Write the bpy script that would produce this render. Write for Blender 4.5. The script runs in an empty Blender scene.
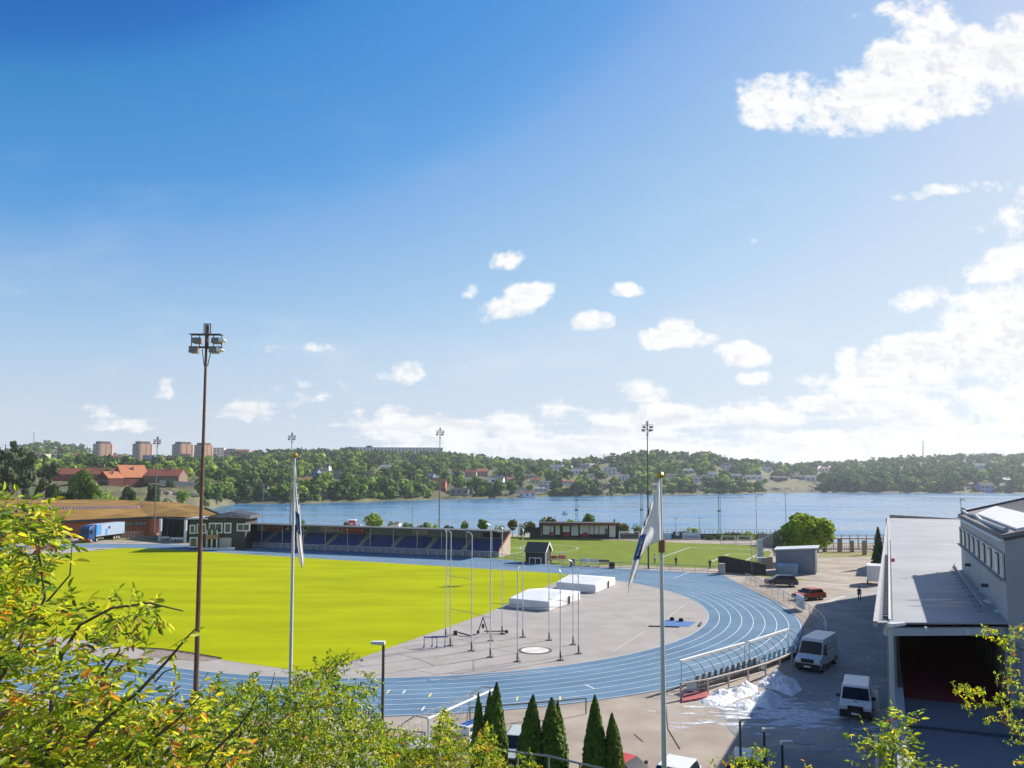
SUN_E, SKY_S, EXPO, CLOUD, SKY_SAT, SKY_V, VEIL, HAZE = 4.3, 0.115, 0.95, 4.5, 1.0, 1.0, 3.6, 0.00009
import bpy, bmesh, math, random
import numpy as np
from mathutils import Vector, Matrix
R = math.radians
rnd = random.Random(7)
SC = bpy.context.scene
COL = SC.collection
# ------------------------------------------------------------------ camera
F, PITCH, ROLL, CH, Y0 = 774.0, 0.06795, 0.00327, 15.98, 424.0
CX, CY, TH, RAD = -13.01945, 99.28813, -0.44493, 36.752
UA = Vector((math.cos(TH), math.sin(TH), 0)); NA = Vector((-UA.y, UA.x, 0))
cam = bpy.data.cameras.new('camera'); camo = bpy.data.objects.new('camera', cam); COL.objects.link(camo)
cam.sensor_width = 36; cam.lens = F / 1024 * 36; cam.shift_y = (Y0 - 384) / 1024; cam.clip_end = 20000; cam.clip_start = 0.1
cp, sp, cr, sr = math.cos(PITCH), math.sin(PITCH), math.cos(ROLL), math.sin(ROLL)
X0 = Vector((1, 0, 0)); U0 = Vector((0, -sp, cp)); F0 = Vector((0, cp, sp))
XR = X0 * cr + U0 * sr; UR = -X0 * sr + U0 * cr
M = Matrix((XR, UR, -F0)).transposed().to_4x4(); M.translation = Vector((0, 0, CH)); camo.matrix_world = M
SC.camera = camo
def ray(px, py):
    return XR * ((px - 512) / F) + UR * ((Y0 - py) / F) + F0
def G(px, py, z=0.0):                       # point of the level plane z seen at a pixel of the survey photo
    d = ray(px, py); t = (z - CH) / d.z
    return Vector((d.x * t, d.y * t, z))
def at(px, py, D):                          # point at a surveyed distance
    d = ray(px, py); return Vector((0, 0, CH)) + d * (D / d.y)
def W(a, b, z=0.0):                         # stadium axes: a along the straights, b across
    p = Vector((CX, CY, 0)) + UA * a + NA * b; p.z = z; return p
def AB(p):
    q = Vector((p[0] - CX, p[1] - CY, 0)); return q.dot(UA), q.dot(NA)
def yh(px): return 424 + F * math.tan(PITCH) + (px - 512) * ROLL
# ------------------------------------------------------------------ materials
def nt(name):
    m = bpy.data.materials.new(name); m.use_nodes = True; t = m.node_tree; t.nodes.clear()
    return m, t, t.nodes, t.links
def mat(name, c, rough=0.6, var=0.12, scale=1.5, metal=0.0, bump=0.0, spec=0.4, c2=None, trans=0.0, emit=None, alpha=1.0, fine=True, stretch=None):
    m, t, N, L = nt(name)
    out = N.new('ShaderNodeOutputMaterial'); p = N.new('ShaderNodeBsdfPrincipled')
    p.inputs['Roughness'].default_value = rough; p.inputs['Metallic'].default_value = metal
    p.inputs['Specular IOR Level'].default_value = spec
    co = N.new('ShaderNodeNewGeometry').outputs['Position']
    if stretch:
        mp = N.new('ShaderNodeMapping'); mp.inputs['Scale'].default_value = stretch; mp.inputs['Rotation'].default_value = (0, 0, -TH)
        L.new(co, mp.inputs['Vector']); co = mp.outputs['Vector']
    nz = N.new('ShaderNodeTexNoise'); nz.inputs['Scale'].default_value = scale; nz.inputs['Detail'].default_value = 6; nz.inputs['Roughness'].default_value = 0.6
    L.new(co, nz.inputs['Vector'])
    rp = N.new('ShaderNodeValToRGB'); e = rp.color_ramp.elements; e[0].position = .3; e[1].position = .7
    k0, k1 = 1 - var, 1 + var
    cc = c2 or c
    e[0].color = (c[0] * k0, c[1] * k0, c[2] * k0, 1); e[1].color = (min(1, cc[0] * k1), min(1, cc[1] * k1), min(1, cc[2] * k1), 1)
    L.new(nz.outputs['Fac'], rp.inputs['Fac']); L.new(rp.outputs['Color'], p.inputs['Base Color'])
    if bump:
        b = N.new('ShaderNodeBump'); b.inputs['Strength'].default_value = bump; b.inputs['Distance'].default_value = 0.05
        n2 = N.new('ShaderNodeTexNoise'); n2.inputs['Scale'].default_value = scale * 9; n2.inputs['Detail'].default_value = 4; L.new(co, n2.inputs['Vector'])
        L.new(n2.outputs['Fac'], b.inputs['Height']); L.new(b.outputs['Normal'], p.inputs['Normal'])
    sh = p.outputs[0]
    if trans:
        tl = N.new('ShaderNodeBsdfTranslucent'); L.new(rp.outputs['Color'], tl.inputs['Color'])
        mx = N.new('ShaderNodeMixShader'); mx.inputs[0].default_value = trans; L.new(sh, mx.inputs[1]); L.new(tl.outputs[0], mx.inputs[2]); sh = mx.outputs[0]
    if alpha < 1:
        tr = N.new('ShaderNodeBsdfTransparent'); mx = N.new('ShaderNodeMixShader'); mx.inputs[0].default_value = alpha
        L.new(tr.outputs[0], mx.inputs[1]); L.new(sh, mx.inputs[2]); sh = mx.outputs[0]
    L.new(sh, out.inputs['Surface'])
    return m
_mc = {}
def M_(name, *a, **k):
    if name not in _mc: _mc[name] = mat(name, *a, **k)
    return _mc[name]
white = M_('white_paint', (.78, .78, .77), .45, .05)
offwhite = M_('weathered_white', (.62, .62, .62), .6, .1)
alu = M_('aluminium', (.62, .63, .65), .35, .06, metal=.5)
galv = M_('galvanised_steel', (.38, .39, .4), .45, .12, metal=.4)
darkm = M_('dark_steel', (.05, .05, .055), .5, .2)
blackp = M_('black_plastic', (.015, .015, .017), .5, .2)
rubber = M_('tyre_rubber', (.018, .018, .018), .8, .2)
glassd = M_('dark_glass', (.012, .016, .022), .06, .2, spec=.8)
glassw = M_('window_glass', (.05, .07, .09), .08, .2, spec=.8)
concrete = M_('concrete', (.36, .35, .335), .85, .14, .8, bump=.2)
redp = M_('red_paint', (.45, .03, .025), .35, .1)
bluep = M_('blue_paint', (.02, .09, .34), .4, .12)
woodl = M_('grey_brown_timber', (.30, .25, .21), .75, .2, 3)
woodd = M_('dark_timber', (.035, .03, .03), .75, .3, 3)
bark = M_('bark', (.075, .055, .042), .9, .3, 4, bump=.4)
# ------------------------------------------------------------------ mesh builder
class MB:
    def __init__(s): s.v = []; s.f = []; s.m = []
    def poly(s, pts, m=0):
        n = len(s.v); s.v += [tuple(p) for p in pts]; s.f.append(tuple(range(n, n + len(pts)))); s.m.append(m); return s
    def box(s, c, d, rz=0.0, m=0):
        ca, sa = math.cos(rz), math.sin(rz); P = []
        for z in (-1, 1):
            for x, y in ((-1, -1), (1, -1), (1, 1), (-1, 1)):
                X, Y = x * d[0] / 2, y * d[1] / 2
                P.append((c[0] + X * ca - Y * sa, c[1] + X * sa + Y * ca, c[2] + z * d[2] / 2))
        return s.hexa(P, m)
    def hexa(s, P, m=0):
        n = len(s.v); s.v += [tuple(p) for p in P]
        for q in ((3, 2, 1, 0), (4, 5, 6, 7), (0, 1, 5, 4), (1, 2, 6, 5), (2, 3, 7, 6), (3, 0, 4, 7)):
            s.f.append(tuple(n + i for i in q)); s.m.append(m)
        return s
    def beam(s, p, q, w, h, m=0):           # rectangular bar from p to q, w across, h upward
        p, q = Vector(p), Vector(q); d = (q - p).normalized(); up = Vector((0, 0, 1))
        if abs(d.z) > .95: up = Vector((0, 1, 0))
        x = d.cross(up).normalized() * w / 2; y = x.cross(d).normalized() * h / 2
        return s.hexa([p - x - y, p + x - y, q + x - y, q - x - y, p - x + y, p + x + y, q + x + y, q - x + y], m)
    def tube(s, p, q, r, r2=None, n=8, m=0, cap=True):
        p, q = Vector(p), Vector(q); r2 = r if r2 is None else r2
        d = (q - p).normalized(); a = d.orthogonal().normalized(); b = d.cross(a); k = len(s.v)
        for c, rr in ((p, r), (q, r2)):
            for i in range(n):
                t = 2 * math.pi * i / n; s.v.append(tuple(c + a * (rr * math.cos(t)) + b * (rr * math.sin(t))))
        for i in range(n):
            j = (i + 1) % n; s.f.append((k + i, k + j, k + n + j, k + n + i)); s.m.append(m)
        if cap:
            s.f.append(tuple(k + i for i in reversed(range(n)))); s.m.append(m)
            s.f.append(tuple(k + n + i for i in range(n))); s.m.append(m)
        return s
    def path(s, pts, r, r2=None, n=6, m=0):
        r2 = r if r2 is None else r2; K = len(pts) - 1
        for i in range(K): s.tube(pts[i], pts[i + 1], r + (r2 - r) * i / K, r + (r2 - r) * (i + 1) / K, n, m)
        return s
    def cyl(s, c, r, h, n=24, m=0): return s.tube(c, Vector(c) + Vector((0, 0, h)), r, r, n, m)
    def prism(s, pts, z0, z1, m=0, mt=None):
        n = len(pts); k = len(s.v)
        s.v += [(p[0], p[1], z0) for p in pts] + [(p[0], p[1], z1) for p in pts]
        for i in range(n):
            j = (i + 1) % n; s.f.append((k + i, k + j, k + n + j, k + n + i)); s.m.append(m)
        s.f.append(tuple(k + i for i in reversed(range(n)))); s.m.append(m)
        s.f.append(tuple(k + n + i for i in range(n))); s.m.append(m if mt is None else mt)
        return s
    def sphere(s, c, r, n=12, k=8, m=0, sz=1.0):
        rows = []
        for i in range(k + 1):
            t = math.pi * i / k; rows.append([(c[0] + r * math.sin(t) * math.cos(2 * math.pi * j / n), c[1] + r * math.sin(t) * math.sin(2 * math.pi * j / n), c[2] + sz * r * math.cos(t)) for j in range(n)])
        b = len(s.v)
        for rw in rows: s.v += rw
        for i in range(k):
            for j in range(n):
                jj = (j + 1) % n; s.f.append((b + i * n + j, b + (i + 1) * n + j, b + (i + 1) * n + jj, b + i * n + jj)); s.m.append(m)
        return s
    def mesh(s, name, mats, origin=(0, 0, 0), smooth=False):
        me = bpy.data.meshes.new(name); o = Vector(origin)
        me.from_pydata([tuple(Vector(v) - o) for v in s.v], [], s.f)
        for q in (mats if isinstance(mats, (list, tuple)) else [mats]): me.materials.append(q)
        me.polygons.foreach_set('material_index', s.m)
        if smooth: me.polygons.foreach_set('use_smooth', [True] * len(me.polygons))
        me.update(); return me
    def build(s, name, mats, parent=None, origin=(0, 0, 0), smooth=False, bevel=0.0):
        o = link(name, s.mesh(name, mats, origin, smooth), parent)
        if parent is None: o.location = origin
        if bevel:
            b = o.modifiers.new('bevel', 'BEVEL'); b.width = bevel; b.segments = 2; b.limit_method = 'ANGLE'; b.angle_limit = R(25)
        return o
def link(name, data, parent=None):
    o = bpy.data.objects.new(name, data); COL.objects.link(o)
    if parent is not None: o.parent = parent
    return o
def tag(o, label, cat, group=None):
    o['label'] = label; o['category'] = cat
    if group: o['group'] = group
    return o
def thing(name, label, cat, loc=(0, 0, 0), rz=0.0, group=None):
    o = bpy.data.objects.new(name, None); COL.objects.link(o); o.location = loc; o.rotation_euler = (0, 0, rz)
    o.empty_display_size = .1
    return tag(o, label, cat, group)
def kind(o, k='structure'): o['kind'] = k; return o
def kids(o): return [c for c in COL.objects if c.parent is o]
def dup(root, loc, rz=0.0, label=None, group=None, scale=None):
    def cpy(o, par):
        c = o.copy(); COL.objects.link(c)
        if par is not None: c.parent = par
        for ch in list(o.children): cpy(ch, c)
        return c
    c = cpy(root, None); c.location = loc; c.rotation_euler = (0, 0, rz)
    if label: c['label'] = label
    if group: c['group'] = group
    if scale: c.scale = scale if isinstance(scale, (tuple, list)) else (scale,) * 3
    return c
def np_mesh(name, V, Fq, mi, mats, smooth=False):      # V (n,3), Fq (k,4) quads
    me = bpy.data.meshes.new(name); n = len(V); k = len(Fq); w = Fq.shape[1]
    me.vertices.add(n); me.vertices.foreach_set('co', np.ascontiguousarray(V, dtype=np.float32).ravel())
    me.loops.add(k * w); me.loops.foreach_set('vertex_index', np.ascontiguousarray(Fq, dtype=np.int32).ravel())
    me.polygons.add(k); me.polygons.foreach_set('loop_start', np.arange(0, k * w, w, dtype=np.int32))
    for q in mats: me.materials.append(q)
    me.polygons.foreach_set('material_index', np.ascontiguousarray(mi, dtype=np.int32))
    if smooth: me.polygons.foreach_set('use_smooth', np.ones(k, dtype=bool))
    me.update(calc_edges=True); me.validate(); return me
def rotmat(d, up=Vector((0, 0, 1))): return d.to_track_quat('X', 'Z')
# ------------------------------------------------------------------ light and sky
SAZ, SEL = 34.6, 31.6
sun = bpy.data.lights.new('sun', 'SUN'); sun.energy = SUN_E; sun.angle = R(.5); sun.color = (1, .93, .82)
suno = link('sun', sun); sd = Vector((math.cos(R(SEL)) * math.cos(R(SAZ)), math.cos(R(SEL)) * math.sin(R(SAZ)), math.sin(R(SEL))))
suno.rotation_euler = (-sd).to_track_quat('-Z', 'Y').to_euler(); suno.location = (60, 60, 120)
wd = bpy.data.worlds.new('World'); SC.world = wd; wd.use_nodes = True
def build_world():
    t = wd.node_tree; N, L = t.nodes, t.links; N.clear()
    out = N.new('ShaderNodeOutputWorld'); bg = N.new('ShaderNodeBackground'); bg.inputs['Strength'].default_value = SKY_S
    sky = N.new('ShaderNodeTexSky'); sky.sky_type = 'NISHITA'; sky.sun_disc = False
    sky.sun_elevation = R(SEL); sky.sun_rotation = R(90 - SAZ); sky.altitude = 0; sky.air_density = 1.0; sky.dust_density = .3; sky.ozone_density = 3.0
    def math_(op, a, b=None, c=None, clamp=False):
        n = N.new('ShaderNodeMath'); n.operation = op; n.use_clamp = clamp
        for i, v in enumerate((a, b, c)):
            if v is None: continue
            if isinstance(v, (int, float)): n.inputs[i].default_value = v
            else: L.new(v, n.inputs[i])
        return n.outputs[0]
    tc = N.new('ShaderNodeTexCoord'); sx = N.new('ShaderNodeSeparateXYZ'); L.new(tc.outputs['Generated'], sx.inputs[0])
    X, Y, Z = sx.outputs
    yy = math_('MAXIMUM', Y, .02); u = math_('DIVIDE', X, yy); v = math_('DIVIDE', Z, yy)
    cmb = N.new('ShaderNodeCombineXYZ'); L.new(u, cmb.inputs[0]); L.new(v, cmb.inputs[1])
    def noise(scale, detail, rough, off=(0, 0, 0), st=(1, 1, 1)):
        mp = N.new('ShaderNodeMapping'); mp.inputs['Location'].default_value = off; mp.inputs['Scale'].default_value = st
        L.new(cmb.outputs[0], mp.inputs['Vector'])
        nz = N.new('ShaderNodeTexNoise'); nz.inputs['Scale'].default_value = scale; nz.inputs['Detail'].default_value = detail; nz.inputs['Roughness'].default_value = rough
        L.new(mp.outputs[0], nz.inputs['Vector']); return nz.outputs['Fac']
    n1 = noise(11, 10, .62, (3.1, .7, 0), (1, 1.35, 1)); n2 = noise(32, 6, .6, (.3, 5.7, 0)); n3 = noise(5, 8, .6, (8.2, 1.4, 0), (.6, 1.8, 1))
    # clouds, each an ellipse of sky (direction tangents), its edge broken by noise: px, py, half width, half height, tilt, weight
    CL = [(925, 78, 62, 40, -.25, 1.1), (800, 102, 62, 30, .10, 1.0), (870, 100, 60, 34, -.2, 1.0), (925, 25, 34, 30, -.6, .9), (1010, 62, 70, 42, -.3, 1.0),
          (510, 306, 36, 13, -.38, 1.0), (528, 296, 26, 14, -.3, 1.0), (545, 290, 14, 9, -.1, .85), (486, 318, 14, 8, -.2, .85), (507, 261, 20, 11, -.2, .85), (470, 292, 16, 10, -.2, .62), (588, 321, 18, 10, -.05, .85), (606, 320, 14, 9, -.2, .8), (625, 290, 17, 9, 0, .9),
          (675, 338, 34, 11, 0, 1.0), (677, 329, 18, 12, 0, 1.0), (643, 394, 28, 12, 0, 1.0), (641, 387, 18, 10, 0, .95), (743, 356, 24, 13, 0, 1.0), (755, 377, 20, 8, 0, .8), (404, 372, 24, 11, 0, .95), (388, 374, 18, 8, 0, .7), (169, 388, 17, 11, 0, .8),
          (756, 241, 11, 6, -.2, .7), (915, 298, 34, 14, -.3, .7), (1010, 262, 46, 20, -.25, 1.0), (1000, 300, 40, 18, -.1, 1.0), (848, 366, 16, 24, 0, .85),
          (930, 368, 96, 32, -.22, 1.15), (1010, 346, 80, 36, -.1, 1.2), (890, 408, 120, 22, -.05, .95), (950, 440, 140, 26, 0, 1.05), (770, 420, 80, 18, 0, .9), (640, 424, 80, 20, 0, .95), (540, 420, 60, 18, 0, .9),
          (470, 434, 60, 16, 0, .75), (1010, 405, 90, 30, 0, 1.0), (90, 418, 26, 12, 0, .7), (110, 425, 70, 9, 0, .62), (270, 400, 90, 18, -.12, .60), (300, 348, 50, 9, 0, .50), (390, 420, 70, 20, 0, .62), (960, 190, 60, 10, -.1, .55), (970, 110, 40, 10, 0, .55), (880, 10, 40, 10, -.3, .55),
          (1180, 300, 160, 120, 0, 1.1), (-220, 330, 120, 40, 0, .8), (1300, 120, 120, 50, 0, .9), (850, 446, 280, 20, 0, 1.15), (640, 442, 170, 20, 0, 1.1), (560, 418, 70, 15, 0, 1.0), (660, 415, 60, 14, 0, 1.0)]
    field = None
    for (px, py, rx, ry, tl, wt) in CL:
        d = ray(px, py); cu, cv = d.x / d.y, d.z / d.y
        du = math_('SUBTRACT', u, cu); dv = math_('SUBTRACT', v, cv); c, s = math.cos(tl), math.sin(tl)
        a = math_('ADD', math_('MULTIPLY', du, c * F / rx), math_('MULTIPLY', dv, -s * F / rx))
        b = math_('ADD', math_('MULTIPLY', du, s * F / ry), math_('MULTIPLY', dv, c * F / ry))
        e = math_('SUBTRACT', 1.0 * wt, math_('MULTIPLY', math_('ADD', math_('MULTIPLY', a, a), math_('MULTIPLY', b, b)), .55))
        field = e if field is None else math_('MAXIMUM', field, e)
    field = math_('MAXIMUM', field, -1.2)
    n5 = noise(75, 4, .6, (4.1, 2.2, 0)); low = None
    dens = math_('ADD', field, math_('ADD', math_('MULTIPLY', math_('SUBTRACT', n1, .5), 3.3), math_('ADD', math_('MULTIPLY', math_('SUBTRACT', n2, .5), 1.2), math_('MULTIPLY', math_('SUBTRACT', n5, .5), .7))))
    def ss(x, lo, hi):
        n = N.new('ShaderNodeMapRange'); n.interpolation_type = 'SMOOTHSTEP'; n.inputs['From Min'].default_value = lo; n.inputs['From Max'].default_value = hi; L.new(x, n.inputs['Value']); return n.outputs[0]
    low = ss(v, .17, .06)
    dens = math_('ADD', dens, math_('MULTIPLY', math_('MULTIPLY', math_('SUBTRACT', noise(9, 8, .62, (2.7, 3.3, 0), (.55, 3.2, 1)), .51), 4.2), low))
    cov = ss(dens, .17, .86)
    # thin high veil
    veil = math_('MULTIPLY', ss(n3, .5, .8), .22)
    cov = math_('MAXIMUM', cov, math_('MULTIPLY', veil, ss(v, .6, .1)))
    # only forward hemisphere carries the mapped clouds; elsewhere scattered noise cloud
    nb = N.new('ShaderNodeTexNoise'); nb.inputs['Scale'].default_value = 3; nb.inputs['Detail'].default_value = 8; L.new(tc.outputs['Generated'], nb.inputs['Vector'])
    back = math_('MULTIPLY', ss(nb.outputs['Fac'], .52, .68), .8)
    fw = ss(Y, .05, .3)
    cov = math_('ADD', math_('MULTIPLY', cov, fw), math_('MULTIPLY', back, math_('SUBTRACT', 1, fw)), clamp=True)
    cov = math_('MULTIPLY', cov, ss(Z, -.02, .01))
    # cloud brightness: thick lower parts a little greyer
    n4 = noise(16, 7, .6, (1.2, 9.1, 0), (.5, 2.4, 1))
    thick = math_('MULTIPLY', ss(dens, .6, 1.6), ss(n4, .40, .66)); thick = math_('MAXIMUM', thick, math_('MULTIPLY', math_('MULTIPLY', ss(noise(22, 6, .6, (6.2, 1.1, 0), (.4, 2.2, 1)), .46, .68), low), .75))
    du_, dv_ = .020, .014
    n1b = noise(11, 10, .62, (3.1 + du_, .7 + dv_ * 1.35, 0), (1, 1.35, 1)); n2b = noise(32, 6, .6, (.3 + .006, 5.7 + .004, 0))
    rel = math_('ADD', math_('MULTIPLY', math_('SUBTRACT', n1b, n1), 2.2), math_('SUBTRACT', n2b, n2))
    thick = math_('MAXIMUM', thick, math_('MULTIPLY', math_('MULTIPLY', ss(rel, .0, .30), ss(dens, .3, .9)), .65))
    cr_ = N.new('ShaderNodeMix'); cr_.data_type = 'RGBA'; cr_.inputs['A'].default_value = tuple(CLOUD * c for c in (1, .995, .99)) + (1,); cr_.inputs['B'].default_value = tuple(CLOUD * c for c in (.70, .73, .79)) + (1,)
    L.new(thick, cr_.inputs['Factor'])
    hs = N.new('ShaderNodeHueSaturation'); hs.inputs['Saturation'].default_value = SKY_SAT; hs.inputs['Hue'].default_value = .5; hs.inputs['Value'].default_value = SKY_V; 
    def vm(op, a, b):
        n = N.new('ShaderNodeVectorMath'); n.operation = op
        for i, q in enumerate((a, b)):
            if isinstance(q, tuple): n.inputs[i].default_value = q
            else: L.new(q, n.inputs[i])
        return n.outputs[0]
    cv = N.new('ShaderNodeRGBCurve'); L.new(vm('MULTIPLY', sky.outputs[0], (.07, .07, .07)), cv.inputs['Color'])
    for ch, pts in ((0, ((0, 0), (1.0, .06), (1.12, .19), (1.47, .50), (1.66, .95), (2.6, 1.9), (3.85, 2.67), (8, 3.5), (14, 3.9))), (1, ((0, 0), (1.8, .70), (1.95, 1.12), (2.5, 1.55), (2.8, 1.95), (4.13, 2.78), (5.8, 3.29), (9, 3.75), (14, 4.0))), (2, ((0, 0), (3.25, 2.3), (3.6, 2.85), (4.2, 3.28), (4.85, 3.55), (6.4, 3.83), (8.3, 4.0), (14, 4.25)))):
        c = cv.mapping.curves[ch]; c.points[0].location = (0, 0); c.points[1].location = (pts[-1][0] * .07, pts[-1][1] * .2)
        for (x, y) in pts[1:-1]: c.points.new(x * .07, y * .2)
        for p_ in c.points: p_.handle_type = 'AUTO'
    cv.mapping.update()
    soft = vm('MULTIPLY', cv.outputs[0], (5, 5, 5))
    L.new(soft, hs.inputs['Color'])
    vl = N.new('ShaderNodeMix'); vl.data_type = 'RGBA'; vl.inputs['B'].default_value = tuple(VEIL * c for c in (.66, .80, 1.0)) + (1,); L.new(hs.outputs[0], vl.inputs['A'])
    L.new(math_('MULTIPLY', ss(v, .26, .0), .45), vl.inputs['Factor'])
    mx = N.new('ShaderNodeMix'); mx.data_type = 'RGBA'; L.new(cov, mx.inputs['Factor']); L.new(vl.outputs['Result'], mx.inputs['A']); L.new(cr_.outputs['Result'], mx.inputs['B'])
    L.new(mx.outputs['Result'], bg.inputs['Color']); L.new(bg.outputs[0], out.inputs['Surface'])
build_world()
vs = SC.view_settings; vs.view_transform = 'Standard'; vs.look = 'None'; vs.gamma = 1; vs.exposure = EXPO; vs.use_curve_mapping = False
SC.render.engine = 'CYCLES'
cy = SC.cycles; cy.use_denoising = True; cy.max_bounces = 6; cy.diffuse_bounces = 3; cy.transparent_max_bounces = 16; cy.use_adaptive_sampling = True; cy.adaptive_threshold = .02; cy.sample_clamp_indirect = 6; cy.caustics_reflective = False; cy.caustics_refractive = False
try: cy.denoiser = 'OPENIMAGEDENOISE'; cy.denoising_prefilter = 'ACCURATE'
except Exception: pass
# ------------------------------------------------------------------ ground, track and fields
asphalt = mat('parking_asphalt', (.30, .25, .205), .9, .15, .22, bump=.15, c2=(.375, .325, .275), spec=.12)
gr = MB()
SH = [(-130, 300), (-104, 262), (-88, 236), (-60, 222), (-20, 219), (30, 217), (52, 212), (64, 203), (78, 195), (105, 188), (400, 182)]
gr.poly([(-1200, -400, 0), (1200, -400, 0), (1200, 182, 0)] + [(x, y, 0) for x, y in reversed(SH)] + [(-1200, 300, 0)])
for (a, b) in zip(SH[:-1], SH[1:]): gr.poly([(a[0], a[1], 0), (a[0], a[1] + 9, -4), (b[0], b[1] + 9, -4), (b[0], b[1], 0)], 1)
shore_m = mat('shore_grass', (.12, .12, .03), .9, .35, .6)
kind(gr.build('ground', [asphalt, shore_m]))
apron_m = mat('apron_asphalt', (.325, .30, .28), .9, .08, .3, c2=(.355, .33, .312), spec=.12)
grass_m = mat('pitch_grass', (.29, .33, .005), .9, .12, .06, c2=(.335, .368, .005), spec=.02, stretch=(1, 3.2, 1))
track_m = mat('track_rubber', (.088, .175, .27), .85, .13, .12, c2=(.112, .20, .295), spec=.15, stretch=(1, 2, 1))
trackb_m = mat('runway_rubber', (.05, .14, .36), .8, .1, .6)
line_m = mat('line_paint', (.62, .65, .68), .8, .16, 1.2)
pitch_m = mat('football_turf', (.15, .20, .030), .9, .09, .09, c2=(.17, .215, .03), spec=.05, stretch=(3, 1, 1))
LS = 84.4
def oval(r, n=72, z=0.0):
    P = []
    for i in range(n + 1):
        t = -math.pi / 2 + math.pi * i / n; P.append(W(r * math.cos(t), r * math.sin(t), z))
    for i in range(n + 1):
        t = math.pi / 2 + math.pi * i / n; P.append(W(-LS + r * math.cos(t), r * math.sin(t), z))
    return P
def ring(mb, r0, r1, z, m=0):
    A, B = oval(r0, z=z), oval(r1, z=z); n = len(A)
    for i in range(n):
        j = (i + 1) % n; mb.poly([A[i], B[i], B[j], A[j]], m)
kind(MB().poly(oval(RAD, z=.012)).build('infield_apron', apron_m))
ex = MB(); ex.poly([W(-86, 44, .018), W(-86, 50.3, .018), W(-15, 52.5, .018)] + [G(560, 565.5, .018), G(640, 569.5, .018), G(721.5, 574, .018), G(741, 584.5, .018), G(765, 596.5, .018), G(786, 606, .018), W(34, 30, .018), W(0, 40, .018)])
kind(ex.build('track_apron', track_m))
tr = MB(); ring(tr, RAD, RAD + 8 * 1.22 + .25, .024); kind(tr.build('running_track', track_m))
ln = MB()
for k in range(9): ring(ln, RAD + 1.22 * k + .02, RAD + 1.22 * k + .085, .034)
def seg(mb, p, q, w, z, m=0):
    p, q = Vector((p[0], p[1], z)), Vector((q[0], q[1], z)); s = Vector((-(q - p).y, (q - p).x, 0)).normalized() * w / 2
    mb.poly([p - s, q - s, q + s, p + s], m)
for (p, q) in (((585, 685), (594, 689)), ((674, 578.5), (690, 572)),): seg(ln, G(*p), G(*q), .12, .036)
yel = MB()
for (px, y) in ((389, 692), (405, 692), (431, 695.5), (475, 697.5), (518, 699), (561, 698.5), (424, 709)):
    p = G(px, y); seg(yel, p + Vector((-.10, -.5, 0)), p + Vector((-.02, .5, 0)), .13, .037, 0 if px not in (405, 424) else 1)
kind(ln.build('track_lines', line_m)); kind(yel.build('track_marks', [M_('yellow_line', (.7, .62, .2), .7), line_m]))
gp = [W(-97, -33, .02), W(12.7, -33, .02), W(12.3, -2, .02), W(8.3, 36.35, .02), W(-97, 36.35, .02)]
kind(MB().poly(gp).build('grass_field', grass_m))
mk = MB(); seg(mk, G(612, 652), G(646, 631), .12, .03); seg(mk, G(430, 680), G(545, 671), .10, .03); seg(mk, G(668, 618), G(684, 605), .10, .03)
kind(mk.build('apron_lines', M_('worn_line', (.46, .45, .43), .8)))
kind(MB().poly([G(664.5, 625.5, .03), G(689, 627, .03), G(696, 622, .03), G(665, 619.5, .03)]).build('jump_runway', trackb_m))
grv = MB(); grv.poly([G(140, 655, .03), G(176, 659.5, .03), G(206, 661, .03), G(222, 658.2, .03), G(190, 652.5, .03), G(150, 648, .03)])
kind(grv.build('gravel_strip', mat('loose_gravel', (.25, .2, .17), .95, .35, 3)))
eg = MB(); eg.path([G(140, 647.5, .1), G(165, 649, .1), G(190, 652.5, .1), G(222, 658, .1)], .05)
tag(eg.build('rubber_edging', darkm, origin=G(180, 651)), 'dark curved rubber edging between the grass field and the gravel strip', 'edging')
# second pitch
fp = [G(420, 566, .014), G(430, 533.5, .014), G(752, 545.3, .014), G(772, 552, .014), G(757, 572.5, .014), G(726, 569, .014), G(640, 565.5, .014)]
kind(MB().poly(fp).build('football_pitch', pitch_m))
pl = MB()
for (p, q) in (((745, 561), (768, 549)), ((661, 557.5), (690, 547.5)), ((690, 547.5), (766, 550)), ((712, 561.5), (729, 554)), ((729, 554), (760, 554.5)), ((505, 546.5), (545, 552)), ((500, 555), (545, 549))): seg(pl, G(*p), G(*q), .22, .024)
c0 = G(549, 548)
for i in range(24): seg(pl, c0 + Vector((6.5 * math.cos(i * .2618), 9 * math.sin(i * .2618), 0)), c0 + Vector((6.5 * math.cos((i + 1) * .2618), 9 * math.sin((i + 1) * .2618), 0)), .16, .024)
kind(pl.build('pitch_lines', line_m))
# verge and dry soil outside the far bend
vg = MB(); vg.poly([G(724, 571.5, .008), G(757, 576, .008), G(800, 581, .008), G(811, 580, .008), G(780, 575, .008), G(752, 572, .008)])
kind(vg.build('dry_verge', mat('dry_grass', (.22, .20, .05), .95, .3, .8)))
sv = MB(); sv.poly([W(-100, 50.4, .01), W(-84, 52, .01), W(-84, 58, .01), W(-130, 58, .01), W(-126, 46, .01)])
kind(sv.build('service_strip', mat('service_grass', (.2, .19, .07), .95, .3, .6)))
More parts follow.
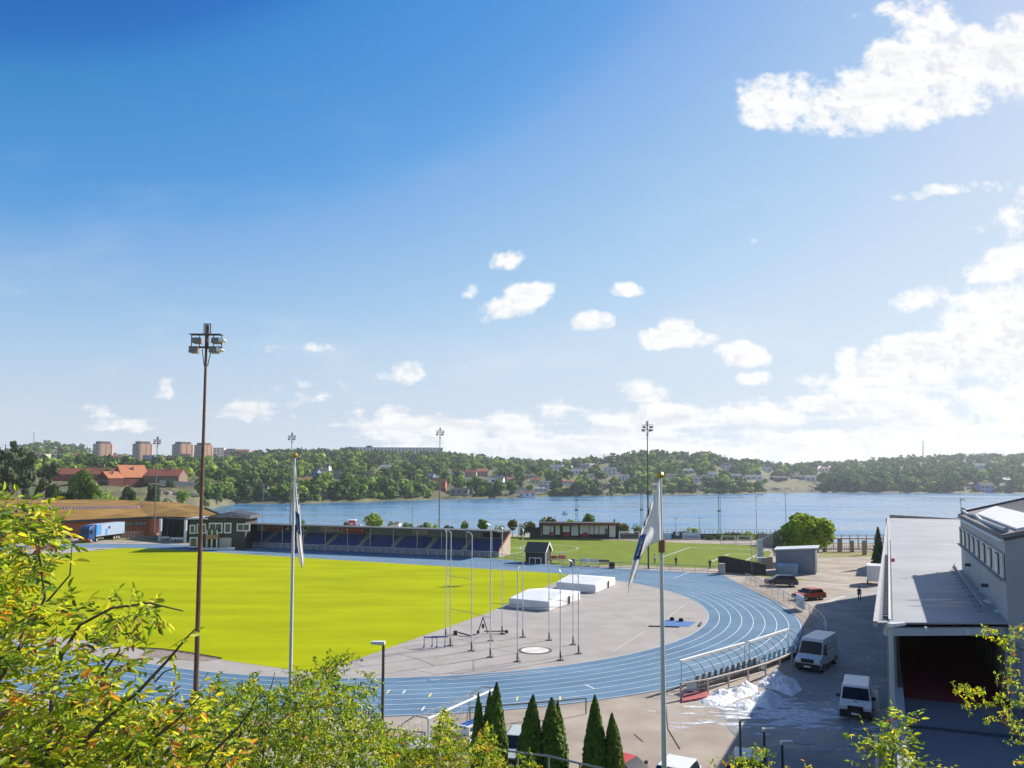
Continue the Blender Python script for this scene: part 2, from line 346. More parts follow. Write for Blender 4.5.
# ------------------------------------------------------------------ lake
def lake_mat():
    m, t, N, L = nt('lake_water'); out = N.new('ShaderNodeOutputMaterial'); p = N.new('ShaderNodeBsdfPrincipled')
    p.inputs['Base Color'].default_value = (.065, .185, .34, 1); p.inputs['Roughness'].default_value = .22; p.inputs['IOR'].default_value = 1.33; p.inputs['Specular IOR Level'].default_value = .5
    g = N.new('ShaderNodeNewGeometry'); mp = N.new('ShaderNodeMapping'); mp.inputs['Scale'].default_value = (.35, .9, 1); mp.inputs['Rotation'].default_value = (0, 0, .25); L.new(g.outputs['Position'], mp.inputs['Vector'])
    a = N.new('ShaderNodeTexNoise'); a.inputs['Scale'].default_value = .55; a.inputs['Detail'].default_value = 5; L.new(mp.outputs[0], a.inputs['Vector'])
    b = N.new('ShaderNodeTexNoise'); b.inputs['Scale'].default_value = .03; b.inputs['Detail'].default_value = 4; L.new(mp.outputs[0], b.inputs['Vector'])
    bp = N.new('ShaderNodeBump'); bp.inputs['Strength'].default_value = .26; bp.inputs['Distance'].default_value = .5; L.new(a.outputs['Fac'], bp.inputs['Height']); L.new(bp.outputs[0], p.inputs['Normal'])
    mr = N.new('ShaderNodeMapRange'); mr.inputs['From Min'].default_value = .35; mr.inputs['From Max'].default_value = .7; mr.inputs['To Min'].default_value = .12; mr.inputs['To Max'].default_value = .34; L.new(b.outputs['Fac'], mr.inputs['Value']); L.new(mr.outputs[0], p.inputs['Roughness'])
    L.new(p.outputs[0], out.inputs['Surface']); return m
LZ = -2.5
kind(MB().poly([(-2600, 150, LZ), (2600, 150, LZ), (2600, 2600, LZ), (-2600, 2600, LZ)]).build('lake', lake_mat()))
# ------------------------------------------------------------------ far land: columns of (distance, height seen)
def shD(px, y): return (CH - LZ) * F / (y - yh(px))
COLS = {  # px: [(D, y or None), ...]  first D at the shore
 -250: [255, (258, 0), (330, 499), (480, 484), (900, 470), (1800, 456)],
 0: [255, (258, 0), (330, 499), (480, 484), (900, 470), (1800, 454)],
 45: [256, (262, 0), (335, 499), (480, 484), (900, 469), (2000, 446)],
 75: [258, (265, 0), (335, 499), (480, 484), (900, 468), (2000, 449)],
 105: [262, (275, 0), (340, 499), (470, 484), (900, 468), (1800, 460)],
 150: [300, (320, 0), (350, 500), (480, 485), (900, 469), (1800, 461)],
 190: [370, (385, 0), (410, 498), (500, 486), (900, 470), (1800, 461)],
 240: [504, (515, 502), (530, 500), (610, 489), (900, 471), (1400, 458)],
 300: [503.5, (525, 502), (545, 500), (630, 489), (850, 471), (1300, 457)],
 350: [502, (545, 501), (565, 499), (650, 489), (850, 472), (1300, 457)],
 400: [500.5, (600, 499.5), (620, 497), (690, 490), (900, 475), (1400, 458)],
 450: [499.5, (630, 498.5), (650, 496), (720, 490), (920, 475), (1450, 459)],
 512: [498, (680, 497), (700, 495), (760, 490), (980, 476), (1500, 465)],
 560: [496.5, (730, 495.5), (750, 494), (810, 489), (1000, 477), (1500, 467)],
 600: [496, (760, 495), (780, 493.5), (840, 489), (1020, 476), (1400, 463)],
 645: [495, (810, 494), (830, 492.5), (890, 488), (1060, 473), (1350, 458)],
 700: [494.7, (840, 493.7), (860, 492.3), (920, 488), (1080, 473), (1350, 459)],
 740: [494.2, (880, 493.2), (900, 492), (960, 488), (1120, 477), (1450, 465)],
 780: [493.5, (950, 492.5), (970, 491.7), (1030, 488), (1200, 480), (1600, 469)],
 840: [493, (980, 492.2), (1000, 491.3), (1060, 488), (1250, 478), (1700, 467)],
 900: [493.2, (970, 492.3), (990, 491.3), (1040, 487), (1250, 474), (1700, 462)],
 960: [493.5, (970, 492.6), (990, 491.5), (1040, 487), (1250, 473), (1700, 460)],
 1024: [494, (970, 493), (990, 491.7), (1040, 487), (1250, 473), (1700, 459)],
 1300: [494, (960, 493), (990, 491.5), (1040, 487), (1250, 473), (1700, 459)]}
def colpts(px):
    c = COLS[px]; out = []
    d0 = c[0] if c[0] > 520 or px < 200 else shD(px, c[0])
    out.append((d0, LZ - 1.5 if px >= 130 else -.6))
    for (D, y) in c[1:]:
        out.append((max(D, d0 + 4 * (len(out))), at(px, y, D).z if y else (.2 if px < 130 else LZ + .6)))
    return out
_ks = sorted(COLS); _cp = {k: colpts(k) for k in _ks}
def column(px):
    px = min(max(px, _ks[0]), _ks[-1] - .001)
    i = max(j for j in range(len(_ks)) if _ks[j] <= px); i = min(i, len(_ks) - 2)
    k0, k1 = _ks[i], _ks[i + 1]; t = (px - k0) / (k1 - k0); t = t * t * (3 - 2 * t)
    return [(a[0] * (1 - t) + b[0] * t, a[1] * (1 - t) + b[1] * t) for a, b in zip(_cp[k0], _cp[k1])]
def hz(px, D):
    c = column(px)
    for (a, b) in zip(c[:-1], c[1:]):
        if D <= b[0]: t = max(0, (D - a[0]) / (b[0] - a[0])); return a[1] + (b[1] - a[1]) * t
    return c[-1][1]
def gxy(px, D): p = at(px, 480, D); return p.x, p.y
hm = []; HP = list(range(-250, 1301, 6)); SUB = 5
for px in HP:
    c = column(px); row = []
    for i in range(5):
        for s in range(SUB):
            t = s / SUB; row.append((c[i][0] * (1 - t) + c[i + 1][0] * t, c[i][1] * (1 - t) + c[i + 1][1] * t))
    row.append(c[5]); row.append((c[5][0] + 400, c[5][1] - 5)); hm.append(row)
rh = random.Random(3); V = []; K = len(hm[0])
for px, row in zip(HP, hm):
    for i, (D, z) in enumerate(row):
        x, y = gxy(px, D); amp = .35 if i < 3 else min(3, .0022 * D)
        V.append((x, y, z + rh.uniform(-amp, amp) * (1 if 1 < i < K - 1 else 0)))
Fc = []; Mi = []
for i in range(len(HP) - 1):
    for j in range(K - 1):
        Fc.append((i * K + j, (i + 1) * K + j, (i + 1) * K + j + 1, i * K + j + 1)); px = HP[i]
        rock = 150 < px < 262 and j < 13
        Mi.append(1 if (j < 3 and not rock and (440 < px < 600 or 620 < px < 740 or 790 < px < 840)) else (2 if rock else 0))
hills = link('hills', np_mesh('hills', np.array(V), np.array(Fc), np.array(Mi), [mat('hill_ground', (.07, .075, .025), .95, .4, .02, c2=(.12, .11, .05)), mat('shore_reeds', (.12, .115, .045), .95, .35, .05, c2=(.07, .08, .03)), mat('shore_rock', (.2, .17, .14), .9, .5, .05, c2=(.09, .095, .04))], True))
kind(hills)
# ------------------------------------------------------------------ trees: unit-height crowns of many leaf clumps
def leafm(name, c, tr=.35): return M_(name, c, .75, .25, .8, trans=tr, spec=.25)
PAL = {
 'mid': [leafm('leaf_mid_a', (0.124, 0.215, 0.043)), leafm('leaf_mid_b', (0.190, 0.289, 0.055)), leafm('leaf_mid_c', (0.089, 0.152, 0.038))],
 'light': [leafm('leaf_light_a', (0.294, 0.424, 0.065)), leafm('leaf_light_b', (0.376, 0.486, 0.079)), leafm('leaf_light_c', (0.196, 0.294, 0.059))],
 'dark': [leafm('leaf_dark_a', (0.066, 0.116, 0.043), .3), leafm('leaf_dark_b', (0.090, 0.145, 0.049), .3), leafm('leaf_dark_c', (0.046, 0.079, 0.035), .3)],
 'pine': [leafm('leaf_pine_a', (0.098, 0.139, 0.070), .25), leafm('leaf_pine_b', (0.143, 0.179, 0.077), .25), leafm('leaf_pine_c', (0.064, 0.096, 0.056), .25)],
 'gold': [leafm('leaf_gold_a', (.15, .15, .022)), leafm('leaf_gold_b', (.2, .13, .02)), leafm('leaf_gold_c', (.08, .10, .018))],
 'bright': [leafm('leaf_bright_a', (0.318, 0.444, 0.030), .55), leafm('leaf_bright_b', (0.401, 0.529, 0.037), .55), leafm('leaf_bright_c', (0.149, 0.242, 0.025), .55)],
 'thuja': [leafm('leaf_thuja_a', (0.104, 0.179, 0.022), .2), leafm('leaf_thuja_b', (0.160, 0.244, 0.026), .2), leafm('leaf_thuja_c', (0.056, 0.104, 0.019), .2)]}
def quads(C_, S_, Nrm, rs):                 # random quads: centres, sizes, normals
    n = len(C_); a = np.cross(Nrm, rs.normal(size=(n, 3))); a /= np.linalg.norm(a, axis=1, keepdims=True) + 1e-9; b = np.cross(Nrm, a)
    s = S_[:, None]; asp = rs.uniform(.6, 1.0, (n, 1))
    V = np.stack([C_ - a * s - b * s * asp * .6, C_ + a * s * .7 - b * s * asp, C_ + a * s + b * s * asp * .6, C_ - a * s * .7 + b * s * asp], 1).reshape(-1, 3)
    return V, np.arange(4 * n).reshape(n, 4)
def crown_np(shape, seed, n, size, blobs=9):
    rs = np.random.RandomState(seed); d = rs.normal(size=(n, 3)); d /= np.linalg.norm(d, axis=1, keepdims=True)
    if shape == 'cone':
        t = rs.uniform(0, 1, n) ** .75; ang = rs.uniform(0, 2 * np.pi, n); lay = 1 - .35 * ((t * 9) % 1)
        r = .20 * (1 - t) ** .85 * lay * rs.uniform(.55, 1.08, n) + .012
        C_ = np.stack([r * np.cos(ang), r * np.sin(ang), .10 + .9 * t], 1); Nn = np.stack([np.cos(ang), np.sin(ang), np.full(n, .9)], 1) + d * .6
        S_ = size * (1.15 - .75 * t)
    elif shape == 'column':
        t = rs.uniform(0, 1, n); ang = rs.uniform(0, 2 * np.pi, n); pr = np.minimum(1, (1 - t) * 1.75) ** .7 * np.minimum(1, .55 + t * 2.2)
        r = .165 * pr * rs.uniform(.6, 1.14, n); C_ = np.stack([r * np.cos(ang), r * np.sin(ang), .02 + .98 * t], 1); Nn = np.stack([np.cos(ang), np.sin(ang), np.full(n, .35)], 1) + d * .5
        S_ = np.full(n, size) * (1.1 - .5 * t)
    else:
        if shape == 'pine':
            blobs = 17
            bc = np.stack([rs.uniform(-.2, .2, blobs), rs.uniform(-.2, .2, blobs), np.sort(rs.uniform(.30, .95, blobs))], 1); br = rs.uniform(.06, .13, blobs) * (1.25 - .5 * bc[:, 2]); flat = .62
        elif shape == 'bush':
            bc = np.stack([rs.uniform(-.42, .42, blobs), rs.uniform(-.42, .42, blobs), rs.uniform(.2, .7, blobs)], 1); br = rs.uniform(.18, .32, blobs); flat = .95
        else:
            q = rs.normal(size=(blobs, 3)); q /= np.linalg.norm(q, axis=1, keepdims=True); bc = q * np.array([.25, .25, .28]) * rs.uniform(.5, 1, (blobs, 1)) + np.array([0, 0, .60]); br = rs.uniform(.13, .21, blobs); flat = .95
        k = rs.randint(0, blobs, n); rad = br[k] * rs.uniform(.55, 1.08, n) ** .6
        C_ = bc[k] + d * rad[:, None] * np.array([1, 1, flat]); C_[:, 2] = np.clip(C_[:, 2], .03, 1.0); Nn = d + rs.normal(size=(n, 3)) * .45; S_ = size * rs.uniform(.6, 1.25, n)
    Nn /= np.linalg.norm(Nn, axis=1, keepdims=True)
    V, Fq = quads(C_, S_, Nn, rs); mi = rs.choice(3, n, p=[.45, .3, .25]); return V, Fq, mi
def trunk_mb(shape, h, lim=6, seed=0):
    r = random.Random(seed); b = MB(); top = .92 if shape in ('cone', 'column', 'pine') else .55
    b.path([(0, 0, -.03), (r.uniform(-.01, .01), r.uniform(-.01, .01), top * .45), (r.uniform(-.02, .02), 0, top)], .022, .006, 6)
    if shape not in ('cone', 'column'):
        for i in range(lim):
            a = i * 2.4 + r.uniform(-.4, .4); z = r.uniform(.25, top * .85); l = r.uniform(.14, .26)
            b.path([(0, 0, z), (l * .5 * math.cos(a), l * .5 * math.sin(a), z + .08), (l * math.cos(a), l * math.sin(a), z + .2)], .009, .003, 5)
    return b
_cache = {}
def tree_meshes(shape, pal, seed, n, size):
    key = (shape, pal, seed, n)
    if key not in _cache:
        V, Fq, mi = crown_np(shape, seed, n, size); _cache[key] = (np_mesh('crown', V, Fq, mi, PAL[pal]), trunk_mb(shape, 1, seed=seed).mesh('trunk', bark))
    return _cache[key]
def tree(name, label, cat, loc, h, shape, pal, seed=0, n=500, size=.05, wide=1.0, group=None, rz=0.0):
    t = thing(name, label, cat, loc, rz, group); t.scale = (h * wide, h * wide, h); c, k = tree_meshes(shape, pal, seed, n, size)
    link('crown', c, t); link('trunk', k, t); return t
# ------------------------------------------------------------------ far buildings
def pix(p):
    d = Vector(p) - Vector((0, 0, CH)); z = d.dot(F0); return 512 + F * d.dot(XR) / z, Y0 - F * d.dot(UR) / z
_dc = {}
def Dof(px, y):
    c = column(px); best = None; n = 60
    D0, D1 = c[1][0], c[5][0]
    for i in range(n + 1):
        D = D0 + (D1 - D0) * i / n; x, yy = gxy(px, D); e = abs(pix((x, yy, hz(px, D)))[1] - y)
        if best is None or e < best[0]: best = (e, D)
    return best[1]
WALL = {'white': (.78, .77, .75), 'cream': (.52, .46, .36), 'grey': (.33, .34, .36), 'dark': (.075, .075, .08), 'red': (.26, .055, .04), 'darkred': (.10, .025, .022), 'pink': (.45, .27, .21), 'blue': (.17, .27, .45), 'brown': (.2, .13, .09), 'orange': (.5, .16, .06)}
ROOF = {'red': (.27, .08, .05), 'orange': (.38, .135, .06), 'dark': (.06, .06, .065), 'grey': (.25, .26, .28), 'brown': (.15, .09, .07), 'white': (.6, .6, .6)}
def wm(c): return M_('wall_' + c, WALL[c], .8, .12, .5)
def rm(c): return M_('roof_' + c, ROOF[c], .75, .2, .8)
pane_m = M_('window_pane', (.04, .055, .075), .12, .2, spec=.7)
def house(name, label, cat, x, y, z, w, d, h, rz, wall, roof, flat=False, nwin=3, floors=1, group=None, rh_=None, gable_front=False):
    t = thing(name, label, cat, (x, y, z), rz, group)
    b = MB(); b.box((0, 0, h / 2 - .8), (w, d, h + 1.6)); o_ = .35
    r = MB()
    if flat:
        r.box((0, 0, h + .16), (w + .6, d + .6, .32))
    else:
        k = rh_ or .38 * (w if gable_front else d)
        if gable_front:
            for s in (-1, 1): b.poly([(-w / 2, s * d / 2, h), (w / 2, s * d / 2, h), (0, s * d / 2, h + k)] if s < 0 else [(w / 2, d / 2, h), (-w / 2, d / 2, h), (0, d / 2, h + k)])
            for s in (-1, 1):
                e = w / 2 + o_; ze = h - k * o_ / (w / 2)
                r.hexa([(0, -d / 2 - o_, h + k), (s * e, -d / 2 - o_, ze), (s * e, d / 2 + o_, ze), (0, d / 2 + o_, h + k), (0, -d / 2 - o_, h + k + .25), (s * e, -d / 2 - o_, ze + .25), (s * e, d / 2 + o_, ze + .25), (0, d / 2 + o_, h + k + .25)])
        else:
            for s in (-1, 1): b.poly([(s * w / 2, -d / 2, h), (s * w / 2, d / 2, h), (s * w / 2, 0, h + k)])
            for s in (-1, 1):
                e = d / 2 + o_; ze = h - k * o_ / (d / 2)
                r.hexa([(-w / 2 - o_, 0, h + k), (w / 2 + o_, 0, h + k), (w / 2 + o_, s * e, ze), (-w / 2 - o_, s * e, ze), (-w / 2 - o_, 0, h + k + .25), (w / 2 + o_, 0, h + k + .25), (w / 2 + o_, s * e, ze + .25), (-w / 2 - o_, s * e, ze + .25)])
    wo = b.build('wall', wm(wall), t); ro = r.build('roof', rm(roof), t)
    if not flat:
        c = MB(); c.box((w * .2, 0, h + .38 * d * .8 + .5), (.8, .8, 1.8)); c.build('chimney', wm('brown'), ro)
    fh = h / floors
    for f in range(floors):
        for i in range(nwin):
            q = MB(); q.box((-w / 2 + (i + .5) * w / nwin, -d / 2 - .02, fh * (f + .55)), (w / nwin * .5, .08, fh * .45)); q.build('window', pane_m, t)
    return t
HOUSES = [  # px, base y, width px, height px, wall, roof, flat, floors, label
 (304.5, 484, 15, 5, 'white', 'orange', 0, 1, 'white house with an orange tiled roof behind the pale flag of the left flagpole'),
 (314.5, 475.5, 9, 5, 'blue', 'dark', 0, 2, 'blue grey gabled house up the slope from the white orange-roofed house'),
 (329, 477, 18, 3, 'grey', 'grey', 1, 1, 'long low grey flat-roofed house among the trees left of the white slab block'),
 (327, 469.5, 6, 4, 'white', 'dark', 0, 1, 'small pale house highest on the slope right of the left flagpole'),
 (266, 490.5, 4.5, 4, 'white', 'dark', 0, 1, 'tiny pale cabin above the dry meadow on the far shore'),
 (324, 499, 8, 3, 'brown', 'brown', 0, 1, 'low brown boathouse at the waterline right of the left flagpole'),
 (336, 486, 7, 2.5, 'white', 'white', 1, 1, 'tiny white cottage half hidden between two round trees'),
 (410.5, 478, 6, 6, 'grey', 'dark', 0, 2, 'narrow grey house left of the floodlight mast behind the stand'),
 (430, 481, 9, 6, 'blue', 'grey', 0, 2, 'pale blue house beside the orange-red house on the far slope'),
 (440, 491, 11, 10, 'orange', 'orange', 0, 2, 'tall orange-red house behind the floodlight mast of the stand'),
 (461.5, 494, 17, 5, 'grey', 'dark', 0, 1, 'dark roofed grey house just left of the white modern villa'),
 (488.5, 484, 18, 4.5, 'white', 'white', 1, 1, 'long white modern villa with a dark glazed front across the lake'),
 (471, 477, 10, 6, 'pink', 'red', 0, 2, 'salmon pink house high on the slope above the modern villa'),
 (482, 476, 9, 6, 'pink', 'orange', 0, 2, 'pale pink house with an orange roof beside a tall dark conifer'),
 (451.5, 476, 9, 3, 'white', 'grey', 0, 1, 'white grey-roofed bungalow above the dark roofed grey house'),
 (499, 484.5, 9, 7, 'white', 'grey', 0, 2, 'two storey white house stepped on the slope right of the modern villa'),
 (505, 489, 8, 5, 'white', 'dark', 0, 1, 'white house with a dark roof just below the stepped white house'),
 (511, 482, 9, 4, 'white', 'red', 0, 1, 'white house with a dull red roof between tall conifers'),
 (527, 500, 15, 5, 'white', 'brown', 0, 1, 'light house with a broad brown roof close to the far shoreline'),
 (541, 491, 12, 3, 'white', 'grey', 0, 1, 'long white house with a grey roof beside the lakeside reeds'),
 (528, 479, 8, 4, 'grey', 'dark', 0, 1, 'grey house in dark trees above the brown-roofed shore house'),
 (547, 487, 12, 5, 'white', 'white', 1, 2, 'white two storey flat-roofed house left of the red-roofed bungalow'),
 (569, 484, 13, 3, 'white', 'red', 0, 1, 'white bungalow with a long red roof above the lake'),
 (556, 470, 11, 4, 'white', 'grey', 0, 1, 'pale house high on the middle slope under the pines'),
 (585, 468, 9, 3, 'grey', 'dark', 0, 1, 'grey low house near the crest left of the long blue house'),
 (606, 464, 12, 3.5, 'blue', 'blue' if 0 else 'grey', 1, 1, 'long blue flat-roofed house near the crest'),
 (610, 474.5, 11, 6, 'white', 'grey', 0, 2, 'large white house with a steep grey roof on the middle slope'),
 (605, 487, 8, 3, 'cream', 'brown', 0, 1, 'cream cottage low on the slope above the reed bank'),
 (682.5, 458.5, 12, 6, 'white', 'white', 1, 2, 'white cube-like house on top of the wooded hill'),
 (688, 474, 8, 4, 'grey', 'grey', 0, 1, 'grey gabled house below the white hilltop house'),
 (671, 479, 9, 4, 'white', 'dark', 0, 1, 'white house with a dark roof just right of the right flagpole top'),
 (711, 478, 9, 5, 'white', 'grey', 0, 1, 'pale house at mid slope right of the hilltop'),
 (727, 470, 10, 6, 'white', 'dark', 0, 2, 'white two storey house high on the right end of the wooded hill'),
 (735, 479, 10, 4, 'grey', 'grey', 0, 1, 'grey house below the two storey house at the hill end'),
 (754, 480, 15, 4, 'white', 'grey', 0, 1, 'wide pale house with a light grey roof above the rocky beach'),
 (700, 489, 7, 3, 'white', 'dark', 0, 1, 'tiny white cabin near the far shore right of the right flagpole'),
 (779, 481, 13, 4, 'dark', 'dark', 0, 1, 'dark timber house above the bare rocky beach'),
 (797, 479.5, 10, 3.5, 'brown', 'dark', 0, 1, 'brown house with a dark roof right of the dark timber house'),
 (812, 481, 12, 4.5, 'white', 'grey', 0, 1, 'white house in the wooded gap behind the rocky point'),
 (984.5, 492, 13, 8, 'blue', 'dark', 0, 2, 'large blue house on the far shore right of the roof aerial'),
 (968, 487, 8, 3.5, 'cream', 'red', 0, 1, 'cream cottage with a red roof left of the large blue house'),
 (980, 469, 9, 4.5, 'white', 'grey', 0, 1, 'pale house high on the dark right-hand hill'),
 (1006, 483, 9, 4, 'grey', 'grey', 0, 1, 'grey house among trees at the right end of the far shore'),
 (386, 470, 8, 4, 'white', 'grey', 0, 1, 'pale house just under the middle of the long white slab block'),
 (371, 477, 8, 4, 'cream', 'brown', 0, 1, 'cream house among trees below the left half of the long white slab block'),
 (399, 488, 8, 3.5, 'white', 'dark', 0, 1, 'small white house low on the slope left of the tall orange-red house'),
 (469, 484, 8, 5, 'white', 'grey', 0, 2, 'white gabled house touching the left end of the white modern villa'),
 (520, 492, 8, 4, 'white', 'dark', 0, 1, 'white cottage with a dark roof just above the brown-roofed shore house'),
 (535, 483, 8, 4, 'cream', 'red', 0, 1, 'cream house with a red roof up the slope from the long white lakeside house'),
 (577, 474, 9, 4, 'white', 'grey', 0, 1, 'white house on the slope above the red-roofed bungalow'),
 (592, 479, 8, 4, 'white', 'dark', 0, 1, 'white house with a dark roof left of the steep grey-roofed house'),
 (624, 480, 9, 4.5, 'white', 'grey', 0, 2, 'white house right of the steep grey-roofed house, behind the floodlight mast'),
 (657, 488, 8, 3.5, 'white', 'grey', 0, 1, 'pale cottage near the reeds behind the top of the right flag'),
 (697, 481, 8, 4, 'white', 'dark', 0, 1, 'white house with a dark roof midway down the hill below the hilltop cube'),
 (767, 472, 8, 4, 'white', 'grey', 0, 1, 'pale house high behind the bare rocky beach'),
 (824, 472, 7, 3.5, 'white', 'red', 0, 1, 'small white house with a red roof high above the wooded gap'),
]
LBH = [ # left town: px, base y, w, h, wall, roof, flat, floors, D, label
 (36, 461, 24, 7, 'cream', 'grey', 1, 3, 1000, 'long beige block behind the tall pines at the left edge'),
 (63, 467, 16, 8, 'white', 'grey', 1, 3, 900, 'white three storey block in front of the distant wooded ridge'),
 (75, 468, 14, 6, 'white', 'red', 0, 2, 880, 'white house with a red roof left of the first tower block'),
 (76, 458, 11, 4, 'pink', 'orange', 0, 2, 1150, 'pink house with an orange roof under the distant wooded ridge'),
 (60, 458, 11, 4, 'cream', 'grey', 0, 2, 1150, 'cream house under the distant wooded ridge'),
 (119, 461.5, 14, 6, 'pink', 'red', 0, 2, 1200, 'pink low house between the first and the second tower block'),
 (121, 468, 19, 4, 'white', 'white', 1, 1, 800, 'low white flat-roofed hall in front of the first two tower blocks'),
 (149.5, 463.5, 12, 8, 'blue', 'grey', 1, 3, 1150, 'blue grey office block right of the second tower block'),
 (161.5, 465, 13, 8, 'pink', 'red', 0, 3, 1100, 'pink three storey building left of the third tower block'),
 (219, 458, 11, 10, 'white', 'grey', 1, 4, 1350, 'white four storey block right of the last tower block'),
 (230.5, 458, 9, 9, 'grey', 'grey', 1, 4, 1350, 'grey block between the white block and the red-topped block on the ridge'),
 (241.5, 458, 13, 8, 'pink', 'red', 0, 3, 1350, 'red-topped pale block on the ridge left of the flagpole'),
 (257.5, 456, 11, 5, 'white', 'red', 0, 2, 1370, 'small red-roofed building on the ridge just left of the left flagpole'),
]
for (px, y, w, h, wl, rf, fl, fs, lab) in HOUSES:
    D = Dof(px, y); x, yy = gxy(px, D); s = 1.12 * D / F; z = hz(px, D); hh = h * s * (1.0 if fl else .68)
    house('house', lab, 'house', x, yy, z, w * s, min(11, w * s * .8), max(2.6, hh), rnd.uniform(-.35, .3), wl, rf, bool(fl), 3 if w > 8 else 2, fs, 'houses on the hillside across the lake', rh_=max(1.6, h * s * .42))
for (px, y, w, h, wl, rf, fl, fs, D, lab) in LBH:
    x, yy = gxy(px, D); s = D / F; z = at(px, y, D).z
    house('town_block', lab, 'building', x, yy, z, w * s, 12, h * s * (1 if fl else .75), rnd.uniform(-.2, .2), wl, rf, bool(fl), 5 if w > 12 else 3, fs, 'town buildings left of the lake', rh_=h * s * .3)
# tower blocks
tb_a = M_('tower_brick_shaded', (.30, .28, .29), .85, .1, .2); tb_b = M_('tower_brick_sunlit', (.50, .30, .215), .85, .1, .2)  # one brick wall: shaded left side painted grey, sunlit faces painted brighter
for (px0, px1, yt, yb, lab, rz) in ((93, 112, 441.5, 466, 'tall brick tower block, leftmost of the four, shaded grey on its left side', .92), (132.5, 152, 441.5, 466, 'brick tower block second from the left behind the red-roofed buildings', .95),
                                (172, 193, 442, 466, 'brick tower block left of and touching the last tower block', .98), (194, 212.5, 443, 465, 'brick tower block rightmost of the four, behind the floodlight pole', 1.0)):
    D = 1300; c = at((px0 + px1) / 2, yb, D); wid = (px1 - px0) * D / F; H_ = at(px0, yt, D).z - c.z
    t = thing('tower_block', lab, 'tower block', c, rz, 'brick tower blocks on the left skyline')
    b = MB(); n_ = wid * .42; m_ = wid * .30; ch = wid * .09
    oc = lambda x, y, c: [(-x, -y + c), (-x + c, -y), (x - c, -y), (x, -y + c), (x, y - c), (x - c, y), (-x + c, y), (-x, y - c)]
    b.prism(oc(n_, m_, ch), -4, H_ * .9)
    for k, f in enumerate(b.f):
        vs_ = [b.v[i] for i in f]; cx_ = sum(v[0] for v in vs_) / len(vs_); cy_ = sum(v[1] for v in vs_) / len(vs_)
        b.m[k] = 0 if cx_ < -n_ * .85 else 1
    b.build('wall', [tb_a, tb_b], t)
    r = MB(); r.prism(oc(n_ * .78, m_ * .78, ch), H_ * .9, H_); r.build('roof', M_('tower_roof', (.12, .10, .10), .8), t)
    fl_ = 11
    for f in range(fl_):
        for s, off in ((0, -.5), (0, 0), (0, .5), (1, -.5), (1, .0), (1, .5)):
            zz = (f + .55) * H_ * .9 / fl_
            w_ = MB()
            if s == 0: w_.box((-n_ - .05, off * m_ * 1.3, zz), (.2, m_ * .34, H_ / fl_ * .45))
            else: w_.box((off * n_ * 1.3, -m_ - .05, zz), (n_ * .14, .2, H_ / fl_ * .45))
            if f % 1 == 0: w_.build('window', pane_m, t)
# long white slab block on the ridge
D = 1430; p0, p1 = at(353, 459, D), at(443, 459, D); s = D / F
t = thing('slab_block', 'very long white apartment slab on the wooded ridge above the lake', 'apartment block', (p0 + p1) / 2, .04)
Lx = (p1 - p0).x; Hh = 11 * s; b = MB(); b.box((0, 0, Hh / 2 - 3), (Lx, 14, Hh + 6)); b.build('wall', wm('white'), t); r = MB(); r.box((0, 0, Hh + .4), (Lx + 1, 15, .8)); r.box((-Lx * .32, 0, Hh + 2.4), (10, 6, 3.2)); r.build('roof', M_('slab_roof', (.10, .11, .14), .8), t)
for i in range(26):
    w_ = MB(); w_.box((-Lx / 2 + (i + .5) * Lx / 26, -7.1, Hh * .5), (Lx / 26 * .42, .3, Hh * .9)); w_.build('window_column', M_('slab_glass', (.16, .18, .22), .3), t)
# red-roofed buildings on the left bank
def barn(label, px0, px1, yb, yw, yr, D, d, rz, wall, roof, gf=False, nw=4):
    c = at((px0 + px1) / 2, yb, D); s = D / F
    return house('red_roofed_building', label, 'building', c.x, c.y, c.z, (px1 - px0) * s, d, (yb - yw) * s, rz, wall, roof, False, nw, 1, 'red tiled buildings on the left bank', rh_=(yw - yr) * s, gable_front=gf)
barn('long low building with a faded red tiled roof behind the round oak', 60, 122, 478.5, 474.5, 468.5, 470, 16, .0, 'red', 'red', nw=8)
barn('dark red gabled house with a bright orange roof side, tallest of the red-roofed group', 121, 140, 483.5, 477, 465.5, 462, 16, -.62, 'darkred', 'orange', True, 3)
barn('small dark red gabled annex with a row of white windows', 101, 119, 484, 478, 471.8, 447, 9, -.5, 'darkred', 'orange', True, 5)
barn('long red tiled wing right of the tallest gabled house', 144, 183, 480.5, 476, 469.3, 470, 14, .03, 'brown', 'red', nw=7)
# jetty-like stone wall left of the water
b = MB(); b.beam(at(160, 482.5, 440), at(205, 485, 455), 2, 2.6); tag(b.build('stone_wall', concrete, origin=at(180, 484, 447)), 'pale grey stone retaining wall on the rocky slope below the red tiled wing', 'wall')
# masts on the ridges
for (px, y0, y1, D, lab) in ((923, 440, 453, 1650, 'thin grey radio mast on the right-hand wooded ridge'), (34, 432, 446, 1950, 'thin radio mast on the distant ridge above the pines at the left edge')):
    b = MB(); b.tube(at(px, y1 + 4, D), at(px, y0, D), 1.1, .7, 6); b.box(tuple(at(px, y0 + 3, D)), (2.6, 2.6, 1.2)); tag(b.build('radio_mast', M_('mast_grey', (.2, .2, .22), .7), origin=at(px, y1, D)), lab, 'mast')
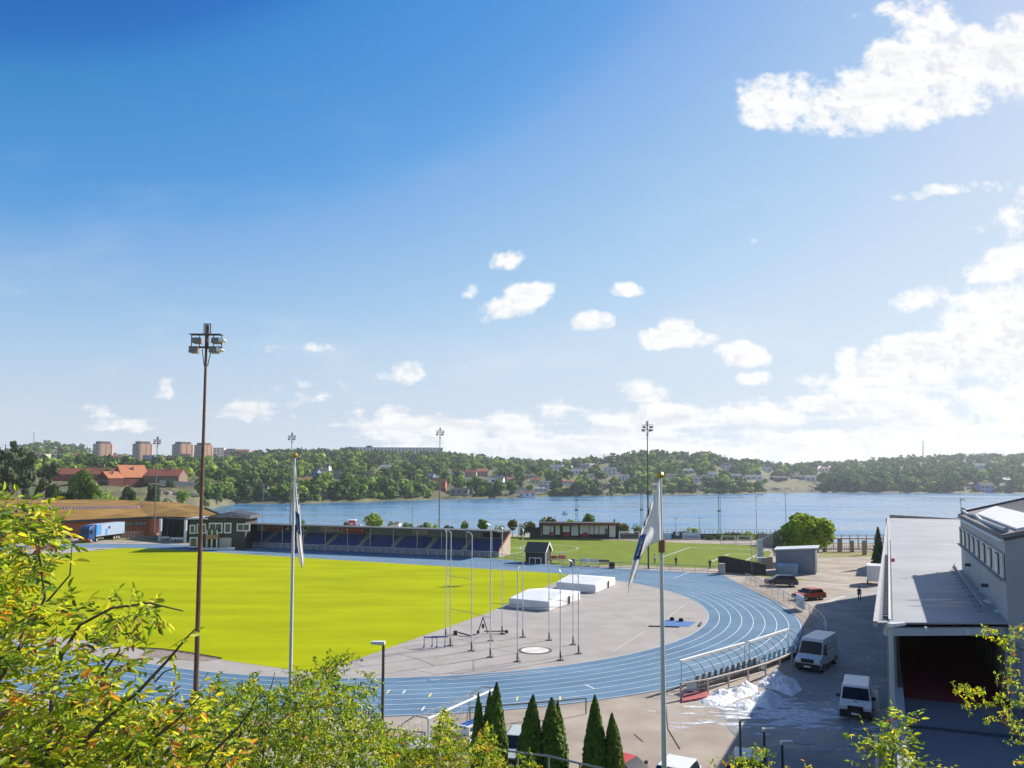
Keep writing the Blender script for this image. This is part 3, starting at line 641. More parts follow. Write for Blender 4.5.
# rocky beach point and boulders
bm_ = M_('beach_rock', (.36, .27, .21), .9, .3, .3)
rr = random.Random(9)
for i in range(26):
    px = rr.uniform(764, 816); y = rr.uniform(488.5, 493); D = Dof(px, y); x, yy = gxy(px, D); r_ = rr.uniform(2.2, 4.2); b = MB(); b.sphere((0, 0, 0), r_, 9, 6, sz=.5)
    for k, v in enumerate(b.v): j = 1 + rr.uniform(-.22, .22); b.v[k] = (v[0] * j * 1.4, v[1] * j, v[2] * j)
    o = b.build('boulder', bm_); o.location = (x, yy, hz(px, D) + .2); tag(o, 'pale pinkish boulder in the cluster of bare rocks on the far beach', 'rock', 'bare rocks on the far beach')
# small boats moored along the far shore
for (px, y, lab) in ((638.5, 495.8, 'small white motorboat by the far shore left of the right flag'), (643.5, 495.8, 'small white boat moored next to another left of the right flag'), (748, 495, 'tiny white boat drawn up at the left end of the rocky beach'), (912, 494.2, 'tiny white boat at the far shore, left one of three below the dark wood'), (919, 494.3, 'tiny white boat at the far shore, middle one of three below the dark wood'), (927, 494.2, 'tiny white boat at the far shore, right one of three below the dark wood'), (287, 510.5, 'small white boat out on the water left of the left flagpole'), (565, 514.5, 'small white boat out on the water above the long shelter')):
    p = G(px, y, LZ); L_ = 7.0 if y < 500 else 3.0; t = thing('boat', lab, 'boat', p, rr.uniform(-.5, .5), 'small white boats on the lake')
    b = MB(); hp = [(-.5, .16), (.2, .17), (.5, 0), (.2, -.17), (-.5, -.16)]; b.prism([(x * L_, y_ * L_) for x, y_ in hp], -.25, .75); b.build('hull', white, t)
    c = MB(); c.prism([(-.3 * L_, .11 * L_), (.12 * L_, .11 * L_), (.2 * L_, 0), (.12 * L_, -.11 * L_), (-.3 * L_, -.11 * L_)], .75, 1.6); c.build('cabin', offwhite, t)
# ------------------------------------------------------------------ woods across the lake
fr = random.Random(21); HB = [(h[0], h[1], h[2], h[3]) for h in HOUSES]
OPEN = [(102, 463, 11, 4.5), (142, 463, 11, 4.5), (192, 462, 22, 4), (272, 494, 14, 5), (790, 490, 30, 3), (470, 498.5, 60, .8), (195, 490, 26, 6), (540, 498, 30, .6), (150, 487, 16, 3)]
def blocked(px, y):
    for (hx, hy, w, h) in HB:
        if abs(px - hx) < w / 2 + 4 and hy - 1.2 < y < hy + (12 if abs(px - hx) < w / 2 + 1 else 7): return True
    for (ox, oy, w, h) in OPEN:
        if abs(px - ox) < w and abs(y - oy) < h: return True
    return False
SAMP = []
def ysh(px): c = column(px); x, y = gxy(px, c[1][0]); return pix((x, y, c[1][1]))[1]
for i in range(5200):
    px = fr.uniform(-40, 1080); c = column(px); n = len(c)
    # image y of the profile points
    ys = [pix((*gxy(px, D), z))[1] for D, z in c[1:]]
    y = fr.uniform(ys[-1] - .2, ys[0]); D = None
    for (a, b, ya, yb) in zip(c[1:-1], c[2:], ys[:-1], ys[1:]):
        if yb <= y <= ya: tt = (ya - y) / max(ya - yb, 1e-6); D = a[0] + (b[0] - a[0]) * tt; z = a[1] + (b[1] - a[1]) * tt; break
    if D is None or blocked(px, y): continue
    if px < 200 and D < 462: continue
    if px < 262 and D < 560 and fr.random() < .7: continue
    SAMP.append((px, y, D, z))
for px in np.arange(236, 1080, 1.5):
    c = column(px); D = c[1][0] + fr.uniform(2, 22)
    if not blocked(px, 497) and not 764 < px < 818: SAMP.append((px, 497, D, hz(px, D) - 1.5))
for px in np.arange(-40, 1080, 1.7):        # an even top line of crowns
    c = column(px); D = c[5][0] - fr.uniform(10, 60); SAMP.append((px + fr.uniform(-.8, .8), 455, D, hz(px, D)))
SAMP.sort(key=lambda s: s[2])
KINDS = []
for (sh, pal, seed) in (('round', 'mid', 1), ('round', 'light', 2), ('round', 'mid', 3), ('round', 'dark', 4), ('cone', 'dark', 5), ('pine', 'pine', 6), ('round', 'dark', 7), ('pine', 'dark', 8), ('round', 'light', 9)):
    n = 130; V, Fq, mi = crown_np(sh, 100 + seed, n, .105 if sh == 'round' else (.07 if sh == 'cone' else .085)); KINDS.append((sh, pal, V, Fq, mi))
MATS = [m for p in ('mid', 'light', 'dark', 'pine') for m in PAL[p]]; OFF = {'mid': 0, 'light': 3, 'dark': 6, 'pine': 9}
VV, FF, MM = [], [], []; nv = 0; near = []; bank = random.Random(5)
for (px, y, D, z) in SAMP:
    x, yy = gxy(px, D); right = px > 800
    ridge = D > .85 * column(px)[5][0]
    wts = [3, 1.2, 3, 3, 2.2, 3.2, 2, 2.4, 1.0] if ridge else ([3, .8, 3, 4, 1.2, 1.8, 4, 1.5, .6] if right else [5, 2.6, 4, 3, 1.2, 1.3, 2.5, 1.0, 2.2])
    k = fr.choices(range(9), wts)[0]; sh, pal, V, Fq, mi = KINDS[k]
    h = fr.uniform(8.5, 16.5) * (1.12 if sh != 'round' else 1.0) * (1.25 if right and D < 1150 else 1.0)
    if D < 560: h *= .8
    if y == 497: h *= .55
    w = h * (fr.uniform(.85, 1.25) if sh == 'round' else fr.uniform(.8, 1.1))
    if sh != 'cone' and sh != 'pine': w *= 1.12
    if len(near) < 150 and D - column(px)[1][0] < 75 and 215 < px < 1024 and h > 8 and y != 497 and fr.random() < .5:
        near.append((px, D, x, yy, z, h, w / h, sh, pal, k)); continue
    a = fr.uniform(0, 6.28); ca, sa = math.cos(a), math.sin(a)
    Q = V * np.array([w, w, h]); Q = np.stack([Q[:, 0] * ca - Q[:, 1] * sa + x, Q[:, 0] * sa + Q[:, 1] * ca + yy, Q[:, 2] + z - .5], 1)
    VV.append(Q); FF.append(Fq + nv); MM.append(mi + OFF[pal]); nv += len(Q)
o = link('forest', np_mesh('forest', np.concatenate(VV), np.concatenate(FF), np.concatenate(MM), MATS)); kind(o, 'stuff')
ZN = lambda px: 'left of the left flagpole' if px < 290 else ('below the long white slab block' if px < 450 else ('below the hillside villas' if px < 600 else ('left of the rocky beach' if px < 765 else 'along the dark right-hand wood')))
WD = {'mid': 'mid green', 'light': 'light green', 'dark': 'dark green', 'pine': 'grey green'}
KD = {'round': 'round leafy tree', 'cone': 'pointed conifer', 'pine': 'rugged pine'}
for (px, D, x, yy, z, h, wd_, sh, pal, k) in near:
    tree('shore_tree', '%s %s at the far waterside %s' % (WD[pal], KD[sh], ZN(px)), 'tree', (x, yy, z - .3), h, sh, pal, 40 + k, 260, .075 if sh == 'round' else .06, wd_, 'trees on the far shore of the lake', fr.uniform(0, 6.28))
# ------------------------------------------------------------------ floodlights and masts
def floodlight(px, py, ytop, label, D=None, headw=1.95, col=None, rz=0.0, rr_=.13):
    base = G(px, py) if D is None else Vector((*gxy(px, D), 0)); ztop = at(px if D is None else px, ytop, base.y).z
    t = thing('floodlight_mast', label, 'floodlight', base, rz, 'tall floodlight masts round the stadium'); h = ztop
    m = col or M_('mast_steel', (.16, .15, .15), .6, .15)
    b = MB(); b.tube((0, 0, 0), (0, 0, h * .5), rr_ * 1.25, rr_, 10); b.tube((0, 0, h * .5), (0, 0, h), rr_ * .9, rr_ * .55, 10); b.cyl((0, 0, 0), rr_ * 2.2, .08); b.build('pole', m, t)
    k = headw / 1.95; q = .55
    f = MB()
    for z in (h - .62, h - 1.42): f.box((0, .1, z), (1.95 * k, .06, .06)); f.box((0, -.25, z), (1.95 * k, .06, .06))
    for x in (-.95, -.45, .4, .9): f.box((x * k, .1, h - 1.02), (.045, .045, .8))
    f.box((-.2 * k, .1, h - .28), (.05, .05, .7)); f.box((.2 * k, .1, h - .28), (.05, .05, .7)); f.box((0, .1, h + .08), (.45 * k, .06, .06)); f.box((0, .1, h - .75), (.2, .2, 1.5))
    f.tube((-.28 * k, .1, h - 1.5), (-.1 * k, .05, h - 2.6), .03, .03, 6); f.tube((.28 * k, .1, h - 1.5), (.1 * k, .05, h - 2.6), .03, .03, 6); f.build('head_frame', darkm, t)
    for (x, z, s) in ((-.55, -1.0, -1), (.62, -1.0, 1), (-.72, -1.6, -1), (.5, -1.6, 1)):
        l = MB(); l.hexa([((x - .22) * k, -.35, h + z - .17), ((x + .22) * k, -.35, h + z - .17), ((x + .22) * k, .3, h + z - .17), ((x - .22) * k, .3, h + z - .17), ((x - .22) * k, -.25, h + z + .17), ((x + .22) * k, -.25, h + z + .17), ((x + .22) * k, .3, h + z + .17), ((x - .22) * k, .3, h + z + .17)]); l.build('lamp', M_('lamp_case', (.22, .2, .18), .5, .15), t)
        if s > 0: v = MB(); v.hexa([((x + .22) * k, -.3, h + z - .1), ((x + .58) * k, -.3, h + z - .02), ((x + .58) * k, .25, h + z - .02), ((x + .22) * k, .25, h + z - .1), ((x + .22) * k, -.3, h + z + .17), ((x + .5) * k, -.3, h + z + .1), ((x + .5) * k, .25, h + z + .1), ((x + .22) * k, .25, h + z + .17)]); v.build('visor', alu, t)
    return t
bt = floodlight(202.0, 690, 325, 'tall rusty brown floodlight mast standing in front of the grass, nearest of all', D=48, headw=2.0, col=M_('rusty_steel', (.13, .07, .045), .7, .3))
b = MB(); tp = at(195.3, 690, 48)
bt.location.x = at(198.5, 600, 48).x
floodlight(154, 541, 437, 'grey floodlight mast in front of the sports hall, leftmost of the far ones')
floodlight(291, 546, 433, 'floodlight mast behind the left flagpole and the blue grandstand', D=192)
floodlight(439.6, 546, 428, 'grey floodlight mast rising behind the right half of the grandstand', D=184)
floodlight(648.5, 569, 421.5, 'dark floodlight mast between the football pitch and the track, left of the right flag', col=M_('mast_dark', (.06, .06, .065), .6, .2))
def netmast(px, y0, D, label, lat=False):
    p = at(px, 500, D); p.z = 0; h = at(px, y0, D).z; b = MB(); m = M_('mast_green_grey', (.23, .26, .25), .6, .1)
    if lat:
        for a in (0, 2.094, 4.19):
            q = Vector((p.x + .35 * math.cos(a), p.y + .35 * math.sin(a), 0)); b.tube(q, q + Vector((0, 0, h)), .05, .05, 5)
        for i in range(int(h / .8)): b.tube((p.x + .3, p.y, i * .8), (p.x - .2, p.y + (.3 if i % 2 else -.3), i * .8 + .8), .025, .025, 4)
        b.box((p.x, p.y, h * .55), (.8, .5, .5))
    else: b.tube(p, p + Vector((0, 0, h)), .09, .05, 6); b.box((p.x, p.y, h), (.7, .2, .15))
    tag(b.build('net_mast', m, origin=p), label, 'mast', 'thin grey masts beside the lake')
for (px, y0, D, lab, la) in ((263, 486, 205, 'thin pale mast behind the grandstand left of the left flagpole', 0), (412.5, 492, 206, 'thin pale mast behind the grandstand left of the grey floodlight', 0), (576.5, 488, 208, 'thin grey lattice mast rising above the long shelter', 1), (641.5, 487, 207, 'thin grey lattice mast just left of the right flag', 1),
                             (719, 488, 204, 'grey lattice mast in the middle of the lake view right of the right flagpole', 1), (756, 497, 200, 'slim grey mast left of the big green tree', 0), (675.5, 518, 205, 'short slim post behind the banner fence', 0), (699, 518, 205, 'short slim post right of the banners on the fence', 0), (555, 517, 206, 'short slim post left of the lattice mast over the shelter', 0), (785.5, 494, 176, 'slim dark mast in front of the big green tree', 0)): netmast(px, y0, D, lab, la)
# ------------------------------------------------------------------ grandstand
A0, A1 = G(231, 546.3), G(498, 557.6); L_ = (A1 - A0).length; ang = math.atan2((A1 - A0).y, (A1 - A0).x)
gs = thing('grandstand', 'long low grandstand with rows of blue seats, thin roof and advert boards', 'grandstand', A0, ang)
seat_m = M_('blue_seat_plastic', (.014, .055, .26), .5, .18, 2.5); stand_c = M_('stand_concrete', (.24, .265, .31), .85, .15, .6); lgrey = M_('stand_panel_grey', (.26, .29, .32), .8, .12, .8)
b = MB(); b.box((L_ / 2, .10, .55), (L_, .14, 1.1)); b.build('front_wall', stand_c, gs)
b = MB()
for i in range(int(L_ / 1.9)): b.box((i * 1.9 + .6, -.16, .35), (.12, .4, .7))
b.beam((0, -.2, 1.15), (L_, -.2, 1.15), .06, .06); b.build('front_rail', alu, gs)
b = MB(); NR = 6; dp = .85
for r in range(NR): b.box((L_ / 2, .6 + r * dp + dp / 2, .3 + r * .2), (L_, dp, .6 + r * .4))
b.build('terrace', stand_c, gs)
for k in range(8):
    x0, x1 = k * L_ / 8 + .75, (k + 1) * L_ / 8 - .75
    for r in range(NR):
        s_ = MB(); n = int((x1 - x0) / .5)
        for i in range(n):
            x = x0 + (i + .5) * (x1 - x0) / n; s_.box((x, .85 + r * dp, .78 + r * .4 + .02), (.42, .40, .06)); s_.box((x, 1.07 + r * dp, 1.0 + r * .4), (.42, .05, .42))
        s_.build('seat_row', seat_m, gs)
for k in range(1, 8):
    st = MB()
    for r in range(NR * 2): st.box((k * L_ / 8, .7 + r * dp / 2, .66 + r * .2), (.95, dp / 2 + .02, .12))
    st.build('stair', M_('stair_grey', (.42, .42, .42), .85), gs)
b = MB(); yb_ = .6 + NR * dp + .9
b.box((L_ / 2, yb_, 2.35), (L_, .15, 4.7)); b.build('back_wall', lgrey, gs)
b = MB(); b.hexa([(-.3, -1.2, 5.05), (L_ + .3, -1.2, 5.05), (L_ + .3, yb_ + .3, 4.75), (-.3, yb_ + .3, 4.75), (-.3, -1.2, 5.3), (L_ + .3, -1.2, 5.3), (L_ + .3, yb_ + .3, 5.0), (-.3, yb_ + .3, 5.0)]); b.build('roof', M_('stand_roof', (.09, .093, .10), .7, .2, .4), gs)
for i in range(12):
    b = MB(); x = 2.6 + i * (L_ - 4) / 11; b.tube((x, .3, .9), (x, .3, 5.05), .06, .06, 8); b.build('roof_post', alu, gs)
b = MB(); b.poly([(L_, .2, 0), (L_ + .02, yb_, 0), (L_ + .02, yb_, 4.3), (L_, yb_ - 1.5, 3.6), (L_, .2, 1.1)]); b.hexa([(L_, .1, 0), (L_ + .15, .1, 0), (L_ + .15, yb_, 0), (L_, yb_, 0), (L_, .1, 1.15), (L_ + .15, .1, 1.15), (L_ + .15, yb_, 4.4), (L_, yb_, 4.4)])
b.build('end_wall', M_('end_wall_cream', (.42, .34, .29), .8, .1), gs)
b = MB(); b.hexa([(L_ - .02, .1, 1.15), (L_ + .2, .1, 1.15), (L_ + .2, yb_, 4.4), (L_ - .02, yb_, 4.4), (L_ - .02, .1, 1.55), (L_ + .2, .1, 1.55), (L_ + .2, yb_, 4.8), (L_ - .02, yb_, 4.8)]); b.build('end_trim', M_('end_trim_red', (.24, .06, .05), .7), gs)
def board(x0, x1, z0, z1, m, marks=(), name='advert_board'):
    b = MB(); b.box(((x0 + x1) / 2, yb_ - .14, (z0 + z1) / 2), (x1 - x0, .08, z1 - z0)); o = b.build(name, m, gs)
    for (mm, items) in marks:
        q = MB()
        for (u, v, w, h) in items: q.box((x0 + (x1 - x0) * u, yb_ - .195, z0 + (z1 - z0) * v), ((x1 - x0) * w, .02, (z1 - z0) * h))
        q.build('lettering', mm, o)
    return o
def word(u0, u1, v, h, n, seed=1):
    r = random.Random(seed); w = (u1 - u0) / n; out = []
    for i in range(n):
        u = u0 + (i + .5) * w; out.append((u - w * .25, v, w * .22, h))
        if r.random() < .7: out.append((u + w * .15, v, w * .2, h * r.choice((.6, 1))))
        out.append((u - w * .05, v + h * r.choice((-.4, 0, .4)), w * .5, h * .22))
    return out
bx = lambda px: (G(px, 546.3 + (px - 231) * .0423) - A0).length * (1 if px >= 231 else -1)
blackb = M_('banner_black', (.02, .022, .024), .6); redb = M_('banner_red', (.5, .03, .025), .6); creamb = M_('banner_pale', (.6, .58, .55), .7); yelb = M_('letter_yellow', (.75, .5, .06), .6); redl = M_('letter_red', (.5, .05, .05), .6)
board(bx(245.5), bx(264), 3.45, 4.6, redb, [(white, word(.08, .9, .5, .42, 12, 2))])
o = board(bx(264.5), bx(284.5), 3.45, 4.6, blackb, [(white, word(.56, .95, .42, .34, 6, 3))])
q = MB(); x0_, x1_ = bx(266.5), bx(271.5)
for i, hgt in enumerate((.35, .6, .85)):
    xx = x0_ + (x1_ - x0_) * (i + .15) / 3; q.hexa([(xx, yb_ - .2, 3.6), (xx + .38, yb_ - .2, 3.6), (xx + .38, yb_ - .18, 3.6), (xx, yb_ - .18, 3.6), (xx + .25 - hgt * .5, yb_ - .2, 3.6 + hgt), (xx + .6 - hgt * .5, yb_ - .2, 3.6 + hgt), (xx + .6 - hgt * .5, yb_ - .18, 3.6 + hgt), (xx + .25 - hgt * .5, yb_ - .18, 3.6 + hgt)])
q.build('logo', white, o)
board(bx(285), bx(290), 3.3, 4.6, creamb, [(blackb, [(.5, .6, .5, .5)])])
board(bx(303), bx(313), 3.6, 4.5, creamb, [(redl, word(.1, .9, .5, .35, 5, 9))]); board(bx(313.5), bx(326), 3.6, 4.6, creamb, [(redl, word(.1, .6, .5, .5, 4, 4)), (redl, [(.8, .5, .22, .6)])])
board(bx(327), bx(349), 3.4, 4.6, redb, [(yelb, word(.25, .75, .5, .4, 7, 6)), (creamb, [(.12, .5, .1, .35), (.86, .5, .1, .35)])])
board(bx(351), bx(354), 3.5, 4.5, M_('banner_green', (.03, .13, .1), .6)); board(bx(398), bx(413), 3.6, 4.5, creamb, [(redl, word(.1, .9, .5, .4, 6, 8))]); board(bx(470), bx(488), 3.4, 4.6, blackb)
# kiosks seen over the stand roof
p = Vector((*gxy(353, 204), 0)); kh = at(353, 520.5, 204).z; b = MB(); b.box((p.x, p.y, kh / 2), (1.7, 1.6, kh)); t = thing('kiosk', 'small red and white kiosk top behind the grandstand roof', 'kiosk', p); b.build('wall', redp, t, p); b = MB(); b.box((p.x, p.y, kh + .12), (2.0, 2.0, .25)); b.build('roof', white, t, p); b = MB(); b.box((p.x, p.y - .82, kh - .8), (.9, .05, .4)); b.build('sign_panel', white, t, p)
for (px0, px1, yt, lab) in ((358, 363, 524, 'white marquee roof left of the yellow green round tree behind the stand'), (367, 372, 524.5, 'white marquee roof below the yellow green round tree behind the stand'), (378, 384, 525, 'white marquee roof right of the yellow green round tree behind the stand')):
    D = 207; c = Vector((*gxy((px0 + px1) / 2, D), 0)); w = (px1 - px0) * D / F; h = at(px0, yt, D).z; t = thing('marquee', lab, 'marquee', c, 0, 'white marquees behind the grandstand')
    b = MB(); b.box((0, 0, (h - .8) / 2), (w, w, h - .8)); b.build('wall', offwhite, t); b = MB(); q = w / 2 + .1
    for k in range(4):
        cs = [(-q, -q), (q, -q), (q, q), (-q, q)]; b.poly([(*cs[k], h - .8), (*cs[(k + 1) % 4], h - .8), (0, 0, h + .1)])
    b.poly([(-q, -q, h - .8), (-q, q, h - .8), (q, q, h - .8), (q, -q, h - .8)]); b.build('roof', white, t)
D = 206; p0, p1 = at(386, 524, D), at(400, 528.5, D); t = thing('storage_tent', 'long low white sloping storage tent behind the stand roof', 'tent', ((p0 + p1) / 2).to_2d().to_3d(), 0); w = (p1 - p0).x
b = MB(); b.hexa([(-w * .9, -2, 0), (w * .5, -2, 0), (w * .5, 2, 0), (-w * .9, 2, 0), (-w * .9, -2, p1.z + .2), (w * .5, -2, p1.z + 1.3), (w * .5, 2, p1.z + 1.3), (-w * .9, 2, p1.z + .2)]); b.build('cover', white, t)
# ------------------------------------------------------------------ clubhouse left of the stand
CA, CB = G(199, 549.5), G(234, 549.5); u_ = (CB - CA).normalized(); cw = (CB - CA).length
cang = math.atan2(u_.y, u_.x); cz = lambda y: at(215, y, CA.y).z
cl = thing('clubhouse', 'dark grey two storey clubhouse with white framed windows beside the grandstand', 'building', CA, cang)
cladd = M_('dark_cladding', (.052, .046, .044), .75, .2, 1.2); bluew = M_('blue_wall', (.035, .05, .08), .7, .15)
kx = CA.y / F
H1 = cz(517)
b = MB(); b.box((cw * .72, 4.5, H1 / 2), (cw * .58 + 4.4, 9, H1)); b.build('wall', cladd, cl)
b = MB(); b.box((-.4, 4.5, H1 * .46), (3.6, 8, H1 * .92)); b.build('side_wing', bluew, cl)
b = MB(); b.hexa([(cw * .3, -.6, H1), (cw + 3.3, -.6, H1 - .4), (cw + 3.3, 9.4, H1 - .4), (cw * .3, 9.4, H1), (cw * .3, -.6, H1 + .25), (cw * .8, 2, H1 + 1.1), (cw * .8, 9.4, H1 + 1.1), (cw * .3, 9.4, H1 + .25)]); b.hexa([(cw * .8, -.6, H1 + .0), (cw + 3.3, -.6, H1 - .4), (cw + 3.3, 9.4, H1 - .4), (cw * .8, 9.4, H1), (cw * .8, 2, H1 + 1.1), (cw + 2.8, 2, H1 + .2), (cw + 2.8, 9.4, H1 + .2), (cw * .8, 9.4, H1 + 1.1)]); b.build('roof', M_('slate_roof', (.045, .05, .062), .7, .2, .6), cl)
b = MB(); b.box((-.4, 3.5, H1 * .95), (4.6, 9.5, .28)); b.build('flat_roof', M_('light_felt', (.32, .35, .38), .8), cl)
def cwin(x, z, w, h, frame=True, y=-.02, panes=2):
    f = MB(); f.box((x, y - .03, z), (w + .35, .1, h + .35)); fo = f.build('window', white if frame else cladd, cl); g = MB()
    for i in range(panes): g.box((x - w / 2 + (i + .5) * w / panes, y - .1, z), (w / panes * .86, .06, h * .9))
    g.build('pane', glassw, fo)
cwin(cw * .62 - 1.2, H1 * .66, 2.6, 1.9); cwin(cw * .62 + 1.4, H1 * .66, 1.2, 1.9, panes=1); cwin(cw + 1.9, H1 * .68, 2.5, 1.3, panes=2); cwin(-1.5, H1 * .62, .9, 1.6, panes=1); cwin(0.4, H1 * .64, 1.6, 1.8); cwin(-1.2, H1 * .22, 1.4, 1.9, panes=1)
b = MB(); b.box((cw * .40, -.5, H1 * .40), (cw * .34, 1.2, .9)); b.build('balcony', M_('warm_timber', (.42, .24, .11), .7, .15, 2), cl)
b = MB(); b.box((cw * .40, -.9, H1 * .58), (cw * .34, .08, .9)); b.build('balcony_glass', glassw, cl)
for x in (cw * .26, cw * .40, cw * .55): b = MB(); b.box((x, -.95, H1 * .3), (.22, .22, H1 * .6)); b.build('post', white, cl)
b = MB(); b.box((cw * .40, -.05, H1 * .17), (cw * .3, .1, H1 * .32)); b.build('entrance_glazing', glassd, cl)
b = MB(); b.box((cw * .75, -.08, H1 * .22), (2.6, .1, 2.0)); b.build('info_board', M_('board_beige', (.5, .44, .38), .7), cl)
b = MB(); b.box((cw * .6, -2.0, .35), (7.5, .4, .5)); bo = tag(b.build('white_bench', offwhite), 'long white bench in front of the dark clubhouse', 'bench'); bo.location = CA; bo.rotation_euler.z = cang
# ------------------------------------------------------------------ sports hall with a planted roof
hall = thing('sports_hall', 'low sports hall with a rusty moss covered roof and red brick front', 'sports hall', G(110, 537))
HO = G(110, 537)
brick = M_('red_brick', (.40, .135, .065), .85, .15, .6); moss = mat('sedum_roof', (.21, .088, .014), .95, .4, .12, c2=(.25, .145, .022), bump=.3); zinc = M_('pink_zinc', (.36, .23, .20), .7, .15, .6)
def P3(px, py, D): return at(px, py, D)
e0 = G(-60, 541.5); e1 = G(150, 535.5); e1b = G(143, 535.6)
def up(p, z): return Vector((p.x, p.y, z))
ze = at(148, 517, e1.y).z
b = MB(); back0 = Vector((e0.x - 10, e0.y + 40, 0)); back1 = Vector((e1.x + 4, e1.y + 34, 0))
b.hexa([e0, e1, back1, back0, up(e0, ze - .6), up(e1, ze - .5), up(back1, ze - .5), up(back0, ze - .6)]); b.build('brick_wall', brick, hall, HO)
for (a0, a1, y0, y1) in ((121.5, 130, 521, 525.5), (133.5, 145.5, 520.8, 525.2)):
    q0, q1 = at(a0, 523, e1.y - .35), at(a1, 523, e1.y - .35); z0, z1 = at(a0, y1, e1.y).z, at(a0, y0, e1.y).z
    d = (e1 - e0).normalized(); f = lambda px: e0 + (e1 - e0) * ((px + 60) / 210.)
    nrm = Vector((d.y, -d.x, 0)) * .12; m0, m1 = f(a0) + nrm, f(a1) + nrm
    w_ = MB(); w_.beam(up(m0, (z0 + z1) / 2), up(m1, (z0 + z1) / 2), .12, z1 - z0); wo_ = w_.build('window', darkm, hall, HO)
    g_ = MB()
    for i in range(4): g_.beam(up(m0 + (m1 - m0) * (i + .1) / 4 + nrm * .8, (z0 + z1) / 2), up(m0 + (m1 - m0) * (i + .85) / 4 + nrm * .8, (z0 + z1) / 2), .04, (z1 - z0) * .75)
    g_.build('pane', M_('green_glass', (.25, .32, .27), .2), wo_, HO)
# lower roof, clerestory, upper roof
fr0, fr1 = P3(-60, 526.5, e0.y - 1.5), P3(149, 516.5, e1.y - 1.5)
lr0, lr1 = P3(-60, 511.5, e0.y + 17), P3(140, 508.5, e1.y + 16)
tip = P3(236, 521.5, 190); tipb = P3(205, 509, 222)
b = MB(); b.poly([fr0, fr1, lr1, lr0]); b.poly([fr1, P3(193, 516.8, 198), P3(186, 511, 208), lr1]); b.poly([P3(193, 516.8, 198), tip, P3(205, 508, 215), P3(186, 511, 208)])
b.poly([lr1, P3(186, 511, 208), P3(205, 508, 215), P3(180, 502.5, 236), P3(140, 501, 243)])
b.build('lower_roof', moss, hall, HO)
b = MB(); z_ = .5; b.beam(fr0 - Vector((0, 0, .3)), fr1 - Vector((0, 0, .3)), .3, .5); b.beam(fr1 - Vector((0, 0, .3)), P3(193, 516.8, 198) - Vector((0, 0, .3)), .3, .5); b.beam(P3(193, 516.8, 198) - Vector((0, 0, .25)), tip - Vector((0, 0, .25)), .3, .45); b.beam(P3(205, 508, 215), tip, .35, .5); b.build('eave', darkm, hall, HO)
ur0, ur1 = P3(-60, 507, e0.y + 18), P3(140, 505.5, e1.y + 17)
b = MB(); b.poly([lr0, lr1, ur1, ur0]); b.build('clerestory', zinc, hall, HO)
cs = MB()
for i in range(60): p_ = lr0 + (lr1 - lr0) * (i / 60); q_ = ur0 + (ur1 - ur0) * (i / 60); cs.beam(p_ + Vector((0, -.08, 0)), q_ + Vector((0, -.08, 0)), .12, .06)
cs.build('clerestory_mullion', M_('zinc_dark', (.22, .15, .14), .7), hall, HO)['kind'] = 'stuff'
b = MB(); b.poly([ur0, ur1, P3(140, 501, 243), P3(120, 499.8, 252), P3(-60, 499.3, 246)]); b.poly([P3(-60, 499.3, 246), P3(120, 499.8, 252), up(back1, 1), up(back0, 1)]); b.build('upper_roof', moss, hall, HO)
# dark glazed canopy end
q0, q1 = G(148, 539.5), G(194, 543.5); zc = at(170, 519, q0.y).z
b = MB(); b.hexa([q0 + Vector((1, 4, 0)), q1 + Vector((1, 3, 0)), q1 + Vector((2, 12, 0)), q0 + Vector((2, 12, 0)), up(q0 + Vector((1, 4, 0)), zc), up(q1 + Vector((1, 3, 0)), zc), up(q1 + Vector((2, 12, 0)), zc), up(q0 + Vector((2, 12, 0)), zc)]); b.build('canopy_glazing', M_('tinted_glass', (.012, .010, .012), .7, .3, spec=.1), hall, HO)
for px in (185, 160): p = G(px, 543 if px > 170 else 541); b = MB(); b.tube(p, up(p, zc + .3), .35, .35, 10); b.build('pillar', offwhite, hall, HO)
for i in range(7):
    p = q0 + (q1 - q0) * (i + .5) / 7 + Vector((1, 3.4, 0)); b = MB(); b.box((p.x, p.y, 1.9), (.12, .2, 3.8)); b.build('glazing_bar', darkm, hall, HO)
# white benches / barrier by the canopy
for (px0, px1, y, lab) in ((158, 169, 540.5, 'low white barrier near the lamp mast before the sports hall'), (170.5, 183, 541.5, 'low white barrier under the dark canopy of the sports hall')):
    b = MB(); p, q = G(px0, y), G(px1, y); b.beam(up(p, .75), up(q, .75), .1, .5)
    for k in range(5): s_ = p + (q - p) * k / 4; b.box((s_.x, s_.y, .4), (.1, .1, .8))
    tag(b.build('barrier', white, origin=p), lab, 'barrier', 'white barriers before the sports hall')
# pale mesh fence in front of the bricks
b = MB(); p, q = G(120, 538.5), G(143, 538.5)
for k in range(9): s_ = p + (q - p) * k / 8; b.box((s_.x, s_.y, .9), (.07, .07, 1.8))
for z in (.3, .8, 1.3, 1.8): b.beam(up(p, z), up(q, z), .05, .07)
tag(b.build('site_fence', M_('fence_pale', (.55, .42, .36), .7), origin=p), 'pale pinkish site fence panels in front of the brick wall', 'fence')
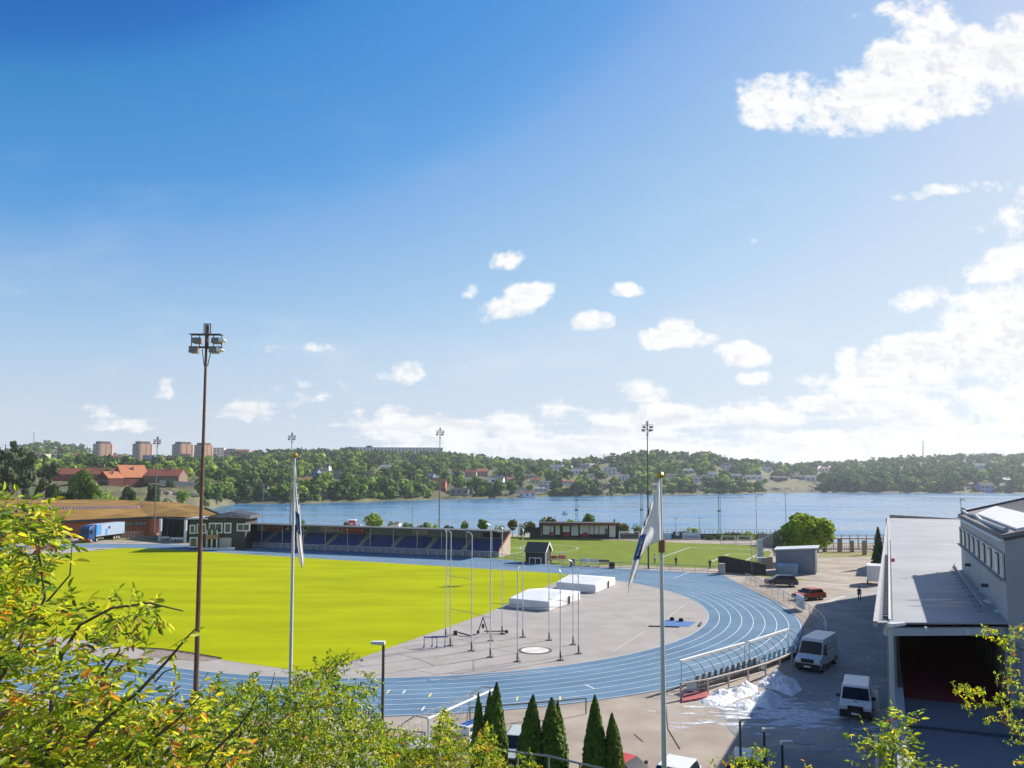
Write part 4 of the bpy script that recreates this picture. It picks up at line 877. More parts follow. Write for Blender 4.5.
# ------------------------------------------------------------------ truck
tp0, tp1 = G(84, 543), G(118, 538.5); tv = (tp0 - tp1).normalized(); TL = (tp1 - tp0).length + .3
tk = thing('truck', 'blue and white articulated lorry parked in front of the brick sports hall', 'truck', tp0, math.atan2(tv.y, tv.x))   # +x = forward
tb = M_('truck_blue', (.02, .06, .17), .35, .15, .8); tw = M_('truck_white', (.30, .37, .47), .4, .06, .8)
b = MB(); b.box((-1.0, 0, 2.0), (2.2, 2.5, 2.7)); b.hexa([(-2.1, -1.25, 3.3), (.1, -1.25, 3.3), (.1, 1.25, 3.3), (-2.1, 1.25, 3.3), (-2.1, -1.2, 4.0), (-.8, -1.1, 3.9), (-.8, 1.1, 3.9), (-2.1, 1.2, 4.0)]); b.build('cab', tb, tk, bevel=.12)
b = MB(); b.box((.11, 0, 2.55), (.04, 2.1, 1.0)); b.build('windscreen', glassd, tk)
for s in (-1, 1): b = MB(); b.box((-.6, s * 1.26, 2.5), (.9, .04, .8)); b.build('side_window', glassd, tk)
b = MB(); b.box((.1, 0, .75), (.3, 2.5, .6)); b.build('bumper', redp, tk)
b = MB(); b.box((-2.6 - TL * .42, 0, 2.75), (TL * .84, 2.5, 2.9)); tr_ = b.build('trailer', tw, tk, bevel=.05)
for s in (-1, 1):
    b = MB(); b.box((-3.6, s * 1.265, 2.9), (1.9, .03, 2.5)); b.box((-6.6, s * 1.265, 2.2), (.8, .03, 1.6)); b.build('blue_panel', M_('sky_blue_panel', (.06, .24, .52), .5), tr_)
    b = MB()
    for (u, v, w, h) in word(0, 1, 0, 1, 8, 12): b.box((-8.2 - (1 - u) * 2 + 1.6 - u * 2.6 + 1.2, s * 1.27, 3.2 + v * .5), (w * 5, .02, h * .6))
    b.build('lettering', M_('letter_navy', (.02, .05, .2), .5), tr_)
b = MB(); b.box((-2.6 - TL * .42, 0, 1.1), (TL * .84, 1.0, .3)); b.build('chassis', blackp, tk)
for x in (-.9, -3.0, -TL * .72, -TL * .79, -TL * .86):
    for s in (-1, 1):
        b = MB(); b.tube((x, s * .85, .5), (x, s * 1.2, .5), .5, .5, 16); w_ = b.build('wheel', rubber, tk); b = MB(); b.tube((x, s * 1.2, .5), (x, s * 1.22, .5), .27, .27, 12); b.build('rim', alu, w_)
# ------------------------------------------------------------------ infield equipment
def mat_block(label, A, B, C_, h, ridge):
    A, B, C_ = Vector(A), Vector(B), Vector(C_); Dp = A + (B - C_) * -1 + (B - B); Dq = C_ + (A - B)
    t = thing('landing_mat', label, 'landing mat', B, 0, 'covered landing mats')
    P = [B, A, Dq, C_]; m = M_('mat_cover', (.66, .67, .68), .55, .07, .8, c2=(.72, .73, .74)); cen = (A + C_) / 2
    b = MB(); b.hexa([up(p, 0) for p in P] + [up(p, h) for p in P])
    b.build('cover', m, t, B, bevel=.12)
    b = MB(); ma, mb_ = (B + C_) / 2, (A + Dq) / 2
    sh_ = .97; Q = [cen + (p - cen) * sh_ for p in P]; r0, r1 = cen + (ma - cen) * .9, cen + (mb_ - cen) * .9
    b.poly([up(Q[0], h), up(Q[1], h), up(r1, h + ridge), up(r0, h + ridge)]); b.poly([up(Q[2], h), up(Q[3], h), up(r0, h + ridge), up(r1, h + ridge)]); b.poly([up(Q[3], h), up(Q[0], h), up(r0, h + ridge)]); b.poly([up(Q[1], h), up(Q[2], h), up(r1, h + ridge)])
    b.build('rain_lid', m, t, B)
    b = MB(); s_ = B + (C_ - B) * .62; n_ = Vector(((C_ - B).y, -(C_ - B).x, 0)).normalized() * .03; b.beam(up(s_ + n_, .1), up(s_ + n_, h * .9), .12, .5); b.build('strap', blackp, t, B)
    return t
mB, mA, mC = G(549, 611.5), G(508.5, 607.5), G(580.5, 600)
mat_block('large white covered high jump mat nearest the throwing cage', mA, mB, mC, 1.15, .5)
mB2, mA2, mC2 = G(595.5, 593.5), G(556, 590), G(615.5, 585)
mat_block('white covered landing mat behind the other, next to the far bend', mA2, mB2, mC2, 1.15, .5)
# throwing circle and cage
cc = G(535, 650.6)
o = kind(MB().cyl((cc.x, cc.y, .012), 1.58, .03, 40).build('throwing_circle_rim', M_('circle_rim', (.10, .09, .085), .8)))
o = kind(MB().cyl((cc.x, cc.y, .012), 1.28, .036, 40).build('throwing_circle', M_('circle_pad', (.62, .58, .55), .8, .1)))
cage = thing('throwing_cage', 'tall open throwing cage of slim grey posts with hooked tops on the apron', 'throwing cage', cc)
PO = [(445.6, 637, 533), (450.2, 646, 534), (471.4, 651, 536), (490.2, 657.5, 528), (502, 634, 530), (522.8, 637.5, 532), (490.5, 641, 571), (517.3, 662, 572), (549, 640.6, 565), (560.3, 660.6, 573), (573, 645, 564), (578.5, 654, 571)]
steel = M_('cage_steel', (.62, .62, .64), .4, .08, metal=.3); feet = []
for i, (px, yb, yt) in enumerate(PO):
    p = G(px, yb); h = at(px, yt, p.y).z; q = MB(); q.tube(p, up(p, h), .05, .04, 8)
    dr = Vector((cc.x - p.x, cc.y - p.y, 0)).normalized() * (-1 if i < 6 else 1)
    pv = up(p, h)
    for s in range(1, 6): a_ = s * .3; nx = up(p, h) + dr * (.6 * (1 - math.cos(a_))) + Vector((0, 0, .4 * math.sin(a_))); q.tube(pv, nx, .045, .04, 6); pv = nx
    po = q.build('post', steel, cage, cc)
    f = MB(); f.box((p.x, p.y, .04), (.55, .3, .07)); f.tube(p, up(p, .8), .075, .065, 8); f.tube(p + Vector((.28, 0, .05)), up(p, .6), .02, .02, 5); f.build('foot', M_('foot_steel', (.10, .10, .11), .6), po, cc); feet.append((p, h))
for (i, j, fz) in ((0, 1, .62), (1, 2, .62), (1, 2, .33), (2, 3, .33), (3, 7, .42), (7, 9, .60), (9, 11, .60), (4, 5, .30), (5, 8, .28), (8, 10, .55), (10, 11, .9), (9, 11, .97), (6, 4, .25), (4, 5, .66)):
    (p, h), (q, h2) = feet[i], feet[j]; b = MB(); b.tube(up(p, h * fz), up(q, min(h * fz, h2)), .022, .022, 5); b.build('cross_bar', M_('bar_steel', (.22, .22, .24), .5), cage, cc)
# little equipment on the apron
def gear(label, px, y, cat, fn, name, g=None):
    p = G(px, y); b = MB(); m = fn(b, p); tag(b.build(name, m, origin=p), label, cat, g)
def hurdle(b, p):
    for s in (-.6, .6): b.box((p.x + s, p.y, .45), (.06, .06, .9)); b.box((p.x + s, p.y + .3, .05), (.07, .8, .07))
    b.box((p.x, p.y, .95), (1.3, .05, .12)); return bluep
gear('blue hurdle standing on the apron near the grass edge, left one', 430.5, 647.5, 'hurdle', hurdle, 'hurdle', 'blue hurdles'); gear('blue hurdle beside a cage foot at the left of the throwing cage', 438.5, 647, 'hurdle', hurdle, 'hurdle', 'blue hurdles')
def cart(b, p):
    b.tube(p + Vector((-.5, 0, .2)), p + Vector((0, 0, 1.7)), .05); b.tube(p + Vector((.5, 0, .1)), p + Vector((0, 0, 1.7)), .05); b.tube(p + Vector((.1, .4, .2)), p + Vector((2.4, .2, .25)), .06); b.tube(p + Vector((-.5, -.1, .2)), p + Vector((-.5, .1, .2)), .16, .16, 10); b.tube(p + Vector((2.4, -.1, .25)), p + Vector((2.4, .1, .25)), .18, .18, 10); b.box((p.x, p.y, .8), (.25, .25, .4)); return darkm
gear('dark wheeled net trolley standing on the apron inside the cage', 483, 634, 'trolley', cart, 'trolley')
def sweeper(b, p): b.tube(p + Vector((-.7, .5, .25)), p + Vector((.7, -.5, .1)), .07); b.box((p.x - 1, p.y + .6, .2), (.4, .3, .4)); return darkm
gear('dark bar lying on the apron behind the left cage posts', 465, 636, 'bar', sweeper, 'loose_bar')
for (px, y, lab) in ((672, 620.5, 'small black block at the far side of the blue runway, left one'), (681, 621.5, 'small black block at the far side of the blue runway, right one')): gear(lab, px, y, 'block', lambda b, p: (b.box((p.x, p.y, .15), (.45, .3, .3)), b.box((p.x, p.y, .33), (.3, .2, .08)), rubber)[-1], 'start_block')
gear('long thin dark bar lying on the apron left of the blue runway', 664, 627.3, 'bar', lambda b, p: (b.beam(p + Vector((-1.6, .3, .08)), p + Vector((1.6, -.15, .08)), .1, .1), darkm)[-1], 'loose_bar')
gear('short dark bar at the apron edge right of the blue runway', 701, 625, 'bar', lambda b, p: (b.beam(p + Vector((-.4, -.9, .1)), p + Vector((.3, 1.1, .1)), .14, .14), darkm)[-1], 'loose_bar')
# ------------------------------------------------------------------ far side of the track: hut, rail, benches, goals, shelters
hb, hb1 = G(525.5, 563), G(545.5, 562.5); hw = (hb1 - hb).length; hz_ = at(525, 551, hb.y).z; hr_ = at(525, 543, hb.y).z
t = thing('equipment_hut', 'small dark timber hut with white trim beside the far straight', 'hut', hb, -.36)
b = MB(); d_ = 3.4; b.box((hw / 2, d_ / 2, hz_ / 2), (hw, d_, hz_))
for x in (0, hw): b.poly([(x, 0, hz_), (x, d_, hz_), (x, d_ / 2, hr_)])
b.build('wall', woodd, t)
b = MB()
for s in (-1, 1): b.hexa([(-.2, d_ / 2, hr_), (hw + .2, d_ / 2, hr_), (hw + .2, d_ / 2 + s * (d_ / 2 + .3), hz_ - .12), (-.2, d_ / 2 + s * (d_ / 2 + .3), hz_ - .12), (-.2, d_ / 2, hr_ + .12), (hw + .2, d_ / 2, hr_ + .12), (hw + .2, d_ / 2 + s * (d_ / 2 + .3), hz_), (-.2, d_ / 2 + s * (d_ / 2 + .3), hz_)])
b.build('roof', M_('hut_roof', (.075, .07, .075), .8), t)
b = MB()
for s in (-1, 1): b.beam((hw + .24, d_ / 2, hr_ + .05), (hw + .24, d_ / 2 + s * (d_ / 2 + .3), hz_ - .1), .1, .3)
b.box((hw + .05, 0, hz_ / 2), (.14, .14, hz_)); b.box((hw + .05, d_, hz_ / 2), (.14, .14, hz_)); b.box((hw / 2, -.05, hz_ - .1), (hw, .08, .15)); b.build('trim', white, t)
def rail(label, pts, h, n, m, name='railing', r=.045, low=True, g=None, mesh=None, w=None):
    b = MB(); tot = [0]
    for p, q in zip(pts[:-1], pts[1:]): tot.append(tot[-1] + (q - p).length)
    def P(s):
        for i in range(len(pts) - 1):
            if s <= tot[i + 1] + 1e-6: return pts[i] + (pts[i + 1] - pts[i]) * ((s - tot[i]) / (tot[i + 1] - tot[i]))
        return pts[-1]
    t = thing(name, label, 'railing' if name == 'railing' else 'fence', pts[0], 0, g)
    for i in range(n + 1):
        p = P(tot[-1] * i / n); b = MB(); b.tube(p, p + Vector((0, 0, h)), w or r, w or r, 6); b.build('post', m, t, pts[0])
    b = MB(); N_ = max(n, 1)
    for i in range(N_):
        p, q = P(tot[-1] * i / N_), P(tot[-1] * (i + 1) / N_); b.tube(p + Vector((0, 0, h)), q + Vector((0, 0, h)), r * 1.1, r * 1.1, 6)
        if low: b.tube(p + Vector((0, 0, h * (.5 if low is True else low))), q + Vector((0, 0, h * (.5 if low is True else low))), r * .8, r * .8, 6)
    b.build('rail', m, t, pts[0])
    if mesh:
        b = MB()
        for i in range(N_):
            p, q = P(tot[-1] * i / N_), P(tot[-1] * (i + 1) / N_); k = 6
            for j in range(1, k): s_ = p + (q - p) * j / k; b.tube(s_ + Vector((0, 0, .1)), s_ + Vector((0, 0, h)), .012, .012, 4)
            for z in (.12, .4, .7): b.tube(p + Vector((0, 0, z * h)), q + Vector((0, 0, z * h)), .012, .012, 4)
        b.build('mesh_panel', m, t, pts[0])['kind'] = 'stuff'
    return t
rail('grey rail with posts between the far straight and the football pitch, right of the hut', [G(552, 565.8), G(600, 568.5), G(660, 571), G(721, 574)], 1.15, 14, galv, low=.3)
rail('short grey rail left of the dark hut', [G(497, 559.5), G(524, 563)], 1.1, 3, galv)
rail('white bracket rail directly in front of the dark hut', [G(529.5, 564), G(541, 564.5)], 1.15, 2, white, low=False, r=.06)
for (px, y, col, lab, s) in ((572.5, 566.5, M_('bin_purple', (.16, .14, .22), .6), 'grey purple bin by the rail right of the dark hut', (.8, .7, 1.25)), (612, 568.5, blackp, 'black bin by the rail left of the right flag', (.9, .7, 1.0)), (722, 574.5, concrete, 'pale concrete pillar at the end of the far rail', (.9, .8, 1.7))):
    p = G(px, y); t = thing('litter_bin' if 'bin' in lab else 'concrete_pillar', lab, 'bin' if 'bin' in lab else 'pillar', p); b = MB(); b.box((p.x, p.y, s[2] / 2), s); b.build('body', col, t, p, bevel=.04); b = MB(); b.box((p.x, p.y, s[2] + .05), (s[0] + .08, s[1] + .08, .1)); b.build('lid' if 'bin' in lab else 'cap', col, t, p)
for (px, y, c, lab) in ((556, 563, redp, 'red and white folded umbrella bench beside the dark hut'), (585, 566, offwhite, 'pale bench behind the rail right of the purple bin'), (594, 566.5, offwhite, 'pale bench behind the rail, middle of the row'), (604, 567.2, M_('bench_brown', (.2, .13, .1), .7), 'brown bench left of the black bin')):
    p = G(px, y); t = thing('bench', lab, 'bench', p, -.1, 'benches beside the far straight'); b = MB(); b.box((0, 0, .62), (1.9, .5, .1)); b.build('seat', c, t); b = MB(); b.box((0, .25, 1.05), (1.9, .08, .5)); b.build('backrest', c, t)
    for s in (-.8, .8): b = MB(); b.box((s, .1, .32), (.08, .45, .64)); b.build('leg', galv, t)
p = G(562, 563.5); t = thing('mesh_trolley', 'white wire trolley just right of the dark hut', 'trolley', p); b = MB()
for s in (-.8, .8):
    for q in (-.4, .4): b.box((s, q, 1.0), (.06, .06, 2.0))
for z in (.5, 1.2, 2.0): b.box((0, -.4, z), (1.6, .05, .05)); b.box((0, .4, z), (1.6, .05, .05)); b.box((-.8, 0, z), (.05, .8, .05)); b.box((.8, 0, z), (.05, .8, .05))
b.build('frame', white, t); b = MB(); b.box((0, 0, 1.2), (1.3, .6, .6)); b.build('load', redp, t)
def goal(label, p, w, h, rz, d=1.6, m=white):
    t = thing('football_goal', label, 'football goal', p, rz, 'football goals'); b = MB(); r = .07
    b.tube((0, 0, 0), (0, 0, h), r, r, 8); b.build('post', m, t); b = MB(); b.tube((w, 0, 0), (w, 0, h), r, r, 8); b.build('post', m, t)
    b = MB(); b.tube((-r, 0, h), (w + r, 0, h), r, r, 8); b.build('crossbar', m, t)
    b = MB()
    for x in (0, w): b.tube((x, 0, h), (x, d * .5, h), .035); b.tube((x, d * .5, h), (x, d, h * .75), .035); b.tube((x, d, h * .75), (x, d * 1.15, 0), .035); b.tube((x, 0, .05), (x, d * 1.15, .05), .035)
    b.tube((0, d * 1.15, .05), (w, d * 1.15, .05), .035); b.build('net_frame', galv, t)
    b = MB(); st_ = .42
    for i in range(int(w / st_) + 1):
        x = i * st_; b.tube((x, 0, h), (x, d * .5, h), .008, .008, 3); b.tube((x, d * .5, h), (x, d, h * .75), .008, .008, 3); b.tube((x, d, h * .75), (x, d * 1.15, 0), .008, .008, 3)
    for z in (.2, .4, .6, .75): b.tube((0, d * 1.15 - z * .2, h * z), (w, d * 1.15 - z * .2, h * z), .008, .008, 3)
    for x in (0, w):
        for z in (.2, .4, .6, .8): b.tube((x, 0, h * z), (x, d * 1.1, h * z), .008, .008, 3)
        for y in (.25, .5, .75): b.tube((x, d * y, 0), (x, d * y, h * (1 if y < .5 else .85)), .008, .008, 3)
    nm = b.build('net', M_('net_white', (.7, .7, .7), .7), t); nm['kind'] = 'stuff'; return t
goal('small goal on the far side of the football pitch behind the right flag', G(619.5, 540), 5.0, 2.1, -.05)
for (px, lab) in ((728, 'small white goal on the far pitch edge, nearer the banners of the pair'), (744, 'small white goal on the far pitch edge, nearer the big green tree of the pair')): goal(lab, G(px - 6, 544.5), 3.2, 2.0, -.05)
goal('small white goal standing behind the end of the grandstand', G(510, 537.5), 2.2, 2.6, -.05, d=2)
p = G(431.5, 744.5); q = G(497, 712)
gp0, gp1 = Vector((-4.62, 44.4, 0)), Vector((-1.0, 50.6, 0)); dv = gp1 - gp0
goal('large white football goal with a loose net beside the near straight', gp0, dv.length, 2.44, math.atan2(dv.y, dv.x), d=1.9)
# long shelter with red roof fascia
D = 203; s0, s1 = gxy(541, D), gxy(618.5, D - 2); s0, s1 = Vector((*s0, 0)), Vector((*s1, 0)); sl = (s1 - s0).length; shh = at(541, 522, D).z
t = thing('long_shelter', 'long low white clubhouse shelter with a dark red roof edge beyond the football pitch', 'shelter', s0, math.atan2((s1 - s0).y, (s1 - s0).x))
b = MB(); b.box((sl / 2, 3.2, (shh - .5) / 2), (sl, 3.0, shh - .5)); b.build('back_wall', woodd, t)
b = MB(); b.box((sl / 2, 1.5, shh - .2), (sl + .6, 5.2, .35)); b.build('roof', M_('shelter_roof', (.10, .085, .085), .8), t)
b = MB(); b.box((sl / 2, -1.15, shh - .35), (sl + .6, .12, .6)); b.build('fascia', M_('fascia_red', (.13, .06, .05), .7), t)
for (a, c, z0, z1, m, nm) in ((.02, .16, .9, 3.2, white, 'wall_panel'), (.185, .25, .9, 3.3, white, 'wall_panel'), (.28, .37, 1.6, 3.2, white, 'wall_panel'), (.39, .48, .7, 3.3, white, 'wall_panel'), (.5, .68, 1.1, 3.4, white, 'wall_panel'), (.69, .86, 1.1, 3.4, white, 'wall_panel'), (.88, .96, .4, 3.4, white, 'wall_panel'), (.10, .17, .5, 1.6, redl, 'bench'), (.3, .36, .4, 1.4, redl, 'bench'), (.54, .6, .4, 1.6, redl, 'bench'), (.82, .86, .5, 2.6, blackp, 'door')):
    b = MB(); b.box((sl * (a + c) / 2, 1.55, (z0 + z1) / 2), (sl * (c - a), .2, z1 - z0)); b.build(nm, m, t)
for i in range(9): b = MB(); b.box((sl * (i + .02) / 8.05, -.9, (shh - .4) / 2), (.16, .16, shh - .4)); b.build('post', woodd, t)
p0 = G(519, 537.5); b = MB(); D = 204; q0, q1 = Vector((*gxy(530, D), 0)), Vector((*gxy(541, D), 0)); b.beam(up(q0, 1.4), up(q1, 1.4), .15, 2.8); tag(b.build('timber_screen', woodd, origin=q0), 'dark timber screen wall at the left end of the long shelter', 'wall')
# banner fence beyond the pitch
for (px0, px1, y0, y1, m, lab, mk) in ((647, 671.5, 533, 541.5, M_('banner_sky', (.36, .55, .68), .7), 'pale blue banner left of the dark crest banner on the far fence', 0), (673, 682, 531.5, 541.5, M_('banner_navy', (.03, .06, .10), .7), 'dark navy banner with a pale round crest on the far fence', 1), (682.5, 700.5, 532.5, 541, M_('banner_pale_blue', (.50, .58, .66), .7), 'pale blue grey banner with lettering right of the dark crest banner', 2), (704, 716, 537, 543, M_('banner_violet', (.34, .32, .38), .7), 'grey violet panel on the fence left of the small goal pair', 0)):
    D = 201; a, c = at(px0, y1, D), at(px1, y1, D); zt = at(px0, y0, D).z; zb = max(.15, a.z)
    b = MB(); b.beam((a.x, D, (zt + zb) / 2), (c.x, D, (zt + zb) / 2), .08, zt - zb); o = tag(b.build('fence_banner', m, origin=(a.x, D, 0)), lab, 'banner', 'banners on the far pitch fence')
    q = MB()
    if mk == 1: q.tube(((a.x + c.x) / 2, D - .06, zb + (zt - zb) * .7), ((a.x + c.x) / 2, D - .08, zb + (zt - zb) * .7), .55, .55, 16)
    if mk == 2:
        for (u, v, w, h) in word(.12, .88, .35, .3, 9, 5): q.box((a.x + (c.x - a.x) * u, D - .06, zb + (zt - zb) * v), ((c.x - a.x) * w, .03, (zt - zb) * h))
    if mk: q.build('crest' if mk == 1 else 'lettering', offwhite if mk == 1 else M_('letter_grey', (.12, .14, .2), .6), o, (a.x, D, 0))
D = 201.6; b = MB(); fh = 2.6
for i in range(41): px = 618 + i * 4.1; x = gxy(px, D)[0]; b.box((x, D, fh / 2), (.08, .08, fh))
x0, x1 = gxy(618, D)[0], gxy(782, D)[0]
for z in (.1, .7, 1.3, 1.9, 2.6): b.beam((x0, D, z), (x1, D, z), .05, .05)
b.beam((x0, D + .1, .75), (x1, D + .1, .75), .05, 1.4); tag(b.build('pitch_fence', M_('fence_dark', (.05, .055, .06), .7), origin=(x0, D, 0)), 'long dark fence behind the football pitch carrying the banners', 'fence')
D = 190; q0, q1 = Vector((*gxy(757, 186), 0)), Vector((*gxy(780, 178), 0)); b = MB(); b.beam(up(q0, 1.4), up(q1, 1.4), .12, 2.8)
tag(b.build('timber_fence', woodl, origin=q0), 'grey brown board fence between the football pitch and the big green tree', 'fence')
# black board wall at the pitch corner
q0, q1, q2 = G(718.5, 572.5), G(724.5, 572), G(766, 575); b = MB(); b.beam(up(q0, 1.35), up(q1, 1.35), .12, 2.7); b.hexa([q1, q2, q2 + Vector((0, .15, 0)), q1 + Vector((0, .15, 0)), up(q1, 2.7), up(q2, 1.7), up(q2, 1.7) + Vector((0, .15, 0)), up(q1, 2.7) + Vector((0, .15, 0))])
tag(b.build('board_wall', woodd, origin=q0), 'black sloping board wall at the near right corner of the football pitch', 'wall')
snow_m = mat('old_snow', (.62, .64, .67), .85, .12, .9, bump=.6, c2=(.72, .73, .75))
def patch(mb, c, rx, ry, z, seed, n=22, rz=0):
    if n > 60:
        r = random.Random(seed); ph = [r.uniform(0, 6.28) for _ in range(5)]; mb.poly([(c.x + rx * (1 + sum(.12 / (k + 1) * math.sin((k + 2) * t + ph[k]) for k in range(5))) * math.cos(t), c.y + ry * (1 + sum(.12 / (k + 1) * math.sin((k + 2) * t + ph[k]) for k in range(5))) * math.sin(t), z) for t in [2 * math.pi * i / n for i in range(n)]]); return
    r = random.Random(seed); pts = []
    for i in range(n):
        t = 2 * math.pi * i / n; k = r.uniform(.55, 1.15); x, y = rx * k * math.cos(t), ry * k * math.sin(t); pts.append((c.x + x * math.cos(rz) - y * math.sin(rz), c.y + x * math.sin(rz) + y * math.cos(rz), z))
    mb.poly(pts)
# ------------------------------------------------------------------ covered deck and hall on the right
RZ, DZ = 10.45, 7.25                      # canopy roof and deck heights
FL_, FR_ = G(876, 622.5, RZ), G(1007.5, 622.5, RZ)
a0, b0 = AB(FL_); aR, bR = AB(FR_); aN, bN = AB(at(1005.3, 541, FR_.y))
aw = aR + .02; bFar = 36.5; NEn = bR; bE = AB(G(968, 570, RZ))[1]
tallz = at(1005.3, 541, FR_.y).z
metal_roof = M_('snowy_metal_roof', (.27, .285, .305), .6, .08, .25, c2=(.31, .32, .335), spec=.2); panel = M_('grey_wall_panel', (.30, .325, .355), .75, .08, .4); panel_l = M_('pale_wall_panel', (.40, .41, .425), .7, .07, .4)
dk = thing('covered_deck', 'raised covered sports deck with a flat pale metal roof beside the road', 'covered deck', W(a0, b0))
DO = W(a0, b0)
# retaining structure and floor
b = MB()
aL = 54.75
b.poly([W(aL, -80, DZ), W(80, -80, DZ), W(80, bFar, DZ), W(aL, bFar, DZ)]); b.build('deck_floor', M_('deck_asphalt', (.12, .135, .16), .9, .15, .25), dk, DO)
lr = AB(G(897, 697.5, DZ))[1]; rr2 = AB(G(965, 703, DZ))
b = MB(); q = [G(895, 697, DZ + .01), G(1012, 708.5, DZ + .01)]; b.poly([q[0], q[1], W(64, bFar, DZ + .01), W(aL, bFar, DZ + .01)]); b.build('red_surface', M_('red_rubber', (.17, .02, .022), .85, .1), dk, DO)
b = MB(); p, q = G(880, 723, DZ + .01), G(1024, 738, DZ + .01); seg(b, p, q, .35, DZ + .012); b.build('drain_line', M_('drain_dark', (.035, .04, .05), .8), dk, DO)
b = MB(); b.beam(W(aL - .1, -80, DZ / 2), W(aL - .1, bFar, DZ / 2), .3, DZ); b.build('retaining_wall', concrete, dk, DO)
b = MB(); b.beam(W(aL + .1, -80, DZ + .25), W(aL + .1, bFar, DZ + .25), .34, .5); b.build('parapet', M_('parapet_concrete', (.30, .30, .31), .85, .15), dk, DO)
b = MB(); b.beam(W(a0 + .75, b0 + 1.5, (RZ + DZ) / 2), W(a0 + .75, bFar, (RZ + DZ) / 2), .12, RZ - DZ - .5); b.build('side_wall', M_('side_wall_dark', (.03, .03, .035), .85), dk, DO)
b = MB(); b.beam(W(a0 + .7, bFar - .2, (RZ + DZ) / 2), W(70, bFar - .2, (RZ + DZ) / 2), .2, RZ - DZ - .2); b.build('end_wall', woodd, dk, DO)
# inner right wall below the hall
iw0, iw1 = G(1008, 706, DZ), G(978, 640, DZ); b = MB(); m_ = (RZ + DZ) / 2
dv = (iw1 - iw0); iw1 = iw0 + dv * 2.6; b.beam(up(iw0, m_), up(iw1, m_), .15, RZ - DZ - .4); b.build('inner_wall', panel, dk, DO)
b = MB()
for i in range(26): s_ = iw0 + (iw1 - iw0) * (i / 26); b.tube(up(s_, DZ) + Vector((-.1, 0, 0)), up(s_, RZ - .3) + Vector((-.1, 0, 0)), .035, .035, 5)
b.build('panel_joint', M_('joint_dark', (.06, .065, .07), .8), dk, DO)
# roof
aRf = 70
b = MB(); P = [FL_, W(aw, bR, RZ), W(aw, bE, RZ), W(aRf, bE, RZ), W(aRf, bFar, RZ), W(a0 + 1.0, bFar, RZ)]
n = len(P); b.prism([(p.x, p.y) for p in P], RZ - .07, RZ); b.build('roof', metal_roof, dk, DO)
b = MB(); b.beam(W(a0 - .02, b0, RZ - .06), W(a0 + .98, bFar, RZ - .06), .16, .22); b.build('gutter', M_('gutter_grey', (.35, .35, .36), .6), dk, DO)
b = MB(); b.beam(W(a0 + .3, b0 + .35, RZ - .37), W(aw, bR + .35, RZ - .37), .25, .30); b.build('front_beam', M_('beam_grey', (.42, .46, .50), .6, .05), dk, DO)
for i in range(4): p = W(a0 + .35 + i * (aw - a0 - .5) / 3, b0 + .25, RZ - .145); b = MB(); b.box(tuple(p), (.10, .3, .14), TH); b.build('bracket', M_('bracket_pale', (.5, .52, .55), .6), dk, DO)
p0, p1 = AB(G(889.5, 621, RZ)), AB(G(890, 530, RZ)); b = MB(); pA, pB = G(889.5, 621, RZ), G(889, 560, RZ)
b.beam(pA + Vector((0, 0, .05)), pA + (pB - pA).normalized() * 75 + Vector((0, 0, .05)), .06, .08); b.build('roof_seam', M_('seam_white', (.66, .66, .67), .5), dk, DO)
dn = (pB - pA).normalized(); rt = Vector((dn.y, -dn.x, 0))
for i in range(44): b = MB(); s_ = pA + dn * (i * .62 + .3); b.box((s_.x - rt.x * .14, s_.y - rt.y * .14, RZ + .09), (.20, .12, .14), TH); b.build('snow_guard', M_('guard_steel', (.10, .11, .13), .5), dk, DO)
b = MB()
for i in range(70): s_ = pA + dn * (i * .62 + .3); b.box((s_.x + rt.x * .10, s_.y + rt.y * .10, RZ + .02), (.05, .05, .05), TH)
b.build('roof_bolt', M_('bolt_dark', (.12, .13, .15), .5), dk, DO)['kind'] = 'stuff'
g0, g1 = G(955.5, 571.5, RZ), G(983.5, 611.5, RZ); b = MB(); b.beam(g0 + Vector((0, 0, .22)), g1 + Vector((0, 0, .22)), .06, .06)
for i in range(11): s_ = g0 + (g1 - g0) * (i / 10); b.beam(s_, s_ + Vector((0, 0, .22)), .05, .05); b.beam(s_, s_ + Vector((-.26, .02, .02)), .07, .05)
b.build('snow_barrier', M_('barrier_grey', (.3, .33, .37), .5), dk, DO)
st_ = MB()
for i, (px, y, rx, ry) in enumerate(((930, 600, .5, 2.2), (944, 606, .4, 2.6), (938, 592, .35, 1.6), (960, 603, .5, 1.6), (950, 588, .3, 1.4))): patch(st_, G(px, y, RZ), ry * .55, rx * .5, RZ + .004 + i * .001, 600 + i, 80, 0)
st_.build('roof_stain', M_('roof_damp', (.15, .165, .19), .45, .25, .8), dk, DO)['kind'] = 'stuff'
sw = MB()
for i, (px, y, rx, ry) in enumerate(((968, 574, .5, .18), (975, 580, .45, .2), (985, 592, .5, .25), (990, 602, .5, .22), (999, 612, .4, .2), (972, 570.5, .35, .1))): patch(sw, G(px, y, RZ), ry * 1.1, rx * 1.6, RZ + .012 + i * .002, 400 + i, 16, -.45)
sw.build('roof_snow', snow_m, dk, DO)['kind'] = 'stuff'
q = G(954.5, 569.5, RZ); b = MB(); b.sphere((q.x, q.y, RZ + .12), .12, 8, 6); b.tube(q, q + Vector((0, 0, .35)), .03); b.build('roof_vent', M_('vent_grey', (.4, .4, .42), .6), dk, DO)
q = G(893, 561.5, RZ); b = MB(); b.box((q.x, q.y, RZ + .1), (.16, .16, .2)); tag(b.build('marker_box', redp, origin=q), 'tiny red box on the left part of the pale canopy roof', 'marker')
b = MB(); pA, pB = G(890, 517.5, RZ), G(955, 515.5, RZ)
